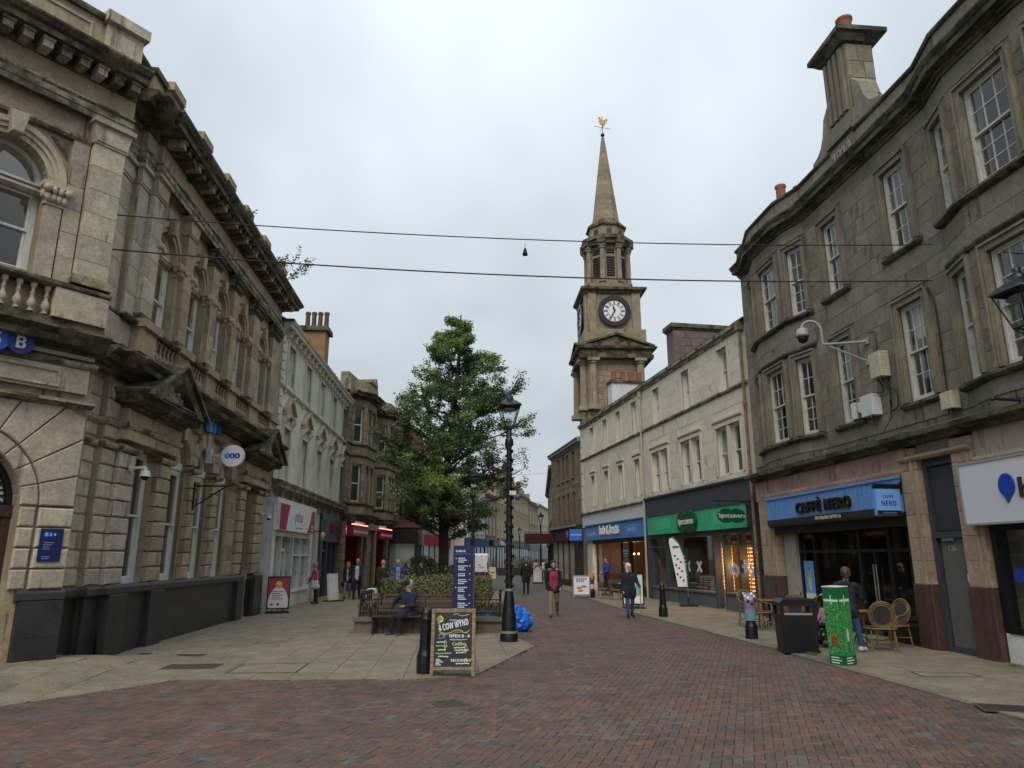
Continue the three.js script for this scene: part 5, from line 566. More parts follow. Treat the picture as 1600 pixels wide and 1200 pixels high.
// ================= left side: cream terrace with pedimented windows =================
const darkGlass = mat([0.03, 0.034, 0.038], { roughness: 0.12 });
{
  const th = 3.2 * Math.PI / 180, L = 15.6, ax = -9.0, az = -26.7, T = facade('terrace_building', 'cream rendered terrace with pedimented windows and stained walls', ax, az, ax - Math.sin(th) * L, az - Math.cos(th) * L);
  const C = [1.5, 4.6, 7.7, 10.85, 13.95], ops = C.flatMap(c => [[c - 0.55, c + 0.55, 8.7, 10.32], [c - 0.55, c + 0.55, 4.95, 6.95]]);
  const wall = mk('wall', wallGeo(0, L, 4.4, 10.75, -0.4, 0, ops), MT.creamW, T);
  for (const c of C) {
    mk('window_surround', [bx(c - 0.69, c - 0.55, 8.6, 10.45, -0.05, 0.06), bx(c + 0.55, c + 0.69, 8.6, 10.45, -0.05, 0.06), bx(c - 0.55, c + 0.55, 10.32, 10.45, -0.05, 0.06)], MT.creamWTrim, T); sash(T, T4(c, 8.7, -0.2), 1.1, 1.62, { mid: 0.8 });
    mk('window_surround', [bx(c - 0.7, c - 0.55, 4.85, 7.1, -0.05, 0.07), bx(c + 0.55, c + 0.7, 4.85, 7.1, -0.05, 0.07), bx(c - 0.55, c + 0.55, 6.95, 7.1, -0.05, 0.07)], MT.creamWTrim, T); sash(T, T4(c, 4.95, -0.2), 1.1, 2.0, { mid: 1.0 });
    const p = mk('window_pediment', [sw(STR, 7.38, [[c - 0.66, 0], [c - 0.66, 0.08], [c + 0.66, 0.08], [c + 0.66, 0]], 1.2), ext([[c - 0.74, 7.54], [c + 0.74, 7.54], [c, 8.06]], 0, 0.1), ext([[c - 0.78, 7.55], [c, 8.1], [c + 0.78, 7.55], [c + 0.78, 7.64], [c, 8.2], [c - 0.78, 7.64]], 0, 0.23)], stoneMat([0.56, 0.5, 0.38], 1.4, TX.stone, 0.005), T);
    for (const s of [-1, 1]) mk('console', ext([[0, 0], [0.06, 0.02], [0.1, 0.2], [0.26, 0.42], [0.26, 0.55], [0, 0.55]], -0.11, 0.11, 0.01).rotateY(-Math.PI / 2).translate(c + s * 0.6, 6.86, 0.0), MT.creamWTrim, p);
  }
  mk('string_course', [sw(STR, 8.38, [[0, 0], [L, 0]], 1.5)], MT.creamWTrim, T); for (let u = 0.7; u < L; u += 1.55) mk('string_bracket', ext([[0, 0], [0.1, 0.1], [0.1, 0.2], [0, 0.2]], -0.1, 0.1).rotateY(-Math.PI / 2).translate(u, 8.19, 0), MT.creamWTrim, T);
  mk('eaves_cornice', sw(COR, 10.62, [[0, 0], [L, 0]], 0.75), MT.creamWTrim, T); for (let u = 0.4; u < L; u += 0.78) mk('eaves_bracket', [bx(u, u + 0.16, 10.45, 10.72, 0, 0.24), bx(u - 0.02, u + 0.18, 10.66, 10.72, 0, 0.28)], MT.creamWTrim, T);
  for (const u of [0, L - 0.45]) for (let k = 0; k < 16; k++) mk('quoin', blk(u + (u ? (k % 2) * 0.12 : 0), u + 0.45 - (u ? 0 : (k % 2) * 0.12), 4.75 + k * 0.36, 5.08 + k * 0.36, -0.02, 0.06, 0.03), MT.creamWTrim, T);
  mk('roof', put(ext([[0, 11.0], [4.4, 13.4], [4.4, 13.2], [0.3, 10.95]], 0, L), T4(0, 0, 0.3, Math.PI / 2)), MT.slate, T); { const g = []; for (let k = 0; k < L / 0.3; k++) g.push(bx(k * 0.3, k * 0.3 + 0.27, 10.98, 11.06 + rr(0, 0.06), -0.2, 0.38)); const o = mk('eaves_slates', g, MT.slate, T); o.userData.kind = 'stuff'; }
  mk('rear_walls', [bx(0, 0.2, 0, 10.9, -6, -0.4), bx(L - 0.2, L, 0, 10.9, -6, -0.4), bx(0.2, L - 0.2, 0, 10.9, -6, -5.9), bx(0.2, L - 0.2, 4.3, 4.4, -5.9, -0.4), bx(0.2, L - 0.2, 7.6, 7.7, -5.9, -0.4)], MT.room, T);
  { const ch = mk('chimney', bx(9.0, 10.0, 10.95, 13.5, -1.5, -0.3), stoneMat([0.36, 0.22, 0.11]), T); mk('chimney_cap', [bx(8.85, 10.15, 13.5, 13.75, -1.65, -0.15)], MT.greyLedge, ch); for (let k = 0; k < 4; k++) mk('chimney_pot', pot(9.5, 13.75, -0.4 - k * 0.33, 0.95, 0.13), MT.clayDark, ch); }
  mk('shop_cornice', [sw(COR, 4.36, [[0, 0], [L, 0]], 0.7), bx(0, L, 4.0, 4.4, -0.4, 0.02)], stoneMat([0.4, 0.38, 0.3], 1.7, TX.soot, 0.005), T);
  // charity shop: white timber front
  const S = mk('shopfront_frame', [bx(-0.1, 6.6, 3.9, 4.1, -0.3, 0.34), bx(-0.15, 0.25, 0, 3.9, -0.3, 0.24), bx(6.15, 6.5, 0, 3.9, -0.3, 0.24), bx(0.25, 6.15, 2.72, 2.9, -0.3, 0.22), bx(1.35, 1.47, 0.6, 2.72, -0.3, 0.18), bx(3.2, 3.34, 0.1, 2.72, -0.3, 0.18), bx(4.7, 4.8, 0.6, 2.72, -0.3, 0.18), bx(3.34, 6.15, 1.98, 2.05, -0.3, 0.16), bx(3.34, 6.15, 0, 0.55, -0.3, 0.2), bx(3.34, 6.15, 0.55, 0.64, -0.3, 0.28), bx(0.25, 1.35, 0, 0.55, -0.3, 0.2), bx(1.47, 1.6, 0.1, 2.2, -0.3, 0.1), bx(2.3, 2.42, 0.1, 2.2, -0.3, 0.1), bx(1.47, 2.42, 2.15, 2.27, -0.3, 0.1)], MT.white, T);
  for (const [a, b, c, d] of [[0.25, 1.35, 0.55, 2.72], [3.34, 4.7, 0.64, 1.98], [4.8, 6.15, 0.64, 1.98], [3.34, 6.15, 2.05, 2.72], [1.6, 2.3, 0.1, 2.15]]) mk('pane', face(a, b, c, d, 0.0), MT.glass, S);
  mk('interior', [bx(0, 6.4, 0, 0.05, -4, -0.3), bx(0, 6.4, 0, 2.9, -4.1, -4), bx(0, 6.4, 2.85, 2.95, -4, -0.3), bx(6.4, 6.5, 0, 2.9, -4, -0.3)], mat([0.12, 0.09, 0.085]), T); { for (let k = 0; k < 9; k++) mk('garment', put(cyl(0, 0, 0.9, 0, 0.16, 0.1, 8), T4(0.5 + k * 0.65, 1.0, -1.2 - (k % 3) * 0.5)), mat([[0.4, 0.05, 0.08], [0.5, 0.5, 0.52], [0.1, 0.12, 0.3], [0.35, 0.3, 0.1], [0.02, 0.02, 0.02]][k % 5]), T); }
  mk('sign_board', [bx(-0.05, 5.9, 2.92, 3.92, 0.1, 0.42)], MT.white, T); mk('sign_print', face(-0.03, 5.88, 2.94, 3.9, 0.424), canvasMat(768, 128, (x, w, h) => { x.fillStyle = '#d5d8da'; x.fillRect(0, 0, w, h); x.fillStyle = '#9c1236'; x.beginPath(); x.moveTo(0, 0); x.lineTo(190, 0); x.quadraticCurveTo(150, 60, 130, 128); x.lineTo(0, 128); x.fill(); x.beginPath(); x.moveTo(690, 0); x.lineTo(768, 0); x.lineTo(768, 128); x.lineTo(590, 128); x.quadraticCurveTo(660, 70, 690, 0); x.fill(); x.font = 'bold 74px sans-serif'; x.fillStyle = '#1d5f86'; x.fillText('p', 300, 78); x.fillStyle = '#3a3f7a'; x.fillText('d', 346, 78); x.fillStyle = '#b01846'; x.fillText('sa', 394, 78); x.fillStyle = '#777'; x.fillRect(305, 108, 170, 6); x.fillStyle = '#e6d5da'; x.fillRect(690, 84, 50, 8); x.fillRect(684, 104, 60, 8); }), T);
  // closed doorway bay and dark shop
  stones(wall, [MT.creamWTrim, MT.creamW], 6.55, 9.05, 0, 4.0, -0.3, 0.0, 0.8, 1.2, [[7.4, 8.3, 0, 2.6]], { name: 'render_panel', joint: 0.002, cham: 0.003 }); mk('side_door', bx(7.4, 8.3, 0, 2.6, -0.3, -0.15), mat([0.05, 0.06, 0.075]), T);
  { const g = thing('wall_lantern', 'small brass wall lantern beside the charity shop sign', 'lamp', 0, 0, 0); T.updateMatrix(); const p = new THREE.Vector3(7.7, 2.9, 0.1).applyMatrix4(T.matrix); g.position.copy(p); g.rotation.y = T.rotation.y; mk('arm', bar([0, 0.2, 0], [0, 0.25, 0.35], 0.02), MT.iron, g); mk('lantern_body', lathe([[0.02, 0.2], [0.12, 0.12], [0.1, -0.12], [0.02, -0.18]], 8, 0, 0.35), mat([0.5, 0.4, 0.2], { metalness: 0.5, roughness: 0.4 }), g); }
  const D = mk('dark_shopfront', [bx(9.05, 15.55, 2.72, 2.95, -0.3, 0.1), bx(9.0, 9.5, 0, 4.0, -0.3, 0.12), bx(15.1, 15.6, 0, 4.0, -0.3, 0.12), bx(9.0, 15.6, 3.78, 4.05, -0.3, 0.16), bx(10.9, 11.1, 0, 2.72, -0.3, 0.05), bx(12.4, 12.5, 0.5, 2.72, -0.3, 0.0), bx(13.6, 13.7, 0.5, 2.72, -0.3, 0.0), bx(11.1, 15.1, 0, 0.5, -0.3, 0.06), bx(9.5, 10.9, 2.2, 2.3, -0.3, 0)], mat([0.045, 0.055, 0.075], { map: rep(TX.paint, 1.1), roughness: 0.5 }), T);
  for (const [a, b, c] of [[9.5, 10.9, 0.05], [11.1, 12.4, 0.5], [12.5, 13.6, 0.5], [13.7, 15.1, 0.5]]) mk('pane', face(a, b, c, 2.72, -0.12), MT.glass, D);
  mk('interior', [bx(9, 15.5, 0, 0.05, -3.5, -0.3), bx(9, 15.5, 0, 2.9, -3.6, -3.5), bx(9, 15.5, 2.8, 2.9, -3.5, -0.3)], mat([0.1, 0.11, 0.115]), T);
  mk('sign_board', bx(9.5, 15.1, 2.96, 3.78, 0.02, 0.14), mat([0.022, 0.024, 0.034], { roughness: 0.5 }), T); { const t = text3('NUTS', 0.55, 0.03); t.scale(1.15, 1, 1); t.translate(12.1, 3.1, 0.14); mk('sign_letters', t, mat([0.2, 0.02, 0.03]), T); }
}
// ================= weathered stone block with canted bays =================
function plainWindow(parent, M, w, h, o = {}) { const g = grp('window', parent, M), f = 0.07, x = w / 2; mk('window_frame', [bx(-x, -x + f, 0, h, -0.06, 0.04), bx(x - f, x, 0, h, -0.06, 0.04), bx(-x + f, x - f, 0, f, -0.06, 0.05), bx(-x + f, x - f, h - f, h, -0.06, 0.04), bx(-x + f, x - f, h * 0.5 - 0.03, h * 0.5 + 0.03, -0.05, 0.03)], o.mat ?? MT.white, g); mk('pane', [face(-x + f, x - f, f, h * 0.5 - 0.03, -0.01)], darkGlass, g); mk('pane', [face(-x + f, x - f, h * 0.5 + 0.03, h - f, 0.0)], darkGlass, g); return g; }
{
  const T = facade('stone_building', 'weathered stone building with canted bays over red shop entrances', -9.5, -42.3, -8.9, -52), m = tones([0.31, 0.26, 0.18], 5, 0.12), ledge = stoneMat([0.15, 0.125, 0.085], 1.8, TX.soot, 0.01);
  const path = [[-1.4, 0], [-0.7, 0], [0.1, 0.7], [2.3, 0.7], [3.1, 0], [5.3, 0], [6.0, 0.7], [8.2, 0.7], [9.0, 0], [9.6, 0]];
  const geos = [], fs = []; for (let i = 0; i < path.length - 1; i++) { const [a, b] = [path[i], path[i + 1]], L = Math.hypot(b[0] - a[0], b[1] - a[1]), M = facetM(a[0], a[1], b[0], b[1]), ws = L > 1.9 ? (i === 4 ? [[L / 2, 1.0]] : [[L * 0.27, 0.85], [L * 0.73, 0.85]]) : L > 0.9 ? [[L / 2, 0.62]] : []; const o = ws.flatMap(([c, w]) => [[c - w / 2, c + w / 2, 8.6, 10.75], [c - w / 2, c + w / 2, 5.1, 7.25]]); geos.push(put(wallGeo(0, L, 4.1, 11.4, -0.4, 0, o), M)); fs.push([L, M, ws, o]); }
  const wall = mk('wall', geos, m[0], T);
  for (const [L, M, ws, o] of fs) { stones(wall, m, 0, L, 4.3, 11.3, -0.02, 0.03, 0.5, 0.75, o, { m: M, cham: 0.02, joint: 0.008 }); for (const [c, w] of ws) for (const y of [8.6, 5.1]) plainWindow(T, M.clone().multiply(T4(c, y, -0.2)), w, 2.15); }
  mk('sill_band', [sw(STR, 8.36, path, 1.7), sw(STR, 7.7, path, 1.2), sw(STR, 4.9, path, 1.5)], ledge, T); mk('bay_apron', sw([[0, 0], [0.04, 0], [0.04, 0.55], [0, 0.55]], 7.85, path), m[2], T);
  mk('main_cornice', sw(COR, 11.2, path, 1.0), ledge, T); mk('shop_cornice', sw(COR, 3.95, path, 0.8), ledge, T);
  mk('parapet', [sw([[-0.3, 0], [0.05, 0], [0.05, 0.7], [-0.3, 0.7]], 11.6, path), bx(-1.4, 0.6, 11.6, 12.7, -0.6, -0.1), bx(3.6, 4.9, 11.6, 13.3, -1.2, -0.1), bx(3.4, 5.1, 13.2, 13.4, -1.3, 0)], m[1], T); mk('gable', put(ext([[0, 11.6], [2.2, 11.6], [1.2, 13.8], [0.9, 13.8]], -0.35, 0), T4(4.0, 0, -0.1)), m[3], T);
  mk('roof', [bx(-1.4, 9.6, 11.5, 11.9, -6, -0.4), bx(-1.4, -1.2, 0, 11.5, -6, -0.4), bx(-1.4, 9.6, 0, 11.5, -6.2, -6)], MT.slate, T); mk('rear_walls', [bx(-1.2, 9.6, 4.1, 11.4, -2.5, -2.4)], MT.room, T);
  for (const [a, b] of [[-1.4, -0.9], [2.4, 5.6], [9.0, 9.6]]) stones(wall, m, a, b, 0, 3.95, -0.4, 0.1, 0.45, 0.8, [], { cham: 0.02, joint: 0.01 });
  { const g = [put(ext(arcPts(4.0, 3.95, 0.5, 0, 3.14, 12), 0.1, 0.3), T4()), cyl(3.0, 0.2, 3.6, 0.22, 0.17, 0.15), cyl(5.0, 0.2, 3.6, 0.22, 0.17, 0.15), bx(2.7, 5.3, 3.6, 3.95, 0.05, 0.42)]; mk('doorpiece', g, m[4], T); }
  const red = mat('#7d1015', { roughness: 0.45 });
  for (const [a, b, i] of [[-0.9, 2.4, 0], [5.6, 9.0, 1]]) { mk('entrance_lining', [bx(a, b, 0, 3.1, -1.6, -1.5), bx(b - 0.1, b, 0, 3.1, -1.5, -0.1), bx(a, b, 3.1, 3.2, -1.5, 0.1)], red, T); mk('entrance_floor', bx(a, b, 0, 0.05, -1.5, 0), MT.slate, T); mk('sign_box', bx(a, b, 3.15, 3.75, 0.1, 0.5), mat('#9c1a2a', { roughness: 0.4 }), T); mk('sign_stripe', bx(a + 0.1, b - 0.1, 3.3, 3.45, 0.5, 0.51), mat('#cfc4c4'), T); mk('sign_strip_light', bx(a + 0.1, b - 0.1, 3.76, 3.82, 0.35, 0.5), mat([1, 0.6, 0.55], { emissive: new THREE.Color(1, 0.35, 0.3), emissiveIntensity: 1.6 }), T); if (i) mk('yellow_poster', face(a + 0.2, a + 1.2, 0.6, 2.6, -1.495), mat('#b79a2c'), T); }
}
// ================= red sandstone corner behind the tree =================
{
  const rs = tones([0.21, 0.085, 0.06], 4, 0.12), T = facade('sandstone_building', 'red sandstone corner building with black shopfront behind the tree', -9.2, -53, -6.9, -53.2), W_ = 2.3;
  const o = [[0.55, 1.55, 8.2, 10.2], [0.55, 1.55, 5.0, 7.0]]; const wall = mk('wall', [wallGeo(0, W_, 3.9, 11.2, -0.4, 0, o), bx(W_ - 0.4, W_, 0, 11.2, -9, -0.4), bx(0, 0.2, 0, 11.2, -9, -0.4)], rs[0], T); stones(wall, rs, 0, W_, 4.0, 11.1, -0.02, 0.03, 0.45, 0.7, o, { cham: 0.008 });
  for (const y of [8.2, 5.0]) plainWindow(T, T4(1.05, y, -0.15), 1.0, 2.0); mk('arched_hood', ring(1.05, 7.1, 0.6, 0.8, 0, 0.12), rs[1], T); mk('string_course', sw(STR, 7.75, [[0, 0], [W_, 0], [W_, -3]], 1.4), rs[2], T); mk('shop_cornice', sw(STR, 4.0, [[0, 0], [W_, 0], [W_, -3]], 1.6), rs[2], T);
  mk('shopfront', [bx(0.0, W_ + 0.05, 2.9, 3.95, -0.3, 0.08), bx(0, 0.25, 0, 2.9, -0.3, 0.05), bx(W_ - 0.2, W_, 0, 2.9, -0.3, 0.05), bx(0.25, W_ - 0.2, 0, 0.35, -0.3, 0.02)], MT.black, T); mk('display_back', bx(0.25, W_ - 0.2, 0.35, 2.9, -0.4, -0.3), mat([0.36, 0.36, 0.3]), T); mk('pane', face(0.25, W_ - 0.2, 0.35, 2.9, -0.1), MT.glass, T);
  const st = (g) => put(merge(g), T4(W_, 0, 0, Math.PI / 2)); mk('side_shopfront', st([bx(0.2, 5, 2.8, 3.7, 0.02, 0.3), bx(0.2, 5, 0, 0.4, 0, 0.1), ...[0.2, 1.4, 2.6, 3.8, 4.9].map(u => bx(u, u + 0.12, 0.4, 2.8, 0, 0.1))]), MT.charcoal, T); mk('side_sign_emblem', st([bx(1.2, 3.2, 3.0, 3.5, 0.3, 0.32)]), MT.lead, T); mk('side_windows', st([bx(0.4, 4.8, 0.4, 2.8, 0, 0.03)]), darkGlass, T);
  mk('gable_stack', [bx(-1.2, 0.9, 11.2, 13.1, -5, -3), bx(-1.3, 1.0, 13.1, 13.3, -5.1, -2.9)], stoneMat([0.12, 0.1, 0.1]), T); for (let k = 0; k < 7; k++) mk('chimney_pot', pot(-1.0 + k * 0.29, 13.3, -3.6, 0.45, 0.12), MT.clayDark, T); mk('gable_wall', ext([[-0.5, 11.2], [2.3, 11.2], [0.9, 12.9]], -2.9, -2.6), stoneMat([0.3, 0.17, 0.08]), T); mk('roof', bx(0, W_, 11.2, 11.4, -9, 0.1), MT.slate, T);
}
// ================= steeple =================
{
  const S = thing('clock_steeple', 'tall stone clock steeple with louvred belfry and slender spire', 'steeple', 8.96, 0, -62.45, 0.052);
  const m = tones([0.34, 0.295, 0.21], 5, 0.08, 3.2), led = stoneMat([0.19, 0.165, 0.115], 2.6, TX.soot, 0.012), h = 2.5;
  const sq = (r, y0, y1, p) => sweep(p.map(q => [q[0], q[1] + y0]), [[-r, -r], [-r, r], [r, r], [r, -r], [-r, -r + 0.001]]);
  const body = mk('lower_stage', [bx(-h, h, 0, 19.0, -h, h)], m[0], S);
  const face4 = f => { for (let k = 0; k < 4; k++) f(T4(0, 0, 0, k * Math.PI / 2), k); };
  for (const k of [0, 3]) { const M = T4(0, 0, 0, k === 0 ? 0 : -Math.PI / 2); stones(body, m, -h, h, 13.5, 18.9, h - 0.02, h + 0.03, 0.55, 1.1, [], { m: M, cham: 0.012, joint: 0.006 });
    mk('corner_column', put(merge([cyl(-h + 0.42, 14.6, 18.3, h + 0.3, 0.36, 0.31, 18), cyl(-h + 0.42, 18.3, 18.5, h + 0.3, 0.42, 0.42, 18), bx(-h - 0.1, -h + 0.95, 18.5, 18.75, h - 0.1, h + 0.8), bx(-h - 0.1, -h + 0.95, 14.2, 14.6, h - 0.1, h + 0.8)]), M), m[2], S);
    mk('corner_column', put(merge([cyl(h - 0.42, 14.6, 18.3, h + 0.3, 0.36, 0.31, 18), cyl(h - 0.42, 18.3, 18.5, h + 0.3, 0.42, 0.42, 18), bx(h - 0.95, h + 0.1, 18.5, 18.75, h - 0.1, h + 0.8), bx(h - 0.95, h + 0.1, 14.2, 14.6, h - 0.1, h + 0.8)]), M), m[3], S);
    mk('blind_arch', put(merge([ring(0, 16.2, 0.9, 1.15, h, h + 0.12), bx(-1.15, -0.9, 14.0, 16.2, h, h + 0.1), bx(0.9, 1.15, 14.0, 16.2, h, h + 0.1)]), M), m[1], S);
    const dk = MT.dark; mk('pediment', put(merge([ext([[-h - 0.7, 19.75], [h + 0.7, 19.75], [0, 20.75]], h - 0.3, h + 0.55), ext([[-h - 0.85, 19.78], [0, 20.85], [h + 0.85, 19.78], [h + 0.85, 19.95], [0, 21.05], [-h - 0.85, 19.95]], h - 0.4, h + 0.8)]), M), led, S); }
  mk('entablature', [sq(h, 18.75, 0, [[0, 0], [0.72, 0], [0.72, 0.3], [0.62, 0.32], [0.62, 0.72], [0.95, 0.8], [1.0, 1.0], [0, 1.15]])], led, S);
  mk('clock_stage_base', bx(-2.75, 2.75, 19.9, 21.5, -2.75, 2.75), m[1], S);
  const cs = mk('clock_stage', bx(-2.42, 2.42, 21.5, 25.0, -2.42, 2.42), m[4], S); for (const k of [0, 3]) { const M = T4(0, 0, 0, k ? -Math.PI / 2 : 0); stones(cs, m, -2.42, 2.42, 21.5, 24.9, 2.4, 2.45, 0.5, 0.9, [], { m: M, cham: 0.008 }); for (const s of [-1, 1]) mk('clock_pilaster', put(bx(s * 2.0 - 0.38, s * 2.0 + 0.38, 21.5, 24.95, 2.4, 2.6), M), m[2], S); }
  mk('clock_stage_cornice', sq(2.42, 24.9, 0, [[0, 0], [0.2, 0], [0.25, 0.2], [0.5, 0.3], [0.55, 0.5], [0, 0.75]]), led, S);
  for (const k of [0, 3]) { // clock faces
    const c = grp('clock', S), M = T4(0, 0, 0, k ? -Math.PI / 2 : 0); const P = g => put(merge(g), M.clone().multiply(T4(0, 23.2, 2.62)));
    mk('rim', P([ring(0, 0, 1.02, 1.45, 0, 0.14, 0, 6.2832, 44, 0.03)]), MT.black, c); mk('dial', P([ext(arcPts(0, 0, 1.03, 0, 6.2832, 40), 0, 0.05)]), mat([0.72, 0.74, 0.74], { roughness: 0.4 }), c);
    const tk = [ring(0, 0, 0.98, 1.02, 0.05, 0.07, 0, 6.2832, 40), ring(0, 0, 0.58, 0.61, 0.05, 0.065, 0, 6.2832, 32)]; for (let i = 0; i < 12; i++) { const a = i * Math.PI / 6, w = [0.05, 0.035, 0.06][i % 3]; for (const o of [-0.07, 0, 0.07]) tk.push(put(bx(-w * 0.35 + o * (i % 4 ? 1 : 0.4), w * 0.35 + o * (i % 4 ? 1 : 0.4), 0.64, 0.93, 0.05, 0.07), T4(0, 0, 0, 0, 0, a))); } mk('numerals', P(tk), MT.dark, c);
    mk('hour_hand', P([put(ext([[-0.05, -0.12], [0.05, -0.12], [0.08, 0.3], [0, 0.55], [-0.08, 0.3]], 0.075, 0.1), T4(0, 0, 0, 0, 0, 0.22))]), MT.dark, c); mk('minute_hand', P([put(ext([[-0.04, -0.2], [0.04, -0.2], [0.05, 0.5], [0, 0.9], [-0.05, 0.5]], 0.105, 0.125), T4(0, 0, 0, 0, 0, -3.62))]), MT.dark, c);
  }
  const oct = (r, prof, y) => { const P = []; for (let i = 0; i <= 8; i++) { const a = -Math.PI * 2 * i / 8 - Math.PI / 8 + Math.PI / 2 + Math.PI; P.push([r * Math.cos(a), r * Math.sin(a)]); } return sweep(prof.map(q => [q[0], q[1] + y]), P); };
  const o8 = (r, y0, y1, r2 = r) => { const g = new THREE.CylinderGeometry(r2, r, y1 - y0, 8, 1); g.rotateY(Math.PI / 8); g.translate(0, (y0 + y1) / 2, 0); return uvm(g.toNonIndexed()); };
  const flat = g => { g = g.toNonIndexed ? g : g; g.deleteAttribute('normal'); g.computeVertexNormals(); return g; };
  mk('belfry_base', [flat(o8(2.45, 25.4, 26.0)), flat(o8(2.2, 26.0, 26.4))], m[1], S); const bf = mk('belfry', flat(o8(1.86, 26.2, 30.2)), m[0], S);
  for (let i = 0; i < 8; i++) {
    const a = i * Math.PI / 4, M = T4(0, 0, 0, a), r = 1.86 * Math.cos(Math.PI / 8); mk('louvre_opening', put(merge([bx(-0.38, 0.38, 26.9, 28.9, r - 0.02, r + 0.012), bx(-0.38, 0.38, 29.15, 29.7, r - 0.02, r + 0.012)]), M), MT.dark, bf);
    for (let k = 0; k < 8; k++) mk('louvre_slat', put(put(bx(-0.36, 0.36, -0.03, 0.03, -0.08, 0.1), T4(0, 27.05 + k * 0.25, r + 0.02, 0, 0.5)), M), mat([0.1, 0.075, 0.06]), bf); for (let k = 0; k < 2; k++) mk('louvre_slat', put(put(bx(-0.36, 0.36, -0.03, 0.03, -0.08, 0.1), T4(0, 29.3 + k * 0.25, r + 0.02, 0, 0.5)), M), mat([0.1, 0.075, 0.06]), bf);
    mk('belfry_column', put(merge([cyl(0, 26.5, 29.6, 1.98, 0.25, 0.22, 14), cyl(0, 29.6, 29.8, 1.98, 0.31, 0.31, 14), cbx(0, 29.92, 1.98, 0.66, 0.24, 0.66), cbx(0, 26.4, 1.98, 0.62, 0.24, 0.62)]), T4(0, 0, 0, a + Math.PI / 8)), m[i % 4], S);
    mk('entablature_block', put(bx(-0.36, 0.36, 30.05, 30.75, 1.6, 2.5), T4(0, 0, 0, a + Math.PI / 8)), led, S); mk('drum_opening', put(bx(-0.24, 0.24, 31.2, 31.75, 1.5, 1.63), T4(0, 0, 0, a)), MT.dark, S);
  }
  mk('belfry_cornice', [flat(o8(2.3, 30.0, 30.5)), flat(o8(2.55, 30.5, 30.8)), flat(o8(2.2, 30.8, 31.0))], led, S); mk('drum', [flat(o8(1.75, 31.0, 32.1))], m[2], S); mk('drum_cornice', [flat(o8(1.95, 32.1, 32.3)), flat(o8(1.9, 32.3, 32.9, 1.35))], led, S);
  const sp = mk('spire', [flat(o8(1.3, 32.9, 42.2, 0.14))], m[3], S); for (let k = 0; k < 17; k++) { const y = 32.95 + k * 0.54, r0 = lerp(1.3, 0.14, (y - 32.9) / 9.3) + 0.012, r1 = lerp(1.3, 0.14, (y + 0.52 - 32.9) / 9.3) + 0.012; mk('stone_course', flat(o8(r0, y, y + 0.525, r1)), pick(m), sp); }
  const gold = mat([0.7, 0.45, 0.1], { metalness: 0.85, roughness: 0.35 }); const v = thing('weathercock', 'gilded weathercock on the tip of the spire', 'weathervane', 8.96, 42.2, -62.45, 0.3); mk('rod', [bar([0, 0, 0], [0, 2.4, 0], 0.035), bar([-0.85, 1.15, 0], [0.85, 1.15, 0], 0.022), bar([0, 1.15, -0.6], [0, 1.15, 0.6], 0.022), ball(0, 0.32, 0, 0.2)], MT.iron, v); mk('cockerel', ext([[-0.35, 1.75], [-0.2, 1.5], [0.1, 1.42], [0.3, 1.6], [0.5, 1.9], [0.62, 2.15], [0.45, 2.25], [0.2, 2.05], [0.0, 1.95], [-0.15, 2.1], [-0.22, 2.3], [-0.36, 2.3], [-0.42, 2.15], [-0.34, 2.1]], -0.05, 0.05, 0.02), gold, v);
}
// ================= brown stone shop past the coffee bar =================
function rowBuilding(name, label, a, b, o) {
  const T = facade(name, label, a[0], a[1], b[0], b[1]), L = Math.hypot(b[0] - a[0], b[1] - a[1]), ops = o.wins.map(([c, w, y0, y1]) => [c - w / 2, c + w / 2, y0, y1]); const ms = o.mats;
  const wall = mk('wall', wallGeo(0, L, o.gf, o.h, -0.4, 0, ops), ms[0], T); if (o.course) stones(wall, ms, 0, L, o.gf, o.h, -0.01, 0.02, o.course, o.course * 2, ops, { cham: 0.006, joint: 0.004 });
  for (const [c, w, y0, y1] of o.wins) { if (!o.boarded) plainWindow(T, T4(c, y0, -0.05), w, y1 - y0, { mat: o.frame }); else mk('boarded_window', [bx(c - w / 2, c + w / 2, y0, y1, -0.16, -0.1)], o.frame, T); mk('window_sill', bx(c - w / 2 - 0.08, c + w / 2 + 0.08, y0 - 0.14, y0, 0, 0.1), ms[1 % ms.length], T); }
  mk('eaves', sw(COR, o.h - 0.2, [[-0.1, 0], [L + 0.1, 0]], 0.6), o.eave ?? ms[0], T); mk('side_walls', [bx(0, 0.3, 0, o.h, -6, -0.4), bx(L - 0.3, L, 0, o.h, -6, -0.4), bx(0.3, L - 0.3, 0, o.h, -6.2, -6)], ms[0], T);
  mk('roof', put(ext([[0, o.h + 0.05], [4, o.h + 1.8], [8, o.h + 0.05]], 0, L), T4(0, 0, 0.2, Math.PI / 2)), MT.slate, T); if (o.pots) for (const [u, n] of o.pots) { const c = mk('chimney', [bx(u - 0.5, u + 0.5, o.h, o.h + 2.3, -2.6, -1.2)], ms[0], T); for (let k = 0; k < n; k++) mk('chimney_pot', pot(u, o.h + 2.3, -1.4 - k * 0.4, 0.7, 0.15), MT.clayDark, c); }
  mk('shop_fascia', [bx(0.1, L - 0.1, o.gf - 0.9, o.gf + 0.02, -0.3, 0.2)], o.fascia, T); const sf = mk('shopfront', [...Array.from({ length: Math.max(2, Math.round(L / 2)) + 1 }, (_, k, n = Math.max(2, Math.round(L / 2))) => bx(0.15 + k * (L - 0.45) / n, 0.3 + k * (L - 0.45) / n, 0, o.gf - 0.9, -0.3, 0.05)), bx(0.15, L - 0.15, 0, 0.45, -0.3, 0.02)], o.front ?? MT.black, T); mk('shop_window', bx(0.3, L - 0.3, 0.45, o.gf - 0.9, -0.1, 0.0), o.glass ?? darkGlass, T); return T;
}
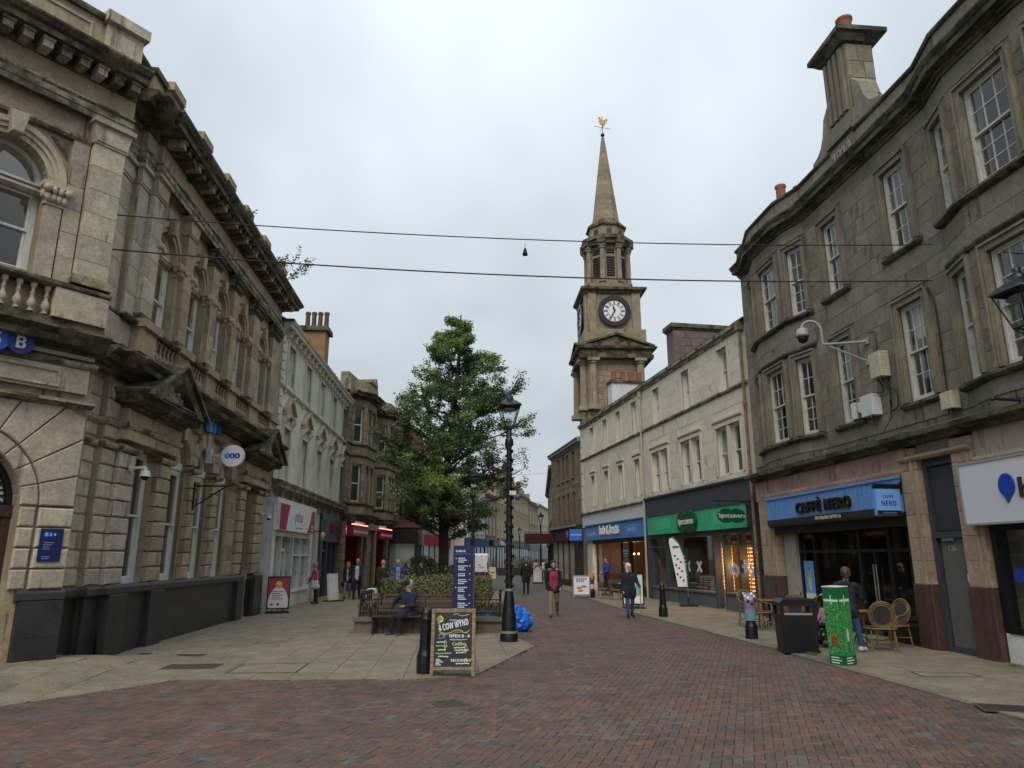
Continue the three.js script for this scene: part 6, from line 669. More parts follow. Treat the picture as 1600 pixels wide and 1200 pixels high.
{
  const br = tones([0.25, 0.2, 0.135], 4, 0.13), T = rowBuilding('shop_building', 'brown stone building with boarded windows above the maroon shopfront', [3.09, -55.69], [4.54, -46.5], { gf: 3.95, h: 9.45, mats: br, course: 0.55, boarded: true, frame: mat([0.13, 0.085, 0.06]), wins: [2.6, 4.1, 5.45, 7.1].flatMap(c => [[c, 0.75, 7.3, 9.0], [c, 0.75, 4.1, 6.25]]), fascia: mat('#3c171c'), front: MT.woodDark, glass: mat([0.2, 0.19, 0.14], { roughness: 0.2 }), eave: MT.lead });
  mk('dark_bay', bx(8.2, 9.3, 0, 3.9, -0.2, 0.22), MT.dark, T); mk('awning_lip', bx(0.1, 8.2, 3.9, 4.05, 0.2, 0.32), MT.lead, T); mk('fascia_emblem', put(ext(arcPts(5.8, 3.5, 0.28, 0, 6.283, 20), 0.2, 0.215), T4()), mat([0.3, 0.2, 0.2]), T);
  const s = thing('hanging_sign', 'long maroon board on bracket over the far pavement', 'sign', 3.3, 2.9, -54.2, T.rotation.y); mk('board', bx(-0.04, 0.04, 0, 0.75, 0.2, 2.4), mat('#3a1216'), s); mk('arm', bar([0, 0.85, 0], [0, 0.85, 2.5], 0.025), MT.iron, s);
  // far rows
  const fr = (u) => [-2.3 + 0.156 * u, -88 - 0.988 * u], bei = tones([0.42, 0.33, 0.19], 4, 0.08), grey = MT.white;
  rowBuilding('shop_building', 'white painted building with blue shop far down the street', fr(-14), fr(-5.2), { gf: 3.9, h: 10.4, mats: [stoneMat([0.62, 0.62, 0.58], 3, TX.plaster)], wins: [2, 4.6, 7.2].flatMap(c => [[c, 0.9, 7.4, 9.2], [c, 0.9, 4.5, 6.4]]), fascia: mat('#2a3f80'), front: mat('#25366c') });
  rowBuilding('shop_building', 'dull pink building beside the shopping arcade entrance', fr(-5.2), fr(2.3), { gf: 4.0, h: 9.0, mats: tones([0.3, 0.17, 0.14], 2, 0.1), wins: [1.4, 3.6, 5.9].flatMap(c => [[c, 0.9, 4.5, 6.5], [c, 0.9, 7.0, 8.4]]), fascia: MT.black });
  const hw = rowBuilding('shop_building', 'long beige stone building above the black arcade sign', fr(2.3), fr(32.4), { gf: 4.1, h: 11.2, mats: bei, wins: Array.from({ length: 11 }, (_, k) => 1.4 + k * 2.7).flatMap(c => [[c, 1.1, 4.4, 6.4], [c, 0.9, 8.7, 10.0]]), fascia: mat('#23326e'), pots: [[9, 3], [14, 2], [22, 3], [29, 2]], glass: mat([0.26, 0.27, 0.26], { roughness: 0.2 }) });
  mk('arcade_sign', bx(-5, 21, 3.25, 3.95, 0.3, 0.6), MT.dark, hw); { const t = text3('howgate', 0.62, 0.04); t.scale(2.6, 1, 1); t.translate(4.0, 3.4, 0.6); mk('sign_letters', t, MT.white, hw); mk('sign_emblem', [put(cyl(0, 0, 0.05, 0, 0.3, 0.3, 18), T4(-1.4, 3.6, 0.6, 0, Math.PI / 2)).scale(1, 1, 1)], MT.lead, hw); const g = []; for (let k = 0; k < 9; k++) g.push(bx(1.5 + k * 3.2, 2.6 + k * 3.2, 3.34, 3.8, 0.2, 0.23)); }
  rowBuilding('shop_building', 'narrow ashlar gabled building past the beige block', fr(32.4), fr(45.4), { gf: 3.9, h: 10.8, mats: tones([0.3, 0.25, 0.16], 2, 0.1), wins: [3, 6.5, 10].flatMap(c => [[c, 1.2, 4.5, 6.6], [c, 1.2, 7.5, 9.6]]), fascia: MT.black, pots: [[3, 0], [10, 0]] });
  rowBuilding('shop_building', 'pale cream building closing the far end of the street', fr(45.4), fr(92), { gf: 4.2, h: 11.4, mats: [stoneMat([0.5, 0.43, 0.29], 4, TX.plaster)], wins: Array.from({ length: 9 }, (_, k) => 3 + k * 5).flatMap(c => [[c, 1.6, 4.9, 6.8], [c, 1.6, 8, 9.8]]), fascia: mat('#8d8a86') });
  rowBuilding('shop_building', 'cream building with red shopfront seen under the tree', [-8.2, -62.4], [-4.6, -87], { gf: 3.9, h: 9.2, mats: [stoneMat([0.55, 0.5, 0.42], 3, TX.plaster)], wins: [2, 5, 8, 11, 14, 17, 20, 23].flatMap(c => [[c, 1.1, 4.5, 6.4], [c, 1.1, 7.2, 8.8]]), fascia: mat('#9a1a1c'), front: mat('#8c1518'), glass: mat([0.35, 0.36, 0.36], { roughness: 0.2 }) });
  rowBuilding('shop_building', 'plain stone building beyond the brown one on the same side', [4.2, -84], [3.2, -56.2], { gf: 3.9, h: 8.8, mats: br, wins: Array.from({ length: 8 }, (_, k) => 2 + k * 3.3).map(c => [c, 1, 5, 7]), fascia: MT.charcoal });
}
// ================= lamp posts, wires =================
const clearGlass = mat([0.85, 0.9, 0.9], { transmission: 1, thickness: 0, roughness: 0.05 });
{
  const lampPost = (label, x, z, ry, wrap) => {
    const t = thing('street_lamp', label, 'street lamp', x, 0, z, ry, 'black street lamps');
    mk('base', lathe([[0.215, 0], [0.215, 0.16], [0.19, 0.18], [0.19, 0.26], [0.175, 0.3], [0.17, 0.62], [0.14, 0.68], [0.13, 0.9], [0.1, 1.12], [0.085, 1.2]], 12), MT.iron, t);
    const band = mat([0.24, 0.22, 0.17], { roughness: 0.5 }); mk('painted_band', [cyl(0, 0.2, 0.25, 0, 0.2, 0.2, 16), cyl(0, 1.15, 1.2, 0, 0.108, 0.105, 16)], band, t);
    mk('column', [lathe([[0.085, 1.2], [0.076, 2.6], [0.1, 2.62], [0.1, 2.7], [0.072, 2.74], [0.066, 4.6], [0.11, 4.64], [0.1, 4.78], [0.055, 4.86], [0.045, 5.06], [0, 5.06]], 14)], MT.iron, t);
    if (wrap) { const g = [], pts = []; for (let k = 0; k < 150; k++) { const a = k * 0.62, y = 1.25 + k * 0.0228, r = 0.088 - 0.018 * k / 150; pts.push([Math.cos(a) * r, y, Math.sin(a) * r]); g.push(put(cbx(0, 0, 0, rr(0.03, 0.07), rr(0.02, 0.04), 0.025), T4(Math.cos(a) * (r + 0.015), y, Math.sin(a) * (r + 0.015), -a, rr(-1, 1), rr(-1, 1)))); } g.push(tube(pts, 0.012, 4, 420)); mk('light_string', g, MT.rubber, t); }
    mk('ladder_bar', [bar([-0.08, 4.02, 0], [-0.75, 4.02, 0], 0.022), cyl(-0.3, 3.98, 4.06, 0, 0.04), ball(-0.77, 4.02, 0, 0.035)], MT.iron, t);
    const n = 4, at = (r, y, k) => { const a = k * Math.PI / 2 + Math.PI / 4; return [Math.cos(a) * r, y, Math.sin(a) * r]; }; const fr = [];
    for (let k = 0; k < 4; k++) { fr.push(bar(at(0.15, 5.1, k), at(0.35, 5.62, k), 0.014), bar(at(0.15, 5.1, k), at(0.15, 5.1, k + 1), 0.018), bar(at(0.35, 5.62, k), at(0.35, 5.62, k + 1), 0.02)); for (const s of [0]) fr.push(bar([...at(0.045, 5.0, k)], at(0.15, 5.1, k), 0.012)); }
    mk('lantern_frame', fr, MT.iron, t); for (let k = 0; k < 4; k++) { const g = new GB().quad(at(0.15, 5.11, k), at(0.342, 5.61, k), at(0.342, 5.61, k + 1), at(0.15, 5.11, k + 1)).get(); mk('lantern_pane', g, clearGlass, t); }
    const roof = lathe([[0.39, 5.62], [0.39, 5.65], [0.27, 5.73], [0.14, 5.8], [0.12, 5.86], [0.13, 5.88], [0.06, 5.92], [0.05, 5.95], [0.06, 5.98], [0.02, 6.02], [0, 6.06]], 4); roof.rotateY(0); mk('lantern_roof', put(roof, T4(0, 0, 0, Math.PI / 4 * 1)), MT.iron, t); mk('lamp_unit', lathe([[0.0, 5.6], [0.12, 5.58], [0.2, 5.52], [0.05, 5.5], [0, 5.5]], 12), MT.metalGrey, t);
    return t;
  };
  const L1 = lampPost('black lamp post with wrapped string lights beside the bench planter', -0.07, -17.58, 0.15, true);
  copyOf(L1, 'black lamp post standing in front of the tree crown', -1.8, -33.5, 0, 0).position.set(-1.8, 0, -33.5);
  for (const [l, x, z] of [['black lamp post beyond the walkers in the far street', 2.6, -66], ['farthest small black lamp post before the beige building', 1.05, -100], ['black lantern at the frame edge beside the near bay window', 7.3, -9.6]]) copyOf(L1, l, x, 0, z, 0.2);
  const ob = thing('small_street_camera', 'small white and blue dome camera on the lamp post column', 'camera', -0.02, 3.4, -17.5); mk('mount', bx(-0.04, 0.12, 0, 0.1, -0.03, 0.05), MT.white, ob); mk('lens_dome', ball(0.16, -0.05, 0.02, 0.075), mat([0.05, 0.08, 0.2], { roughness: 0.15 }), ob);
  const sag = (a, b, s, n = 14) => Array.from({ length: n + 1 }, (_, i) => { const t = i / n; return [lerp(a[0], b[0], t), lerp(a[1], b[1], t) - s * 4 * t * (1 - t), lerp(a[2], b[2], t)]; });
  const bw = (u, v, z) => [-8.23 + u * -0.0753 + z * 0.9972, v, -14.94 + u * -0.9972 + z * -0.0753], nw = (u, v, z) => NW(u, v, z).toArray();
  const wire = (label, a, b, s, r = 0.012) => solo('overhead_wire', tube(sag(a, b, s), r, 5, 60), MT.rubber, label, 'wire');
  wire('upper overhead wire strung from bank corner to grey stone building', bw(-1.6, 8.75, 0), nw(11.87, 8.57, 0.02), 0.22); wire('lower overhead wire strung from bank corner to grey stone building', bw(-1.7, 7.95, 0), nw(11.74, 7.78, 0.02), 0.24, 0.015);
  wire('thin high wire crossing the far street by the brown building', [-9.6, 9.6, -50], [3.3, 8.3, -54.5], 0.9, 0.01); wire('thin lower wire crossing the far street by the brown building', [-9.6, 7.2, -50], [3.3, 6.1, -54.5], 0.8, 0.01);
  solo('wire_weight', [lathe([[0.0, 0], [0.06, 0.0], [0.05, 0.05], [0.025, 0.15], [0, 0.17]], 8, 0.28, -14.1, 8.2), bar([0.28, 8.37, -14.1], [0.28, 8.47, -14.1], 0.006)], MT.rubber, 'small black weight hanging on the upper wire', 'weight');
}
// ================= planter with bench =================
{
  const bed = thing('planter', 'low stone planter with raised flower bed behind the bench', 'planter', 0, 0, 0), st = tones([0.21, 0.19, 0.145], 4, 0.1, 1.6, TX.flag, 0.004);
  for (let k = 0; k < 5; k++) mk('wall_stone', blk(-4.12 + k * 0.774 + 0.004, -4.12 + (k + 1) * 0.774 - 0.004, 0, 0.3, -19.9, -19.5, 0.01), pick(st), bed); mk('wall_capping', [bx(-4.16, -0.21, 0.3, 0.4, -19.95, -19.42)], st[0], bed);
  for (let k = 0; k < 6; k++) for (const x of [-4.1, -0.55]) mk('wall_stone', bx(x, x + 0.3, 0, 0.62, -27.0 + k * 1.2, -25.82 + k * 1.2), pick(st), bed); mk('bed_capping', [bx(-4.16, -3.74, 0.62, 0.72, -27.1, -19.95), bx(-0.62, -0.2, 0.62, 0.72, -27.1, -19.95), bx(-3.74, -0.62, 0.62, 0.72, -27.1, -26.7), bx(-3.74, -0.62, 0.72, 0.82, -20.35, -20.05), bx(-3.8, -0.56, 0, 0.72, -20.3, -19.96)], st[1], bed);
  mk('soil', bx(-3.8, -0.55, 0, 0.66, -26.9, -20.1), mat([0.03, 0.022, 0.015]), bed);
  // bedding plants
  const leaf = (c, n, sp) => { const g = new GB(); for (let i = 0; i < n; i++) { const x = rr(-3.65, -0.7), z = rr(-26.6, -20.3), h = Math.pow(rnd(), 0.8) * (0.06 + 0.62 * sst(0.25, 0.75, fbm(x * 2.6 + 30, z * 2.6 + 60, 256, 7, 3))) * (rnd() < 0.04 ? 1.5 : 1), y = 0.68 + h, s = rr(0.03, 0.07) * sp, a = rr(0, 6.28), t = rr(-0.8, 0.8); const u = [Math.cos(a) * s, s * t, Math.sin(a) * s], v = [-Math.sin(a) * s * 0.6, s * rr(0.1, 0.8), Math.cos(a) * s * 0.6]; g.quad([x - u[0], y - u[1], z - u[2]], [x + v[0], y + v[1], z + v[2]], [x + u[0], y + u[1], z + u[2]], [x - v[0], y - v[1], z - v[2]]); } return g.get(); };
  const lm = (c) => mat(c, { roughness: 0.8, side: THREE.DoubleSide, transmission: 0.25, thickness: 0 });
  const fl = solo('bedding_plants', leaf(0, 30000, 0.62), lm([0.075, 0.125, 0.03]), 'mixed green bedding plants filling the planter', 'plants'); fl.userData.kind = 'stuff'; const f2 = mk('orange_foliage', leaf(0, 13000, 0.5), lm([0.3, 0.11, 0.035]), fl), f3 = mk('yellow_green_foliage', leaf(0, 12000, 0.55), lm([0.16, 0.19, 0.04]), fl), f4 = mk('purple_flowers', leaf(0, 2500, 0.42), lm([0.16, 0.06, 0.2]), fl); for (const f of [f2, f3, f4]) f.userData.kind = 'stuff';
  // bench
  const b = thing('park_bench', 'long brown slatted bench with black iron frame', 'bench', -2.3, 0, -19.3); for (let k = 0; k < 5; k++) mk('seat_slat', blkTop(-1.35, 1.35, 0.43, 0.465, -0.2 + k * 0.1, -0.125 + k * 0.1), MT.woodDark, b); for (let k = 0; k < 5; k++) mk('back_slat', put(bx(-1.35, 1.35, -0.033, 0.033, -0.016, 0.016), T4(0, 0.57 + k * 0.095, -0.27 - k * 0.022, 0, -0.2)), MT.woodDark, b);
  for (const x of [-1.25, 0, 1.25]) { mk('leg', [bx(x - 0.03, x + 0.03, 0.014, 0.42, 0.18, 0.24), bx(x - 0.03, x + 0.03, 0.014, 0.42, -0.14, -0.08), bx(x - 0.03, x + 0.03, 0.385, 0.425, -0.14, 0.24), bar([x, 0.4, -0.16], [x, 1.0, -0.38], 0.024)], MT.iron, b); } for (const s of [-1, 1]) mk('armrest', [tube([[s * 1.3, 0.68, -0.28], [s * 1.3, 0.7, 0.0], [s * 1.3, 0.66, 0.22], [s * 1.3, 0.45, 0.24]], 0.022, 6, 20)], MT.iron, b);
  function blkTop(x0, x1, y0, y1, z0, z1) { return bx(x0, x1, y0, y1, z0, z1); }
  // ornamental iron railings at both ends
  const railing = (label, x0, x1, flip) => {
    const t = thing('iron_railing', label, 'railing', (x0 + x1) / 2, 0.4, -19.6), w = (x1 - x0) / 2, g = []; for (const y of [0.08, 0.42]) g.push(bx(-w, w, y, y + 0.03, -0.015, 0.015)); mk('rail', g, MT.iron, t);
    for (let k = 0; k < 2; k++) mk('post', [bx((k ? w : -w) - 0.02, (k ? w : -w) + 0.02, 0, 0.55, -0.02, 0.02), ball(k ? w : -w, 0.59, 0, 0.04), ball(k ? w : -w, 0.53, 0, 0.035)], MT.iron, t);
    for (let k = 0; k < 5; k++) { const z = -0.25 - k * 0.3, s = flip * w; mk('post', [bx(s - 0.018, s + 0.018, 0, 0.55, z - 0.018, z + 0.018), ball(s, 0.58, z, 0.04), cyl(s, 0.6, 0.64, z, 0.03)], MT.iron, t); } mk('side_rail', [bx(flip * w - 0.012, flip * w + 0.012, 0.42, 0.45, -1.5, 0), bx(flip * w - 0.012, flip * w + 0.012, 0.08, 0.11, -1.5, 0)], MT.iron, t);
    const sc = []; for (let k = 0; k < 3; k++) { const cx = -w + (k + 0.5) * 2 * w / 3, sp = (s) => { const P = []; for (let i = 0; i < 22; i++) { const a = i * 0.45, r = 0.115 - i * 0.0045; P.push([cx + s * (Math.cos(a) * r - 0.02), 0.26 + Math.sin(a) * r, 0]); } return tube(P, 0.01, 5, 60); }; sc.push(sp(1), sp(-1)); } mk('scrollwork', sc, MT.iron, t); const rose = []; for (let k = 0; k < 3; k++) rose.push(ball(-w + (k + 0.5) * 2 * w / 3, 0.27, 0.015, 0.035, 8, 6)); mk('red_rosette', rose, mat([0.22, 0.03, 0.04]), t);
    for (let k = 1; k < 7; k++) mk('bar', bx(-w + k * 2 * w / 7 - 0.007, -w + k * 2 * w / 7 + 0.007, 0.1, 0.42, -0.007, 0.007), MT.iron, t);
  };
  railing('black scrolled iron railing left of the bench', -4.0, -3.45, -1); railing('black scrolled iron railing right of the bench and totem sign', -1.0, -0.32, 1);
  { const t = thing('low_hoop', 'low white metal hoop behind the railing end', 'hoop', -4.75, 0.01, -25); mk('hoop', tube([[-0.15, 0, 0], [-0.15, 0.75, 0], [-0.1, 0.86, 0], [0.1, 0.86, 0], [0.15, 0.75, 0], [0.15, 0, 0]], 0.035, 8, 40), MT.white, t); }
  // town totem sign
  const s = thing('totem_sign', 'tall navy wayfinding totem with white lettering behind the chalkboard', 'sign', -1.24, 0.015, -18.6, 0.05); mk('post', bx(-0.25, 0.25, 0, 2.2, -0.05, 0.05), mat('#111c4a', { roughness: 0.4 }), s); mk('side_strip', bx(0.25, 0.3, 0, 2.16, -0.04, 0.04), MT.charcoal, s);
  mk('print', face(-0.24, 0.24, 0.3, 2.18, 0.054), canvasMat(256, 1000, (x, w, h) => { x.fillStyle = '#131f52'; x.fillRect(0, 0, w, h); x.fillStyle = '#e8ecf4'; x.font = 'bold 40px sans-serif'; x.fillText('Falkirk', 26, 76); x.fillStyle = '#7d8cc8'; x.fillRect(20, 98, 216, 4); x.fillStyle = '#dfe4f0'; x.font = 'bold 24px sans-serif'; const blocks = [3, 3, 2, 3, 3, 3, 3, 1, 2, 3]; let y = 150; blocks.forEach((n, i) => { for (let k = 0; k < n; k++) { let q = 64; const e = 64 + [90, 110, 80][(i + k) % 3]; while (q < e) { const l = 8 + h2(i, k * 9 + q, 5) * 16; x.fillRect(q, y + k * 25, l, 13); q += l + 4; } } x.beginPath(); const ax = i % 4 === 0 ? 34 : 218; x.moveTo(ax - 12, y + 12); x.lineTo(ax, y - 4); x.lineTo(ax + 12, y + 12); x.fill(); y += n * 25 + 26; }); }), s);
  // chalkboard
  const c = thing('chalkboard_sign', 'wooden framed chalkboard with coloured hand lettering', 'sign', -0.99, 0.012, -12.68, 0.02), pl = (g, s) => put(merge(g), T4(0, 0, s * 0.16, 0, -s * 0.15)); const wb = 0.37;
  for (const sd of [1, -1]) { mk(sd > 0 ? 'front_frame' : 'rear_frame', pl([bx(-wb, -wb + 0.055, 0, 1.07, -0.015, 0.015), bx(wb - 0.055, wb, 0, 1.07, -0.015, 0.015), bx(-wb + 0.055, wb - 0.055, 1.01, 1.07, -0.015, 0.015), bx(-wb + 0.055, wb - 0.055, 0.1, 0.15, -0.015, 0.015)], sd), MT.woodPale, c); mk('board', pl([bx(-wb + 0.055, wb - 0.055, 0.15, 1.01, -0.006, 0.006)], sd), mat([0.012, 0.014, 0.016], { roughness: 0.7 }), c); }
  const pr = face(-wb + 0.058, wb - 0.058, 0.153, 1.007, 0.009); pr.applyMatrix4(T4(0, 0, 0.16, 0, -0.15)); mk('lettering', pr, canvasMat(512, 704, (x, w, h) => {
    x.fillStyle = '#14181b'; x.fillRect(0, 0, w, h); x.lineCap = 'round'; const sw_ = (pts, col, lw) => { x.strokeStyle = col; x.lineWidth = lw; x.beginPath(); x.moveTo(pts[0], pts[1]); for (let i = 2; i < pts.length; i += 4) x.quadraticCurveTo(pts[i], pts[i + 1], pts[i + 2], pts[i + 3]); x.stroke(); }; const gy = '#d3d27a', wh = '#dde0e2', bl = '#9db6dd', gr = '#8fbf6a', T = (s, px, py, f, col, rot = 0, al = 'left') => { x.save(); x.translate(px, py); x.rotate(rot); x.fillStyle = col; x.font = f; x.textAlign = al; x.fillText(s, 0, 0); x.restore(); };
    for (let k = 0; k < 5; k++) { sw_([20 + k * 8, 90 + k * 20, 60 + k * 10, 10, 100, 60 + k * 14, 130, 90, 70, 110 + k * 6], gy, 5); } sw_([250, 30, 320, 0, 340, 40, 400, 50, 470, 20], gy, 6); 
    x.save(); x.translate(60, 250); x.rotate(-0.22); x.scale(0.72, 1.25); x.fillStyle = wh; x.strokeStyle = bl; x.lineWidth = 3; x.font = 'bold 92px sans-serif'; x.fillText('4 COW WYND', 0, 0); x.restore();
    sw_([60, 250, 160, 300, 250, 250, 330, 210, 380, 250, 430, 290, 480, 230], gy, 7); sw_([70, 270, 200, 320, 300, 260, 400, 250, 460, 280], gy, 4); T('OPEN 8 - 4', 200, 330, 'bold 58px sans-serif', wh); 
    x.strokeStyle = bl; x.lineWidth = 5; x.strokeRect(60, 290, 60, 48); x.beginPath(); x.arc(128, 312, 16, -1.5, 1.5); x.stroke();  T('Coffee', 240, 432, 'italic bold 58px serif', gy); 
    for (const [px, py] of [[150, 400], [430, 450]]) { sw_([px, py + 80, px - 30, py + 20, px, py - 40], gr, 7); sw_([px, py + 80, px + 40, py + 20, px, py - 40], gr, 7); sw_([px, py + 90, px, py, px, py - 40], gr, 4); } x.fillStyle = wh; for (let k = 0; k < 5; k++) x.fillRect(26, 605 + k * 18, 50 + (k % 3) * 26, 9); T('DELICIOUS', 230, 640, 'bold 44px sans-serif', wh); T('food', 408, 640, 'italic bold 60px serif', gy); x.fillStyle = wh; for (const [px, py, l, col] of [[200, 96, 150, bl], [212, 352, 230, bl], [270, 456, 150, wh], [280, 490, 180, wh], [300, 520, 110, wh], [60, 570, 140, wh], [300, 660, 180, wh], [34, 384, 110, wh], [50, 486, 90, wh], [22, 530, 210, gr], [22, 434, 150, gr]]) { x.fillStyle = col; for (let q = px; q < px + l; ) { const e = 8 + h2(q, py, 3) * 16; x.fillRect(q, py - h2(q, py, 4) * 6, e, 15); q += e + 5; } } }), c);
  mk('chain', bar([-wb + 0.02, 0.3, 0.1], [-wb + 0.02, 0.3, -0.1], 0.006), MT.steel, c);
}
// ================= bollards, bin, marker, bags =================
{
  const bollard = (label, x, z, y, knit, sc = 1) => { const t = thing('bollard', label, 'bollard', x, y, z, 0, 'bollards'); t.scale.setScalar(sc); mk('base', lathe([[0.15, 0], [0.15, 0.28], [0.13, 0.3], [0.13, 0.34], [0.115, 0.36], [0.115, 0.4]], 8), MT.iron, t); mk('shaft', lathe([[0.11, 0.4], [0.095, 0.82], [0.115, 0.84], [0.115, 0.9], [0.09, 0.92], [0.1, 0.97], [0.08, 1.03], [0.03, 1.06], [0, 1.06]], 10), MT.iron, t); if (knit) { knit.forEach(([a, b, c], i) => { const pts = []; for (let k = 0; k <= 12; k++) pts.push([0.125 + 0.006 * Math.sin(k * 3.1), lerp(a, b, k / 12)]); mk('knitted_cover', lathe(pts, 16), mat(c, { roughness: 1, bumpMap: rep(TX.grain, 0.06), bumpScale: 0.012 }), t); }); const f = []; for (let k = 0; k < 9; k++) f.push(ball(Math.cos(k * 0.7) * 0.12, 0.93 + (k % 3) * 0.05, Math.sin(k * 0.7) * 0.12, 0.035, 7, 5)); mk('knitted_flowers', f, mat(knit[3] ? knit[3][2] : '#eee', { roughness: 1 }), t); mk('knitted_flowers', f.slice(0, 5).map(g => put(g, T4(0.01, -0.12, 0.01, 0.6))), mat('#1b1b22', { roughness: 1 }), t); } };
  bollard('plain black bollard beside the chalkboard', -1.48, -12.9, 0.012); bollard('plain black bollard in front of the optician', 4.98, -24.49, 0.03, null, 1.0); bollard('lilac and blue knitted bollard cover near the wicker chairs', 5.75, -17.97, 0.03, [[0.42, 0.66, '#7fa8c8'], [0.66, 0.88, '#9a86ac'], [0.88, 1.06, '#c3b3c9'], [0.9, 1, '#f0f0f0']]); bollard('pink and white knitted bollard cover by the coffee bar chairs', 3.86, -35.75, 0.03, [[0.4, 0.6, '#c8cdd8'], [0.6, 0.8, '#8a2a3a'], [0.8, 1.1, '#c98a92'], [1, 1.1, '#d8b64a']], 1.05);
  { const t = thing('litter_bin', 'large black litter bin with hooded top at the kerb', 'bin', 5.93, 0.03, -15.6, -0.08); t.scale.set(0.8, 0.9, 0.8); mk('body', put(ext([[-0.42, 0], [0.42, 0], [0.46, 0.82], [-0.46, 0.82]], -0.36, 0.36, 0.02), T4()), MT.black, t); mk('corner_post', [-1, 1].flatMap(a => [-1, 1].map(b => bx(a * 0.42 - 0.04, a * 0.42 + 0.04, 0.82, 1.02, b * 0.32 - 0.04, b * 0.32 + 0.04))), MT.black, t); mk('inner_liner', bx(-0.36, 0.36, 0.8, 0.86, -0.28, 0.28), MT.metalGrey, t); mk('hood', [bx(-0.5, 0.5, 1.02, 1.09, -0.4, 0.4), ext([[-0.48, 1.09], [0.48, 1.09], [0.36, 1.18], [-0.36, 1.18]], -0.36, 0.36, 0.01)], MT.black, t); mk('front_panel', bx(-0.34, 0.34, 0.08, 0.72, 0.355, 0.372), MT.iron, t); mk('plinth', bx(-0.44, 0.44, 0, 0.05, -0.38, 0.38), MT.iron, t); }
  { const t = thing('garden_marker', 'green printed garden trail column on the pavement', 'column', 6.03, 0.03, -13.75, 0.55); t.rotation.z = 0.03; const cv = s => canvasMat(256, 900, (x, w, h) => { x.fillStyle = '#1e7a46'; x.fillRect(0, 0, w, h); for (let k = 0; k < 1500; k++) { x.fillStyle = ['#2f9a4f', '#17633a', '#5aae4a', '#0f4f33', '#7cc05a'][k % 5]; const y = 130 + h2(k, s, 1) * 640, X = h2(k, s, 2) * w; x.fillRect(X, y, 3 + h2(k, s, 3) * 12, 2 + h2(k, s, 4) * 16); } x.fillStyle = '#12663c'; x.fillRect(0, 0, w, 120); x.fillStyle = '#cfe3cf'; x.fillRect(10, 140, w - 20, 26); x.fillRect(w / 2 - 8, 90, 16, 110); x.fillStyle = '#0f5a38'; x.fillRect(0, 790, w, 110); x.fillStyle = '#d7e8da'; for (let k = 0; k < 3; k++) x.fillRect(30, 808 + k * 30, 130 + (k % 2) * 40, 12); if (s === 1) { x.fillStyle = '#a9c4bd'; x.beginPath(); x.ellipse(120, 560, 26, 80, 0, 0, 7); x.fill(); x.fillStyle = '#2d4a56'; x.fillRect(108, 630, 24, 120); } else { x.fillStyle = '#7d4a2c'; x.fillRect(60, 560, 110, 130); x.fillStyle = '#a85f34'; x.fillRect(50, 540, 130, 34); } });
    mk('column', bx(-0.16, 0.16, 0, 1.36, -0.16, 0.16), mat('#1b6b40', { roughness: 0.5 }), t); mk('top_cap', bx(-0.165, 0.165, 1.36, 1.375, -0.165, 0.165), mat([0.6, 0.66, 0.62]), t); const f1 = face(-0.158, 0.158, 0.005, 1.355, 0.163), f2 = face(-0.158, 0.158, 0.005, 1.355, 0.163); f2.rotateY(Math.PI / 2); const f3 = face(-0.158, 0.158, 0.005, 1.355, 0.163); f3.rotateY(-Math.PI / 2); mk('print', f1, cv(1), t); mk('print', f2, cv(2), t); mk('print', f3, cv(3), t); }
  { const t = (label, x, z, s, k) => { const g = new THREE.IcosahedronGeometry(0.32, 4); const P = g.attributes.position; for (let i = 0; i < P.count; i++) { const v = new THREE.Vector3().fromBufferAttribute(P, i), n = v.clone().normalize(); const f = 1 + 0.22 * (fbm(n.x * 3 + 20 + k * 7, n.y * 3 + n.z * 3 + 20, 64, 3 + k, 4) - 0.5) * 2 + 0.3 * (fbm(n.x * 9 + 30 + k, n.y * 9 + n.z * 7 + 30, 64, 13 + k, 3) - 0.5); v.multiplyScalar(f); v.y = Math.max(-0.24, v.y * 0.95); if (n.y > 0.8) v.y += (n.y - 0.8) * 0.5; P.setXYZ(i, v.x * s, v.y * s + 0.24 * s, v.z * s); } g.computeVertexNormals(); const o = solo('refuse_bag', uvm(g), mat('#1f63cc', { roughness: 0.25 }), label, 'bag', 'blue refuse bags'); o.position.set(x, 0.01, z); }; t('leftmost full blue refuse bag at the foot of the lamp post', -0.5, -20.1, 1.0, 0); t('rightmost full blue refuse bag behind the lamp post', 0.2, -20.0, 1.05, 1); t('blue refuse bag hidden behind the lamp base', -0.1, -20.4, 1.2, 2); }
  // ---- cafe furniture ----
  const cane = mat([0.3, 0.2, 0.085], { roughness: 0.55, map: rep(TX.wood, 0.3) }), weave = mat([0.05, 0.048, 0.045], { map: rep(TX.brick, 0.05), roughness: 0.8, bumpMap: rep(TX.grain, 0.05), bumpScale: 0.004 });
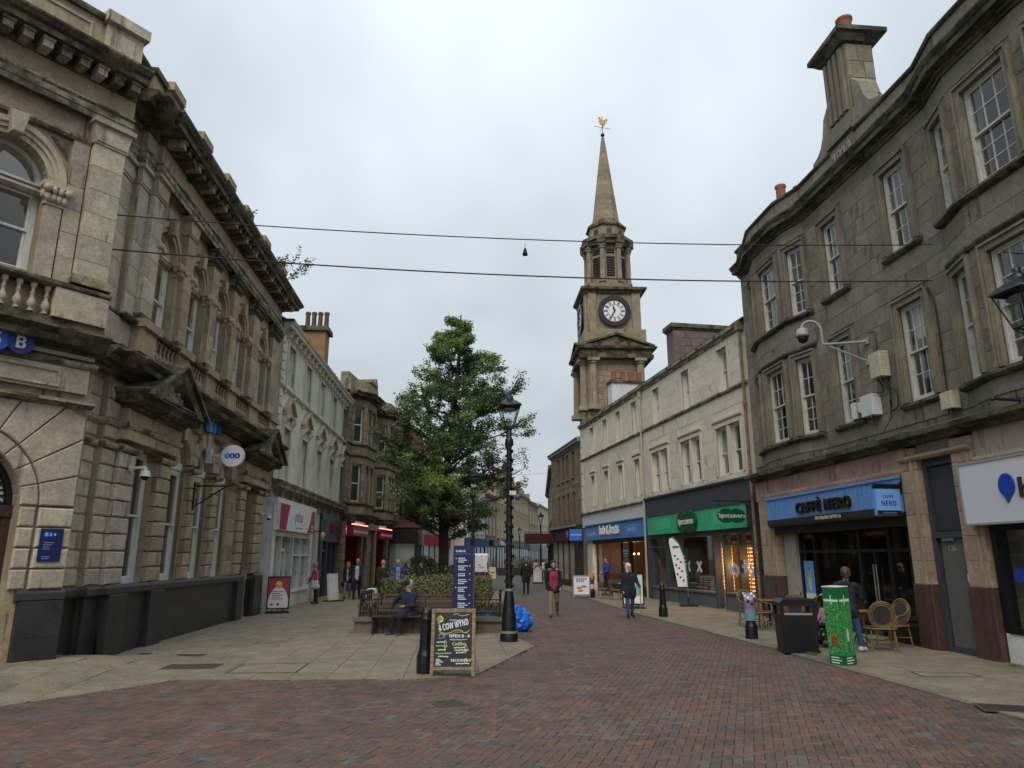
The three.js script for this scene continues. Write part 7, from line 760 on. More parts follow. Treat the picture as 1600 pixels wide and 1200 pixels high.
  const wicker = (label, x, z, ry) => { const t = thing('wicker_chair', label, 'chair', x, 0.03, z, ry, 'wicker cafe chairs'); mk('seat', [cbx(0, 0.44, 0, 0.46, 0.04, 0.44)], weave, t); mk('seat_frame', tube([[-0.24, 0.45, -0.22], [0.24, 0.45, -0.22], [0.25, 0.45, 0.22], [-0.25, 0.45, 0.22]], 0.018, 6, 40, true), cane, t); const ov = (a, b, r) => tube(Array.from({ length: 18 }, (_, i) => [Math.cos(i / 18 * 6.2832) * a, 0.72 + Math.sin(i / 18 * 6.2832) * b, -0.27 - Math.sin(i / 18 * 6.2832) * 0.05]), r, 6, 60, true); mk('back_frame', [ov(0.25, 0.27, 0.018), ov(0.215, 0.235, 0.014), ov(0.18, 0.2, 0.012)], cane, t); mk('back_panel', put(ext(arcPts(0, 0, 0.17, 0, 6.283, 20, 0.19), -0.006, 0.006), T4(0, 0.72, -0.27, 0, -0.18)), weave, t); for (const [sx, sz] of [[-1, -1], [1, -1], [-1, 1], [1, 1]]) mk('leg', [bar([sx * 0.22, 0.44, sz * 0.2], [sx * 0.25, 0, sz * 0.25], 0.018)], cane, t); for (const s of [-1, 1]) mk('arm', tube([[s * 0.24, 0.78, -0.27], [s * 0.29, 0.68, -0.05], [s * 0.3, 0.64, 0.15], [s * 0.25, 0.46, 0.2]], 0.016, 6, 24), cane, t); mk('stretcher', [bar([-0.23, 0.2, -0.22], [0.23, 0.2, 0.22], 0.011), bar([0.23, 0.2, -0.22], [-0.23, 0.2, 0.22], 0.011)], cane, t); return t; };
  const w0 = wicker('wicker armchair with its oval back to the street, nearest the shop door', 7.75, -15.75, 2.9);
  for (const [l, x, z, r] of [['wicker armchair by the door side of the round table', 8.35, -16.4, -1.9], ['wicker armchair behind the pram at the round table', 7.45, -17.4, 1.3], ['wicker armchair against the shop window behind the litter bin', 7.2, -18.9, 0.4], ['wicker armchair left of the litter bin with oval back to camera', 6.72, -20.2, 2.6], ['wicker armchair partly hidden behind the one left of the bin', 6.75, -21.0, 2.9], ['wicker armchair at the second table near the shop pier', 7.65, -20.4, -1.3]]) copyOf(w0, l, x, 0.03, z, r);
  const table = (name, label, x, z, m, r = 0.32) => { const t = thing(name, label, 'table', x, 0.03, z); mk('top', lathe([[0, 0.74], [r, 0.74], [r + 0.01, 0.725], [r, 0.7], [0, 0.7]], 24), m, t); mk('stem', cyl(0, 0.05, 0.7, 0, 0.03), MT.iron, t); for (let k = 0; k < 4; k++) mk('foot', tube([[0, 0.2, 0], [Math.cos(k * 1.57) * 0.15, 0.14, Math.sin(k * 1.57) * 0.15], [Math.cos(k * 1.57) * 0.28, 0.015, Math.sin(k * 1.57) * 0.28]], 0.014, 5, 12), MT.iron, t); };
  table('cafe_table', 'round cane edged table between the wicker chairs', 7.75, -16.75, cane); table('cafe_table', 'second round cane edged table left of the bin', 7.2, -20.8, cane);
  const slat = (label, x, z, ry) => { const t = thing('wooden_chair', label, 'chair', x, 0.03, z, ry, 'wooden cafe chairs'), m = mat([0.36, 0.23, 0.1], { map: rep(TX.wood, 0.3), roughness: 0.6 }); mk('seat', cbx(0, 0.45, 0, 0.4, 0.03, 0.4), m, t); for (const s of [-1, 1]) { mk('leg', bar([s * 0.18, 0, 0.18], [s * 0.17, 0.44, 0.17], 0.018), m, t); mk('leg', bar([s * 0.18, 0, -0.2], [s * 0.17, 0.46, -0.18], 0.018), m, t); mk('back_post', bar([s * 0.17, 0.45, -0.18], [s * 0.18, 0.9, -0.27], 0.017), m, t); } for (let k = 0; k < 3; k++) mk('back_slat', put(cbx(0, 0, 0, 0.34, 0.05, 0.015), T4(0, 0.62 + k * 0.11, -0.21 - k * 0.022, 0, -0.2)), m, t); return t; };
  const c0 = slat('wooden cafe chair right of the knitted bollard at the coffee bar', 4.35, -35.0, 0.9); for (const [l, x, z, r] of [['wooden cafe chair beside the white coffee bar table', 4.75, -33.9, 1.2], ['wooden cafe chair far left beyond the white menu board', 3.35, -38.4, -0.6], ['second wooden chair beyond the white menu board', 3.6, -39.4, 2.4]]) copyOf(c0, l, x, 0.03, z, r);
  table('cafe_table', 'small white topped table outside the coffee bar', 5.3, -34.2, MT.white, 0.35);
  // ---- sandwich boards and flag ----
  const board = (name, label, x, z, ry, w, h, draw, o = {}) => { const t = thing(name, label, 'sign', x, o.y ?? 0.03, z, ry); mk('frame', [bx(-w / 2, w / 2, 0.12, 0.17, -0.02, 0.03), bx(-w / 2, w / 2, h - 0.05, h, -0.02, 0.03), bx(-w / 2, -w / 2 + 0.045, 0.17, h - 0.05, -0.02, 0.03), bx(w / 2 - 0.045, w / 2, 0.17, h - 0.05, -0.02, 0.03)], o.frame ?? MT.black, t); mk('panel', bx(-w / 2 + 0.045, w / 2 - 0.045, 0.17, h - 0.05, -0.012, 0.012), MT.white, t); mk('print', face(-w / 2 + 0.048, w / 2 - 0.048, 0.173, h - 0.053, 0.016), canvasMat(256, 384, draw), t); if (o.base) mk('base', [put(ext([[-0.42, 0], [0.42, 0], [0.36, 0.07], [-0.36, 0.07]], -0.24, 0.24, 0.02), T4()), bx(-0.2, -0.16, 0.06, 0.14, -0.02, 0.02), bx(0.16, 0.2, 0.06, 0.14, -0.02, 0.02)], MT.rubber, t); else mk('leg', [bx(-w / 2, -w / 2 + 0.04, 0, 0.13, -0.02, 0.03), bx(w / 2 - 0.04, w / 2, 0, 0.13, -0.02, 0.03), bar([-w / 2 + 0.02, h - 0.05, -0.02], [-w / 2 + 0.02, 0, -0.45], 0.015), bar([w / 2 - 0.02, h - 0.05, -0.02], [w / 2 - 0.02, 0, -0.45], 0.015)], o.frame ?? MT.black, t); };
  board('poster_stand', 'maroon and white charity poster stand on black rubber base', -8.3, -26.3, 0.35, 0.78, 1.25, (x, w, h) => { x.fillStyle = '#a0304c'; x.fillRect(0, 0, w, h); x.fillStyle = '#d9d6dc'; x.beginPath(); x.ellipse(w / 2, h * 0.95, w * 0.52, h * 0.66, 0, Math.PI, 0); x.fill(); x.fillRect(8, h * 0.7, w - 16, h * 0.3); x.fillStyle = '#c49a3c'; x.beginPath(); x.ellipse(w / 2, 90, 44, 46, 0, 0, 7); x.fill(); x.fillStyle = '#e4c772'; x.beginPath(); x.ellipse(w / 2 - 6, 66, 30, 22, 0, 0, 7); x.fill(); x.fillStyle = '#9b3a4e'; for (let k = 0; k < 5; k++) x.fillRect(40, 170 + k * 24, 150 - (k % 2) * 40, 10); x.fillStyle = '#444'; x.fillRect(30, 330, 34, 22); x.fillStyle = '#b01846'; x.fillRect(110, 322, 34, 34); }, { base: true, y: 0.014 });
  board('menu_board', 'white menu board with burger pictures outside the coffee bar', 3.35, -35.6, 0.15, 0.85, 1.05, (x, w, h) => { x.fillStyle = '#dfe6ee'; x.fillRect(0, 0, w, h); x.fillStyle = '#3a5aa8'; x.font = 'bold 40px sans-serif'; x.textAlign = 'center'; for (let k = 0; k < 9; k++) x.fillRect(40 + (k % 5) * 36, 36 + Math.floor(k / 5) * 46, 28, 32); for (const [cx, cy] of [[90, 250], [170, 220], [110, 310]]) { x.fillStyle = '#c98a52'; x.beginPath(); x.ellipse(cx, cy, 46, 28, 0, 0, 7); x.fill(); x.fillStyle = '#a34a3c'; x.fillRect(cx - 40, cy - 4, 80, 12); } }, { frame: MT.metalGrey });
  board('pavement_sign', 'tall black framed green and white sign on rubber base behind the woman with a cane', 4.65, -28.4, 0.12, 0.85, 1.3, (x, w, h) => { x.fillStyle = '#cfe0da'; x.fillRect(0, 0, w, h); x.fillStyle = '#2c8a5e'; x.fillRect(20, 30, 150, 90); x.fillStyle = '#7fb2ae'; x.fillRect(20, 130, 216, 150); x.fillStyle = '#e9efee'; x.fillRect(20, 300, 216, 60); }, { base: true });
  { const t = thing('edge_on_sign', 'narrow white pavement sign seen edge on by the dark shop', 'sign', -8.0, 0.014, -33.2, 1.2); mk('panel', put(bx(-0.35, 0.35, 0.05, 1.2, -0.05, 0.05), T4(0, 0, 0, 0, -0.12)), MT.white, t); mk('base', bx(-0.4, 0.4, 0, 0.05, -0.3, 0.3), MT.rubber, t); }
  { const t = thing('far_yellow_board', 'cream pavement board far behind the white van', 'sign', -1.8, 0, -68, 0.2); mk('panel', put(bx(-0.3, 0.3, 0.02, 1.05, -0.04, 0.04), T4(0, 0, 0.1, 0, -0.15)), mat('#c9b98e'), t); mk('rear_panel', put(bx(-0.3, 0.3, 0.02, 1.05, -0.04, 0.04), T4(0, 0, -0.3, 0, 0.15)), mat('#c9b98e'), t); mk('lettering', put(bx(-0.2, 0.2, 0.5, 0.6, 0.045, 0.05), T4(0, 0, 0.1, 0, -0.15)), MT.dark, t); }
  { const t = thing('feather_flag', 'white curved feather flag with green logo outside the optician', 'flag', 7.05, 0.03, -29.6, -0.1); mk('base', [ext([[-0.35, 0], [0.35, 0], [0.3, 0.09], [-0.3, 0.09]], -0.3, 0.3, 0.02), cyl(0, 0.09, 0.35, 0, 0.03)], MT.rubber, t); mk('pole', tube([[0, 0.1, 0], [-0.02, 1.2, 0], [-0.12, 2.0, 0], [-0.3, 2.5, 0], [-0.5, 2.72, 0]], 0.014, 6, 40), MT.steel, t); const sh = [[-0.02, 0.75], [-0.04, 1.3], [-0.12, 1.95], [-0.28, 2.42], [-0.5, 2.66], [-0.62, 2.66], [-0.66, 2.55], [-0.62, 2.2], [-0.5, 1.5], [-0.38, 0.75]]; mk('flag_cloth', ext(sh, -0.006, 0.006), mat([0.7, 0.74, 0.84], { roughness: 0.8 }), t); mk('flag_print', [ext(arcPts(-0.43, 2.3, 0.12, 0, 6.28, 16, 0.05), 0.007, 0.01), ext(arcPts(-0.37, 2.3, 0.12, 0, 6.28, 16, 0.05), 0.0075, 0.0105)], mat('#2e7d64'), t); const d = []; for (let k = 0; k < 9; k++) d.push(ext(arcPts(-0.45 + (k % 3) * 0.1 + k * 0.012, 1.95 - k * 0.12, 0.045, 0, 6.28, 8), 0.007, 0.01)); mk('flag_motifs', d, mat('#27406a'), t); }
  // ---- van ----
  { const t = thing('white_van', 'white delivery van parked far up the street seen from behind', 'van', -3.25, 0, -69, -0.05), w = 0.98; const side = [[0, 0.45], [4.8, 0.45], [4.9, 0.9], [4.6, 1.15], [3.9, 1.3], [3.2, 2.05], [2.8, 2.2], [0.12, 2.28], [0, 2.15]]; mk('body', put(ext(side, -w, w, 0.06), T4(0, 0, 0, Math.PI / 2)), mat([0.7, 0.73, 0.76], { clearcoat: 0.5, roughness: 0.35 }), t); mk('rear_door', bx(-0.9, -0.012, 0.6, 2.1, -0.01, 0.035), mat([0.7, 0.73, 0.76], { roughness: 0.35 }), t); mk('rear_door', bx(0.012, 0.9, 0.6, 2.1, -0.01, 0.035), mat([0.7, 0.73, 0.76], { roughness: 0.35 }), t); mk('bumper', bx(-1.0, 1.0, 0.4, 0.58, -0.05, 0.12), MT.rubber, t); mk('number_plate', bx(0.1, 0.6, 0.95, 1.06, 0.036, 0.045), mat('#c9a83a'), t); mk('door_handle', bx(0.06, 0.3, 1.2, 1.26, 0.036, 0.06), MT.black, t); for (const s of [-1, 1]) mk('tail_light', bx(s * 0.95 - 0.05, s * 0.95 + 0.05, 0.9, 1.5, 0, 0.04), mat('#7a1616', { roughness: 0.2 }), t); for (const [sx, z] of [[-1, -0.8], [1, -0.8], [-1, -3.9], [1, -3.9]]) mk('wheel', put(lathe([[0.0, -0.1], [0.2, -0.11], [0.32, -0.1], [0.33, 0], [0.32, 0.1], [0.2, 0.11], [0, 0.1]], 20), T4(sx * 0.88, 0.33, z, 0, 0, Math.PI / 2)), MT.rubber, t); }
  // ---- pram ----
  { const t = thing('pushchair', 'dark pushchair with a child in a pink top beside the marker column', 'pram', 6.88, 0.03, -16.4, -0.75), fr = mat([0.36, 0.28, 0.2], { metalness: 0.6, roughness: 0.4 }); for (const s of [-1, 1]) { mk('frame_tube', [bar([s * 0.24, 0.14, 0.42], [s * 0.24, 1.02, -0.45], 0.017), bar([s * 0.24, 0.16, -0.35], [s * 0.24, 0.62, 0.0], 0.017)], fr, t); mk('front_wheel', [put(uvm(new THREE.TorusGeometry(0.11, 0.025, 8, 24)), T4(s * 0.25, 0.135, 0.42, Math.PI / 2)), put(cyl(0, -0.02, 0.02, 0, 0.08, 0.08, 14), T4(s * 0.25, 0.135, 0.42, 0, 0, Math.PI / 2))], MT.rubber, t); mk('rear_wheel', [put(uvm(new THREE.TorusGeometry(0.13, 0.028, 8, 24)), T4(s * 0.27, 0.158, -0.36, Math.PI / 2)), put(cyl(0, -0.02, 0.02, 0, 0.1, 0.1, 14), T4(s * 0.27, 0.158, -0.36, 0, 0, Math.PI / 2))], MT.rubber, t); } mk('push_handle', bar([-0.26, 1.02, -0.45], [0.26, 1.02, -0.45], 0.022), MT.rubber, t); mk('seat_fabric', [put(ext([[-0.3, 0], [0.2, -0.05], [0.42, 0.02], [0.42, 0.08], [0.18, 0.05], [-0.22, 0.12], [-0.42, 0.62], [-0.5, 0.6]], -0.2, 0.2, 0.02), T4(0, 0.45, 0, -Math.PI / 2))], MT.rubber, t); mk('hood', (() => { const g = new THREE.SphereGeometry(0.3, 18, 10, 0, Math.PI * 2, 0, Math.PI * 0.42); g.scale(0.78, 1, 1); g.rotateX(-0.75); g.translate(0, 0.83, -0.2); return uvm(g); })(), mat([0.3, 0.26, 0.2], { side: THREE.DoubleSide }), t); mk('basket', bx(-0.2, 0.2, 0.16, 0.32, -0.32, 0.3), MT.rubber, t); }
}
// ================= street tree =================
{
  const T = thing('street_tree', 'tall leafy green street tree with open crown', 'tree', -3.6, 0, -38), bark = mat([0.055, 0.045, 0.035], { map: rep(TX.stone, 0.8), bumpMap: rep(TX.grain, 0.3), bumpScale: 0.03 });
  const limbs = [], tips = [];
  const grow = (p, d, len, r, lv) => { const n = 4, P = [p.clone()]; let q = p.clone(), e = d.clone(); for (let i = 0; i < n; i++) { e.add(new THREE.Vector3(rr(-0.16, 0.16), rr(-0.05, 0.13), rr(-0.16, 0.16))).normalize(); q = q.clone().addScaledVector(e, len / n); P.push(q); } for (let i = 0; i < n; i++) limbs.push(bar(P[i].toArray(), P[i + 1].toArray(), Math.max(0.008, r * (1 - 0.16 * i)), 6, Math.max(0.007, r * (1 - 0.16 * (i + 1))))); if (lv > 1) for (let i = 1; i <= n; i++) tips.push([P[i], lv]); if (lv < 3) { const k = lv === 1 ? 4 : 3; for (let i = 0; i < k; i++) { const a = rr(0, 6.28), b = P[1 + Math.floor(rnd() * n)], nd = e.clone().multiplyScalar(0.55).add(new THREE.Vector3(Math.cos(a), rr(-0.15, 0.55), Math.sin(a)).multiplyScalar(0.75)).normalize(); grow(b, nd, len * rr(0.42, 0.6), r * 0.5, lv + 1); } } };
  // trunk: leader with whorls of branches; radius of the crown by height follows the photograph
  const trunk = [[0, 0, 0], [0.05, 2, 0], [-0.05, 5, 0.05], [0.25, 8, 0], [0.55, 11, 0], [0.7, 13.5, 0], [0.72, 15.2, 0]]; limbs.push(...trunk.slice(0, -1).map((p, i) => bar(p, trunk[i + 1], 0.29 * Math.pow(1 - i / 6.4, 0.9) + 0.012, 12, 0.29 * Math.pow(1 - (i + 1) / 6.4, 0.9) + 0.012)));
  const crownR = y => y < 2.6 ? 0 : y < 4 ? lerp(1.6, 3.0, (y - 2.6) / 1.4) : y < 8 ? 3.25 : y < 11 ? lerp(3.2, 2.9, (y - 8) / 3) : lerp(2.7, 0.3, clamp((y - 11) / 4.5));
  const ctr = y => { for (let i = 0; i < trunk.length - 1; i++) if (y <= trunk[i + 1][1]) { const t = (y - trunk[i][1]) / (trunk[i + 1][1] - trunk[i][1]); return new THREE.Vector3(lerp(trunk[i][0], trunk[i + 1][0], t), y, lerp(trunk[i][2], trunk[i + 1][2], t)); } return new THREE.Vector3(...trunk.at(-1)); };
  for (let k = 0; k < 52; k++) { const y = 2.7 + Math.pow(k / 52, 1.05) * 12.0, a = k * 2.4 + rr(-0.4, 0.4), R = crownR(y + 0.6) * rr(0.72, 1.05); grow(ctr(y), new THREE.Vector3(Math.cos(a), rr(0.05, 0.5), Math.sin(a)).normalize(), R * 0.9, 0.028 + R * 0.014, 1); }
  for (const [y, d, l] of [[6.2, [-1, 0.3, 0.25], 3.7], [5.4, [-1, 0.5, -0.1], 3.6], [6.6, [-1, 0.2, -0.15], 3.4], [4.4, [-1, 0.3, 0.2], 3.0], [3.6, [1, 0.25, 0.1], 3.0], [4.4, [1, 0.3, 0.3], 3.2], [5.2, [0.9, 0.3, -0.2], 3.3], [3.2, [-0.7, 0.2, 0.7], 2.8], [3.4, [0.5, 0.2, 0.8], 2.7], [4.0, [0.1, 0.3, 1], 3.0], [5.0, [-0.5, 0.35, 0.9], 3.0], [6.5, [0.6, 0.4, 0.8], 3.0], [7.6, [1, 0.3, 0.4], 3.2], [8.4, [-0.9, 0.35, 0.4], 2.9], [9.4, [0.9, 0.4, -0.3], 3.0]]) grow(ctr(y), new THREE.Vector3(...d).normalize(), l, 0.085, 1); grow(ctr(5.6), new THREE.Vector3(-1, 0.42, 0.0).normalize(), 3.4, 0.09, 1); grow(ctr(9), new THREE.Vector3(1, 0.42, 0.1).normalize(), 3.2, 0.08, 1);
  for (const [y, a] of [[13.2, 3.3], [12.2, 3.0], [11.3, 3.2], [10.6, 3.05]]) { const p = ctr(y), q = p.clone().add(new THREE.Vector3(Math.cos(a) * rr(1.4, 2.2), rr(0.1, 0.6), 0.3)); limbs.push(bar(p.toArray(), q.toArray(), 0.02, 5, 0.006)); }
  mk('trunk', limbs, bark, T);
  const leafM = [[0.075, 0.145, 0.026], [0.115, 0.2, 0.036], [0.175, 0.265, 0.05], [0.05, 0.1, 0.02]].map(c => mat(c, { roughness: 0.7, transmission: 0.42, thickness: 0, side: THREE.DoubleSide })), bins = leafM.map(() => new GB());
  for (const [p, lv] of tips) { const n = lv === 3 ? 24 : 14, cl = fbm(p.x * 0.9 + 40, p.y * 0.9 + p.z * 0.7 + 40, 256, 3, 3); for (let i = 0; i < n; i++) { const s = rr(0.035, 0.095), c = [p.x + gs() * 0.24, p.y + gs() * 0.15, p.z + gs() * 0.24], a = rr(0, 6.28), b = rr(-0.9, 0.5), u = new THREE.Vector3(Math.cos(a) * Math.cos(b), Math.sin(b), Math.sin(a) * Math.cos(b)), w = new THREE.Vector3(rr(-1, 1), rr(-0.3, 1), rr(-1, 1)).cross(u).normalize().multiplyScalar(s * 0.5); u.multiplyScalar(s); bins[[3, 0, 1, 2][Math.floor(clamp(cl * 3.0 - 1.0 + rr(-0.3, 0.3), 0, 0.999) * 4)]].quad([c[0] - u.x, c[1] - u.y, c[2] - u.z], [c[0] + w.x, c[1] + w.y + 0.01, c[2] + w.z], [c[0] + u.x, c[1] + u.y, c[2] + u.z], [c[0] - w.x, c[1] - w.y + 0.01, c[2] - w.z]); } }
  function gs() { return (rnd() + rnd() + rnd() - 1.5) * 1.15; }
  const cr = grp('crown', T); bins.forEach((g, i) => { const o = mk('leaves', g.get(), leafM[i], cr); o.userData.kind = 'stuff'; });
  // clipped evergreen and low hedge round the trunk
  const bush = (name, label, x, z, rx, ry, n, c) => { const g = new GB(); for (let i = 0; i < n; i++) { const v = new THREE.Vector3(gs(), gs(), gs()).normalize().multiplyScalar(Math.pow(rnd(), 0.25)), s = rr(0.03, 0.07), p = [v.x * rx, ry + v.y * ry * 0.95, v.z * rx], a = rr(0, 6.28), t = rr(-0.7, 0.7); g.quad([p[0] - Math.cos(a) * s, p[1] - t * s, p[2] - Math.sin(a) * s], [p[0] + Math.sin(a) * s * 0.6, p[1] + s * 0.5, p[2]], [p[0] + Math.cos(a) * s, p[1] + t * s, p[2] + Math.sin(a) * s], [p[0] - Math.sin(a) * s * 0.6, p[1] - s * 0.5, p[2]]); } const t = thing(name, label, 'shrub', x, 0, z); mk('foliage', g.get(), mat(c, { roughness: 0.8, side: THREE.DoubleSide, transmission: 0.2, thickness: 0 }), t); mk('stem', cyl(0, 0, ry, 0, 0.04), bark, t); return t; };
  bush('evergreen_shrub', 'dark green shrub left of the tree trunk', -4.6, -37.2, 1.0, 1.05, 5000, [0.025, 0.045, 0.016]); bush('evergreen_shrub', 'dark low shrub right of the tree trunk', -2.9, -37.4, 0.8, 0.8, 3500, [0.03, 0.055, 0.016]); bush('far_planter_shrub', 'pale green clump in the far street planter left', 0.0, -82, 0.9, 1.2, 1500, [0.1, 0.13, 0.04]); bush('far_planter_shrub', 'pale green clump in the far street planter right', 1.6, -83, 0.9, 1.1, 1500, [0.1, 0.13, 0.04]);
  const P = thing('tree_planter', 'brick edged planter around the tree trunk', 'planter', -3.8, 0, -37.6); for (let k = 0; k < 7; k++) mk('wall_stone', bx(-2.2 + k * 0.63, -1.58 + k * 0.63, 0, 0.55, 1.1, 1.4), MT.bankGF[k % 4], P); mk('capping', [bx(-2.3, 2.3, 0.55, 0.63, 1.05, 1.45), bx(-2.2, 2.2, 0, 0.5, -2.2, 1.1)], stoneMat([0.2, 0.11, 0.075]), P);
  const fp = (l, x, z) => { const t = thing('street_planter', l, 'planter', x, 0, z); mk('box', [bx(-1.3, 1.3, 0, 0.7, -0.6, 0.6), bx(-1.35, 1.35, 0.7, 0.78, -0.65, 0.65)], MT.dark, t); mk('slat', [0.15, 0.35, 0.55].map(y => bx(-1.3, 1.3, y, y + 0.1, 0.6, 0.63)), MT.woodDark, t); }; fp('dark far street planter left of the far walkers', -0.3, -82); fp('dark far street planter nearer the beige building', 1.9, -84);
  // weeds rooted in the bank parapet
  const weed = (label, x, y, z, n, sx, sy, c = [0.12, 0.17, 0.04]) => { const g = new GB(), st = []; for (let k = 0; k < 9; k++) { const e = [rr(-1, 1) * sx, rr(0.3, 1) * sy, rr(-0.3, 1) * sx]; st.push(bar([0, 0, 0], e, 0.008, 4, 0.003)); for (let i = 0; i < n / 9; i++) { const t = rr(0.35, 1.1), p = [e[0] * t + rr(-0.1, 0.1), e[1] * t + rr(-0.1, 0.1), e[2] * t + rr(-0.1, 0.1)], s = rr(0.025, 0.06), a = rr(0, 6.28); g.quad([p[0] - Math.cos(a) * s, p[1], p[2] - Math.sin(a) * s], [p[0], p[1] + s * 0.4, p[2] + s * 0.4], [p[0] + Math.cos(a) * s, p[1] - s * 0.3, p[2] + Math.sin(a) * s], [p[0], p[1] - s * 0.4, p[2] - s * 0.4]); } } const t = thing('wall_weed', label, 'plant', x, y, z); mk('leaves', g.get(), mat(c, { side: THREE.DoubleSide, roughness: 0.8 }), t); mk('stem', st, bark, t); };
  const bw = (u, v, z) => [-8.23 + u * -0.0753 + z * 0.9972, v, -14.94 + u * -0.9972 + z * -0.0753];
  weed('self seeded buddleia sprouting from the far end of the bank parapet', ...bw(9.6, 11.75, 0.5), 420, 1.1, 1.3); weed('yellow green weeds on the bank cornice before the buddleia', ...bw(8.2, 11.7, 0.55), 360, 0.7, 0.5, [0.17, 0.19, 0.035]); weed('tuft of weeds midway along the bank cornice', ...bw(4.6, 11.7, 0.6), 120, 0.3, 0.45, [0.17, 0.2, 0.05]); weed('small dark fern under the near bank cornice', ...bw(1.0, 11.0, 0.3), 90, 0.2, 0.2, [0.04, 0.08, 0.025]); weed('leafy weeds on the cornice of the bay windowed stone building', -8.95, 11.5, -42.8, 260, 0.55, 0.6, [0.05, 0.09, 0.025]);
  const tuft = (label, x, z, n) => { const g = new GB(); for (let i = 0; i < n; i++) { const a = rr(0, 6.28), r = rr(0, 0.12), h = rr(0.03, 0.09), p = [Math.cos(a) * r, 0, Math.sin(a) * r]; g.tri([p[0] - 0.004, 0, p[2]], [p[0] + 0.004, 0, p[2]], [p[0] + rr(-0.05, 0.05), h, p[2] + rr(-0.05, 0.05)]); } const o = solo('grass_tuft', g.get(), mat([0.09, 0.15, 0.03], { side: THREE.DoubleSide }), label, 'grass'); o.position.set(x, 0.02, z); }; tuft('grass tuft at the foot of the litter bin', 6.0, -15.05, 160); tuft('grass tuft at the foot of the corner shop wall', 8.95, -13.5, 120); tuft('grass tuft by the bollard near the chalkboard', -1.25, -12.65, 80);
}
// ================= people: implicit bodies meshed with surface nets =================
function surfaceNet(caps, cell, k, lo, hi) {
  const nx = Math.ceil((hi[0] - lo[0]) / cell) + 1, ny = Math.ceil((hi[1] - lo[1]) / cell) + 1, nz = Math.ceil((hi[2] - lo[2]) / cell) + 1, F = new Float32Array(nx * ny * nz).fill(1), id = (i, j, l) => (l * ny + j) * nx + i;
  for (const c of caps) {
    const [a, b, r0, r1, sx = 1, sz = 1] = c, R = Math.max(r0, r1) * Math.max(1, sx, sz) + k + cell * 2, bl = [0, 1, 2].map(e => Math.max(0, Math.floor((Math.min(a[e], b[e]) - R - lo[e]) / cell))), bh = [[0, nx], [1, ny], [2, nz]].map(([e, n]) => Math.min(n - 1, Math.ceil((Math.max(a[e], b[e]) + R - lo[e]) / cell)));
    const dx = (b[0] - a[0]) / sx, dy = b[1] - a[1], dz = (b[2] - a[2]) / sz, dd = dx * dx + dy * dy + dz * dz || 1e-9;
    for (let l = bl[2]; l <= bh[2]; l++) for (let j = bl[1]; j <= bh[1]; j++) for (let i = bl[0]; i <= bh[0]; i++) {
      const px = (lo[0] + i * cell - a[0]) / sx, py = lo[1] + j * cell - a[1], pz = (lo[2] + l * cell - a[2]) / sz, t = clamp((px * dx + py * dy + pz * dz) / dd), ex = px - dx * t, ey = py - dy * t, ez = pz - dz * t, d = (Math.sqrt(ex * ex + ey * ey + ez * ez) - (r0 + (r1 - r0) * t)) * Math.min(1, sx, sz), q = id(i, j, l), o = F[q], h = clamp(0.5 + 0.5 * (o - d) / k); F[q] = o + (d - o) * h - k * h * (1 - h);
    }
  }
  const V = [], I = [], map = new Int32Array(F.length).fill(-1), CO = [[0, 0, 0], [1, 0, 0], [0, 1, 0], [1, 1, 0], [0, 0, 1], [1, 0, 1], [0, 1, 1], [1, 1, 1]], ED = [[0, 1], [0, 2], [0, 4], [1, 3], [1, 5], [2, 3], [2, 6], [3, 7], [4, 5], [4, 6], [5, 7], [6, 7]];
  for (let l = 0; l < nz - 1; l++) for (let j = 0; j < ny - 1; j++) for (let i = 0; i < nx - 1; i++) {
    let mask = 0; const f = CO.map((c, n) => { const v = F[id(i + c[0], j + c[1], l + c[2])]; if (v < 0) mask |= 1 << n; return v; }); if (mask === 0 || mask === 255) continue; let x = 0, y = 0, z = 0, n = 0;
    for (const [a, b] of ED) if ((f[a] < 0) !== (f[b] < 0)) { const t = f[a] / (f[a] - f[b]); x += CO[a][0] + (CO[b][0] - CO[a][0]) * t; y += CO[a][1] + (CO[b][1] - CO[a][1]) * t; z += CO[a][2] + (CO[b][2] - CO[a][2]) * t; n++; }
    map[id(i, j, l)] = V.length / 3; V.push(lo[0] + (i + x / n) * cell, lo[1] + (j + y / n) * cell, lo[2] + (l + z / n) * cell);
  }
  for (let l = 1; l < nz - 1; l++) for (let j = 1; j < ny - 1; j++) for (let i = 1; i < nx - 1; i++) {
    const s = F[id(i, j, l)] < 0; const quad = (a, b, c, d, fl) => { if (a < 0 || b < 0 || c < 0 || d < 0) return; fl ? I.push(a, b, c, a, c, d) : I.push(a, c, b, a, d, c); };
    if (s !== F[id(i + 1, j, l)] < 0) quad(map[id(i, j - 1, l - 1)], map[id(i, j, l - 1)], map[id(i, j, l)], map[id(i, j - 1, l)], s);
    if (s !== F[id(i, j + 1, l)] < 0) quad(map[id(i - 1, j, l - 1)], map[id(i - 1, j, l)], map[id(i, j, l)], map[id(i, j, l - 1)], s);
    if (s !== F[id(i, j, l + 1)] < 0) quad(map[id(i - 1, j - 1, l)], map[id(i, j - 1, l)], map[id(i, j, l)], map[id(i - 1, j, l)], s);
  }
  const g = new THREE.BufferGeometry(); g.setAttribute('position', new THREE.Float32BufferAttribute(V, 3)); g.setIndex(I); g.computeVertexNormals(); return uvm(g.toNonIndexed());
}
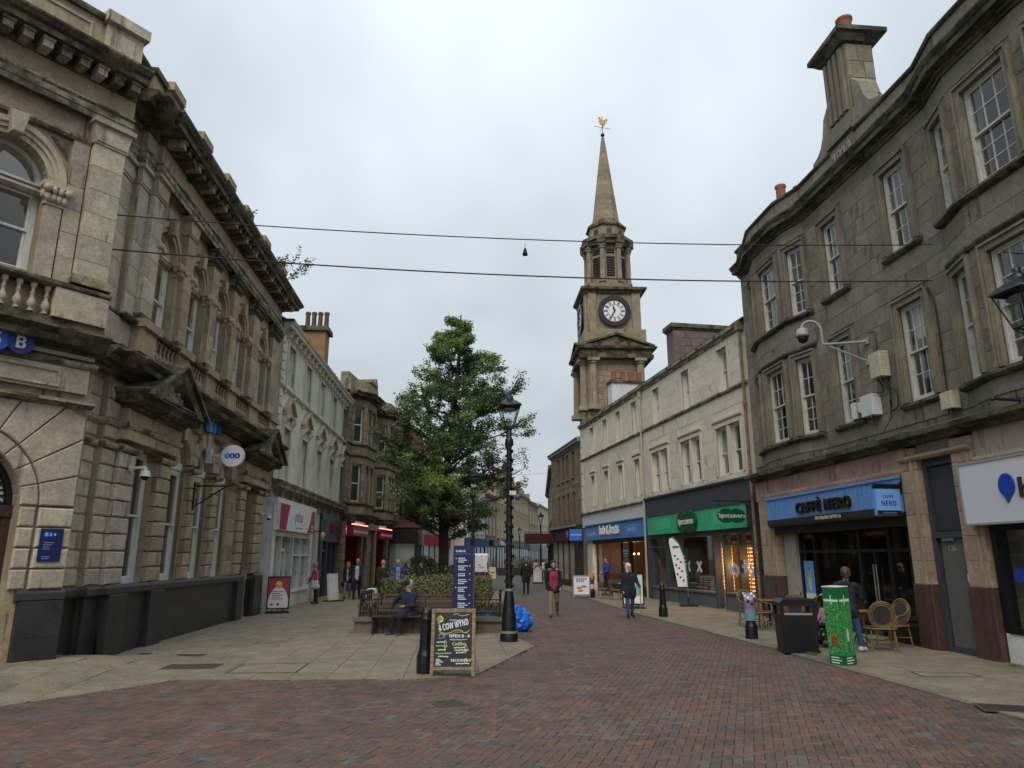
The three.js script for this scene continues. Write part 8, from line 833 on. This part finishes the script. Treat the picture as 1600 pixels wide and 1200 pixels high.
const netOf = (caps, cell, k) => { const lo = [9, 9, 9], hi = [-9, -9, -9]; for (const [a, b, r0, r1, sx = 1, sz = 1] of caps) for (let e = 0; e < 3; e++) { const R = Math.max(r0, r1) * Math.max(1, sx, sz) + cell * 3 + k; lo[e] = Math.min(lo[e], a[e] - R, b[e] - R); hi[e] = Math.max(hi[e], a[e] + R, b[e] + R); } return surfaceNet(caps, cell, k, lo, hi); };
const cloth = (c, o = {}) => mat(c, { roughness: 0.95, bumpMap: rep(TX.grain, 0.35), bumpScale: 0.012, ...o });
function person(label, x, z, ry, o) {
  const P = thing('person', label, 'person', x, o.y ?? 0, z, ry), H = (o.h ?? 1.75) / 1.75, D = Math.PI / 180, add = (a, b, s = 1) => [a[0] + b[0] * s, a[1] + b[1] * s, a[2] + b[2] * s], w = o.w ?? 1, det = o.det ?? 1, lean = (o.lean ?? 0) * D;
  const hipY = o.sit ? 0.54 : 0.93 - (o.drop ?? 0.015), up = (y, fz = 0, fx = 0) => [fx, hipY + y * Math.cos(lean) - fz * Math.sin(lean), y * Math.sin(lean) + fz * Math.cos(lean)];
  const J = { pel: up(0), waist: up(0.16), chest: up(0.36, 0.0), neck: up(0.53, -0.01), head: up(0.71, (o.hf ?? 0.02)) };
  const limb = (p, a, l, out = 0) => [p[0] + Math.sin(out) * l, p[1] - Math.cos(a) * Math.cos(out) * l, p[2] + Math.sin(a) * Math.cos(out) * l];
  for (const [s, n] of [[-1, 'R'], [1, 'L']]) {
    const lg = (o.legs ?? [[6, 4], [-6, 6]])[s < 0 ? 0 : 1], ar = (o.arms ?? [[8, 4, 12], [-8, 4, 14]])[s < 0 ? 0 : 1], hp = up(-0.02, 0, s * 0.09);
    const kn = limb(hp, lg[0] * D, 0.43, s * (lg[2] ?? 1.5) * D), an = limb(kn, (lg[0] - lg[1]) * D, 0.42); J['h' + n] = hp; J['k' + n] = kn; J['a' + n] = an; const fa = Math.max(-0.5, (lg[0] - lg[1]) * D * 0.55); J['t' + n] = [an[0] + s * 0.02, an[1] - 0.045 + Math.sin(Math.min(0, fa)) * 0.1, an[2] + 0.17]; J['e' + n] = [an[0], an[1] - 0.03, an[2] - 0.05];
    const sh = up(0.47, -0.01, s * 0.175 * w), el = limb(sh, ar[0] * D, 0.29, s * ar[1] * D), wr = limb(el, (ar[0] + ar[2]) * D, 0.25, -s * (ar[3] ?? 4) * D); J['s' + n] = sh; J['l' + n] = el; J['w' + n] = wr; J['d' + n] = (() => { const v = [wr[0] - el[0], wr[1] - el[1], wr[2] - el[2]], m = Math.hypot(...v); return v.map(q => q / m); })();
  }
  const fl = Math.min(J.tL[1], J.tR[1], J.aL[1] - 0.07, J.aR[1] - 0.07) - 0.03; for (const k in J) if (!k.startsWith('d')) J[k] = [J[k][0], J[k][1] - (o.sit ? 0 : fl), J[k][2]]; if (o.sit) { for (const s of ['L', 'R']) { const d = J['a' + s][1] - 0.09; for (const q of ['a', 't', 'e']) J[q + s][1] -= d; } }
  const cell = 0.017 / det, skin = mat(o.skin ?? [0.42, 0.24, 0.17], { roughness: 0.6 });
  // body: one continuous surface, finer for the head and the hands
  const body = [[J.pel, J.waist, 0.135 * w, 0.115 * w, 1.15, 0.85], [J.waist, J.chest, 0.12 * w, 0.15 * w, 1.15, 0.8], [J.sL, J.sR, 0.07, 0.07], [J.chest, J.neck, 0.12, 0.06], [J.neck, J.head, 0.052, 0.06]];
  for (const s of ['L', 'R']) body.push([J['h' + s], J['k' + s], 0.085 * w, 0.058], [J['k' + s], J['a' + s], 0.056, 0.038], [J['e' + s], J['t' + s], 0.035, 0.03], [J['s' + s], J['l' + s], 0.052 * w, 0.04], [J['l' + s], J['w' + s], 0.038, 0.027]);
  const hd = J.head, ty = (o.turn ?? 0) * D, pt = (o.nod ?? 0) * D, hp = (a, y, b) => { const y2 = y * Math.cos(pt) - b * Math.sin(pt), b2 = y * Math.sin(pt) + b * Math.cos(pt); return [hd[0] + a * Math.cos(ty) + b2 * Math.sin(ty), hd[1] + y2, hd[2] - a * Math.sin(ty) + b2 * Math.cos(ty)]; };
  const head = [[hp(0, 0.045, -0.02), hp(0, 0.03, 0.0), 0.09, 0.088, 0.9, 1], [hp(0, -0.02, 0.02), hp(0, -0.08, 0.05), 0.066, 0.042], [hp(0, 0.012, 0.088), hp(0, -0.022, 0.106), 0.008, 0.015], [hp(-0.082, 0.01, -0.01), hp(-0.086, -0.025, -0.008), 0.014, 0.01], [hp(0.082, 0.01, -0.01), hp(0.086, -0.025, -0.008), 0.014, 0.01], [hp(0, -0.055, 0.086), hp(0, -0.062, 0.086), 0.012, 0.012, 1.6, 1], [J.neck, hp(0, -0.06, -0.01), 0.054, 0.056]];
  const geos = [netOf(body, cell * 1.25, 0.035), netOf(head, 0.009 / det, 0.014)];
  for (const s of ['L', 'R']) { const d = J['d' + s], wv = J['w' + s], si = s === 'L' ? 1 : -1, sd = [0, 0, 1], q = add(wv, d, 0.075), hc = [[wv, q, 0.026, 0.034, 0.7, 1.1]], cu = o.grip ? 0.5 : 0.16; for (let f = 0; f < 4; f++) { const oz = (f - 1.5) * 0.019, a0 = add(q, [0, 0, oz]), ln = [0.036, 0.042, 0.04, 0.032][f], a1 = add(add(a0, d, ln), [-si * cu * 0.02, 0, 0]), a2 = add(add(a1, d, ln * (o.grip ? 0.3 : 0.75)), [-si * cu * 0.07, 0, 0]); hc.push([a0, a1, 0.0105, 0.0095], [a1, a2, 0.0095, 0.008]); } const th = add(add(wv, d, 0.03), [-si * 0.012, 0, 0.024]); hc.push([th, add(add(th, d, 0.04), [-si * 0.015, 0, 0.022]), 0.013, 0.011], [add(add(th, d, 0.04), [-si * 0.015, 0, 0.022]), add(add(th, d, 0.068), [-si * 0.02, 0, 0.02]), 0.011, 0.009]); geos.push(netOf(hc, 0.0075 / det, 0.008)); }
  const B = mk('body', geos, skin, P);
  const dk = mat([0.02, 0.015, 0.012], { roughness: 0.4 }); mk('eyes', [ball(...hp(-0.032, 0.018, 0.083), 0.009, 8, 6), ball(...hp(0.032, 0.018, 0.083), 0.009, 8, 6)], dk, P); mk('mouth', cbx(0, 0, 0, 0.042, 0.007, 0.006).applyMatrix4(T4(...hp(0, -0.058, 0.097), ty)), mat([0.25, 0.08, 0.07]), P);
  // clothes
  const tr = []; const e = 0.016; if (!o.skirt) tr.push([J.pel, up2(J.pel, J.waist, 0.35), 0.15 * w, 0.135 * w, 1.12, 0.88]); for (const s of ['L', 'R']) tr.push([J['h' + s], J['k' + s], 0.1 * w, 0.07], [J['k' + s], add(J['a' + s], [0, 0.02, 0]), 0.068, 0.055]); function up2(a, b, t) { return [lerp(a[0], b[0], t), lerp(a[1], b[1], t), lerp(a[2], b[2], t)]; }
  mk('trousers', netOf(tr, cell, 0.03), cloth(o.legC ?? [0.02, 0.02, 0.025]), P);
  const tp = [[up2(J.pel, J.waist, o.coat ? -0.1 : 0.15), J.waist, (o.coat ? 0.158 : 0.145) * w, 0.132 * w, 1.14, 0.86], [J.waist, J.chest, 0.136 * w, 0.158 * w, 1.16, 0.8], [J.sL, J.sR, 0.078, 0.078], [J.chest, up2(J.chest, J.neck, 0.75), 0.14, 0.082]]; if (o.coat) { const m = up2(J.hL, J.hR, 0.5); for (const s of ['L', 'R']) tp.push([J['h' + s], up2(J['h' + s], J['k' + s], o.coat), 0.12 * w, 0.118 * w, 1.02, 1]); } if (o.hood) tp.push([add(J.neck, [-0.07, -0.01, -0.09]), add(J.neck, [0.07, -0.01, -0.09]), 0.065, 0.065]);
  for (const s of ['L', 'R']) tp.push([J['s' + s], J['l' + s], 0.066 * w, 0.055], [J['l' + s], up2(J['l' + s], J['w' + s], 0.94), 0.054, 0.043]);
  mk(o.topName ?? 'jacket', netOf(tp, cell, 0.03), cloth(o.topC ?? [0.03, 0.035, 0.06], o.topO), P);
  if (o.shirtC) { // the shirt shows down the open front
    const g = netOf(tp.slice(0, 4).map(c => [c[0], c[1], c[2] + 0.007, c[3] + 0.007, c[4], c[5]]), cell * 0.8, 0.03), p = g.attributes.position.array, keep = [], wd = (o.shirtW ?? 0.07) * 0.85; for (let i = 0; i < p.length; i += 9) { const x = (p[i] + p[i + 3] + p[i + 6]) / 3, y = (p[i + 1] + p[i + 4] + p[i + 7]) / 3, z = (p[i + 2] + p[i + 5] + p[i + 8]) / 3; if (z > J.chest[2] + 0.02 && Math.abs(x) < wd * (1 - 0.3 * sst(J.chest[1], J.neck[1], y)) && y > J.pel[1] - 0.12) for (let k = 0; k < 9; k++) keep.push(p[i + k]); } const q = new THREE.BufferGeometry(); q.setAttribute('position', new THREE.Float32BufferAttribute(keep, 3)); q.computeVertexNormals(); mk('shirt', uvm(q), cloth(o.shirtC, { side: THREE.DoubleSide }), P); }
  for (const s of ['L', 'R']) { const a = J['a' + s]; mk('shoe', netOf([[J['e' + s], J['t' + s], 0.046, 0.04, 1, 1], [a, J['e' + s], 0.05, 0.045]], 0.014, 0.02), cloth(o.shoeC ?? [0.02, 0.02, 0.02]), P); }
  { const q = up2(J.chest, J.neck, 0.98); mk('collar', put(uvm(new THREE.TorusGeometry(0.075, 0.022, 8, 20)), T4(q[0], q[1] + 0.0, q[2] + 0.012, 0, Math.PI / 2 - 0.25)), cloth((o.topC ?? [0.03, 0.035, 0.06]).map(c => c * 0.6 + 0.004)), P); if (o.coat && !o.shirtC) { const z = []; for (let k = 0; k < 6; k++) { const m = up2(J.pel, J.chest, 0.1 + k * 0.2); z.push(ball(m[0], m[1], m[2] + 0.135 * w, 0.011, 6, 5)); } mk('buttons', z, mat([0.05, 0.05, 0.055], { roughness: 0.4 }), P); } }
  // hair or hat
  const hr = [[hp(0, 0.066, -0.045), hp(0, 0.066, -0.02), 0.104, 0.096, 0.96, 1], [hp(0, 0.02, -0.055), hp(0, -0.025, -0.055), 0.09, 0.072]]; if (o.hair === 'long') hr.push([hp(-0.06, 0.0, -0.04), hp(-0.065, -0.14, -0.02), 0.05, 0.04], [hp(0.06, 0.0, -0.04), hp(0.065, -0.14, -0.02), 0.05, 0.04], [hp(0, 0, -0.07), hp(0, -0.15, -0.06), 0.06, 0.05]); if (o.hair === 'pony') hr.push([hp(0, 0.1, -0.1), hp(0, 0.04, -0.18), 0.045, 0.04], [hp(0, 0.04, -0.18), hp(0, -0.14, -0.16), 0.042, 0.02]);
  if (o.hair !== 'bald') mk('hair', netOf(hr, 0.011, 0.02), mat(o.hairC ?? [0.05, 0.035, 0.025], { roughness: 0.8 }), P); else mk('hair', netOf([[hp(-0.075, 0.0, -0.03), hp(0, -0.01, -0.085), 0.026, 0.03], [hp(0.075, 0.0, -0.03), hp(0, -0.01, -0.085), 0.026, 0.03]], 0.011, 0.02), mat(o.hairC ?? [0.35, 0.33, 0.3], { roughness: 0.9 }), P);
  if (o.cap) mk('cap', [netOf([[hp(0, 0.075, -0.02), hp(0, 0.075, 0.0), 0.1, 0.098, 0.95, 1.02]], 0.011, 0.01), put(ext(arcPts(0, 0, 0.085, 0, Math.PI, 12, 0.09), -0.006, 0.006), new THREE.Matrix4().multiply(T4(...hp(0, 0.055, 0.075), ty, Math.PI / 2)))], cloth(o.cap), P);
  if (o.glasses) mk('glasses', [ring(0, 0, 0.016, 0.02, 0, 0.004, 0, 6.28, 12).applyMatrix4(T4(...hp(-0.033, 0.018, 0.094), ty)), ring(0, 0, 0.016, 0.02, 0, 0.004, 0, 6.28, 12).applyMatrix4(T4(...hp(0.033, 0.018, 0.094), ty))], dk, P);
  if (o.beard) mk('beard', netOf([[hp(-0.045, -0.07, 0.05), hp(0.045, -0.07, 0.05), 0.03, 0.03], [hp(0, -0.1, 0.06), hp(0, -0.09, 0.05), 0.035, 0.03]], 0.01, 0.02), mat(o.beard, { roughness: 1 }), P);
  P.scale.setScalar(H); P.userData.joints = null; delete P.userData.joints; return [P, J];
}
{
  const held = (name, label, cat, P, local, g, m, grp_) => { P.updateMatrixWorld(true); const q = new THREE.Vector3(...local).applyMatrix4(P.matrixWorld), t = thing(name, label, cat, q.x, q.y, q.z, P.rotation.y, grp_); g(t); return t; };
  // seated man
  person('seated man in navy jacket and flat cap with one arm along the bench', -2.72, -19.3, -0.55, { sit: true, y: -0.03, h: 1.72, w: 1.12, cap: [0.02, 0.022, 0.03], hair: 'short', hairC: [0.3, 0.28, 0.26], topC: [0.02, 0.028, 0.055], coat: 0.25, hood: true, legC: [0.014, 0.014, 0.018], shoeC: [0.045, 0.055, 0.08], legs: [[80, 78, 8], [84, 90, 4]], arms: [[-10, 62, 20, -25], [28, 8, 62, 10]], turn: -35, nod: 14, lean: -4, glasses: true });
  // left pavement
  { const [P, J] = person('woman in pink coat with white shoulder bag facing the shop window', -8.35, -31.4, -1.75, { y: 0.014, h: 1.62, hair: 'short', hairC: [0.25, 0.22, 0.2], topC: [0.36, 0.03, 0.1], coat: 0.35, legC: [0.012, 0.012, 0.015], shoeC: [0.05, 0.05, 0.05], nod: 15, lean: 6, arms: [[30, 6, 40], [12, 10, 30]] }); held('shoulder_bag', 'large white shoulder bag on the woman in pink', 'bag', P, [0.25, 0.9, -0.08], t => { mk('bag_body', netOf([[[0, -0.12, -0.1], [0, -0.12, 0.1], 0.11, 0.11, 0.7, 1], [[0, 0.05, -0.08], [0, 0.05, 0.08], 0.07, 0.07, 0.7, 1]], 0.02, 0.06), cloth([0.55, 0.54, 0.48]), t); mk('strap', tube([[0, 0.08, -0.1], [-0.06, 0.4, -0.06], [-0.1, 0.5, 0.0], [-0.06, 0.4, 0.08], [0, 0.08, 0.1]], 0.012, 5, 24), cloth([0.5, 0.49, 0.44]), t); }); }
  { const [P] = person('red haired woman in black top and grey trousers walking with a man', -7.9, -35.4, 0.1, { y: 0.014, h: 1.64, hair: 'long', hairC: [0.36, 0.1, 0.03], topC: [0.015, 0.015, 0.017], shirtC: [0.5, 0.45, 0.42], shirtW: 0.04, legC: [0.2, 0.2, 0.22], coat: 0.2, shoeC: [0.05, 0.04, 0.04], legs: [[14, 4], [-12, 14]], arms: [[-8, 6, 30], [20, 6, 50, 12]] }); held('handbag', 'black handbag carried by the red haired woman', 'bag', P, [-0.22, 0.72, 0.12], t => { mk('bag_body', netOf([[[0, 0, -0.12], [0, 0, 0.12], 0.12, 0.12, 0.6, 1]], 0.02, 0.04), cloth([0.012, 0.012, 0.014]), t); mk('strap', tube([[0, 0.1, -0.1], [0.03, 0.3, 0], [0, 0.1, 0.1]], 0.012, 5, 14), MT.rubber, t); }); }
  person('grey haired man in open navy jacket and white shirt', -7.3, -34.7, 0.05, { y: 0.014, h: 1.8, hair: 'bald', topC: [0.022, 0.035, 0.085], shirtC: [0.55, 0.57, 0.62], shirtW: 0.1, legC: [0.014, 0.012, 0.013], coat: 0.2, legs: [[10, 4], [-8, 8]], arms: [[-4, 8, 16], [6, 8, 60, 20]], glasses: true });
  person('balding man in dark brown jacket seen from behind near the planter', -5.45, -31, 2.7, { y: 0.014, h: 1.74, w: 1.2, hair: 'bald', hairC: [0.3, 0.28, 0.26], topC: [0.035, 0.027, 0.025], coat: 0.3, legC: [0.02, 0.022, 0.03], turn: -15 });
  person('man in bright blue jacket beyond the brown jacketed man', -5.2, -33.4, 0.3, { y: 0.014, h: 1.76, w: 1.1, hair: 'bald', topC: [0.03, 0.075, 0.3], shirtC: [0.2, 0.28, 0.42], shirtW: 0.12, coat: 0.2, legC: [0.02, 0.022, 0.03] });
  person('man in dark blue jacket bending his head left of the tree', -4.75, -33.8, -0.6, { y: 0.014, h: 1.68, hair: 'short', hairC: [0.1, 0.08, 0.07], topC: [0.018, 0.028, 0.075], coat: 0.2, legC: [0.03, 0.035, 0.06], nod: 20, arms: [[30, 6, 50], [30, 6, 50]] });
  person('person in black top behind the flowers near the tree trunk', -4.2, -34.3, -1.0, { y: 0.014, h: 1.66, hair: 'long', hairC: [0.015, 0.012, 0.012], topC: [0.02, 0.02, 0.022], coat: 0.2, nod: 10 });
  // middle of the street
  person('bearded man in red shirt and open black jacket walking towards camera', 1.4, -24.75, -0.08, { h: 1.78, w: 1.05, hair: 'short', hairC: [0.025, 0.02, 0.017], beard: [0.03, 0.022, 0.018], topC: [0.012, 0.012, 0.014], shirtC: [0.3, 0.035, 0.06], shirtW: 0.17, coat: 0.12, legC: [0.26, 0.19, 0.125], shoeC: [0.1, 0.1, 0.08], legs: [[20, 6], [-16, 20]], arms: [[-16, 12, 16], [16, 12, 22]], turn: 8 });
  person('man in black coat walking away up the street', 0.75, -39.4, 3.1, { h: 1.76, w: 1.1, hair: 'short', hairC: [0.1, 0.09, 0.08], topC: [0.012, 0.012, 0.014], coat: 0.5, legC: [0.014, 0.015, 0.02], legs: [[12, 4], [-10, 10]], arms: [[-12, 14, 14], [12, 14, 22]] });
  { const [P, J] = person('grey haired older woman in navy coat walking with a cane', 3.85, -24.2, 0.06, { y: 0.02, h: 1.64, w: 1.15, hair: 'long', hairC: [0.55, 0.52, 0.46], topC: [0.016, 0.02, 0.042], coat: 0.45, legC: [0.045, 0.07, 0.13], shoeC: [0.015, 0.015, 0.018], legs: [[10, 4], [-8, 10]], arms: [[-4, 10, 18], [14, 16, 36, -8]], glasses: true, turn: 20, grip: true }); const h = J.wL; held('walking_cane', 'wooden walking cane held by the older woman', 'cane', P, [h[0] + 0.0, 0, h[2] + 0.08], t => { mk('shaft', bar([0, 0.0, 0], [-0.02, h[1] * 0.94 - 0.03, -0.03], 0.012), MT.woodPale, t); mk('grip', tube([[-0.02, h[1] * 0.94 - 0.04, -0.03], [-0.02, h[1] * 0.94, -0.04], [-0.02, h[1] * 0.94 + 0.01, -0.1], [-0.02, h[1] * 0.94 - 0.02, -0.14]], 0.014, 6, 16), MT.woodPale, t); }); }
  person('man in royal blue jacket standing by the coffee bar tables', 4.85, -37.6, -1.2, { y: 0.03, h: 1.84, hair: 'short', hairC: [0.06, 0.05, 0.04], topC: [0.02, 0.055, 0.32], legC: [0.02, 0.025, 0.045], arms: [[10, 6, 40], [16, 6, 60]], nod: 6, turn: 10 });
  // pushing the pram
  person('woman in navy puffer jacket and blue leggings pushing a pushchair', 6.93, -15.35, 2.35, { y: 0.03, h: 1.67, hair: 'pony', hairC: [0.075, 0.045, 0.025], topC: [0.011, 0.013, 0.026], topO: { roughness: 0.55 }, coat: 0.18, hood: true, legC: [0.05, 0.1, 0.24], shoeC: [0.6, 0.62, 0.65], legs: [[24, 8], [-22, 18]], arms: [[34, 6, 36], [34, 6, 36]], lean: 6, grip: true, w: 1.05, turn: 20 });
  person('child in pink top sitting in the pushchair', 6.88, -16.4, -0.75, { sit: true, y: 0.28, h: 0.92, hair: 'short', hairC: [0.28, 0.13, 0.06], topC: [0.45, 0.22, 0.3], legC: [0.15, 0.15, 0.2], shoeC: [0.5, 0.5, 0.52], legs: [[75, 60], [75, 60]], arms: [[20, 14, 40], [24, 14, 50]], lean: -18 });
  // far walkers
  for (const [l, x, z, r, c, lc, h] of [['far walker in beige coat beside the far lamp post', 2.1, -64, 3, [0.4, 0.34, 0.25], [0.1, 0.1, 0.12], 1.7], ['far walker in black behind the red shirted man', 2.9, -60, 0.2, [0.02, 0.02, 0.022], [0.02, 0.02, 0.03], 1.74], ['far walker in white top near the maroon shop', 3.0, -70, 3, [0.6, 0.6, 0.6], [0.03, 0.04, 0.08], 1.7], ['distant walker in dark jacket past the planters', 1.2, -78, 3, [0.03, 0.03, 0.04], [0.02, 0.02, 0.03], 1.75], ['distant walker in navy left of the far lamp', 1.7, -74, 0, [0.03, 0.04, 0.1], [0.02, 0.02, 0.03], 1.68]]) person(l, x, z, r, { h, hair: 'short', topC: c, legC: lc, coat: 0.25, det: 0.6, legs: [[14, 4], [-12, 12]] });
  { const t = thing('charity_sign', 'far pavement sign with red arch between the walkers', 'sign', 1.95, 0, -56, 0.1); mk('panel', bx(-0.32, 0.32, 0.1, 1.3, -0.03, 0.03), MT.white, t); mk('red_arch', ring(0, 1.05, 0.2, 0.3, 0.03, 0.045), mat([0.4, 0.06, 0.06]), t); mk('base', bx(-0.35, 0.35, 0, 0.1, -0.25, 0.25), MT.rubber, t); }
  { const t = thing('charity_sign', 'second far pavement sign with red arch near the maroon shop', 'sign', 2.75, 0, -49, 0.1); mk('panel', bx(-0.32, 0.32, 0.1, 1.2, -0.03, 0.03), MT.white, t); mk('red_arch', ring(0, 0.95, 0.2, 0.3, 0.03, 0.045), mat([0.4, 0.06, 0.06]), t); mk('base', bx(-0.35, 0.35, 0, 0.1, -0.25, 0.25), MT.rubber, t); }
  { const t = thing('seagull', 'white gull perched on a terracotta chimney pot', 'bird', 7.55, 14.1, -47.6, 0.4); mk('body', netOf([[[0, 0.14, -0.1], [0, 0.17, 0.06], 0.06, 0.07], [[0, 0.2, 0.06], [0, 0.3, 0.1], 0.04, 0.045], [[0, 0.13, -0.1], [0, 0.12, -0.26], 0.035, 0.015], [[0.02, 0.1, 0.0], [0.02, 0, 0.02], 0.009, 0.009], [[-0.02, 0.1, 0.0], [-0.02, 0, 0.02], 0.009, 0.009], [[0, 0.3, 0.13], [0, 0.29, 0.2], 0.014, 0.006]], 0.012, 0.02), mat([0.7, 0.7, 0.7]), t); }
}
renderer.render(scene, camera);
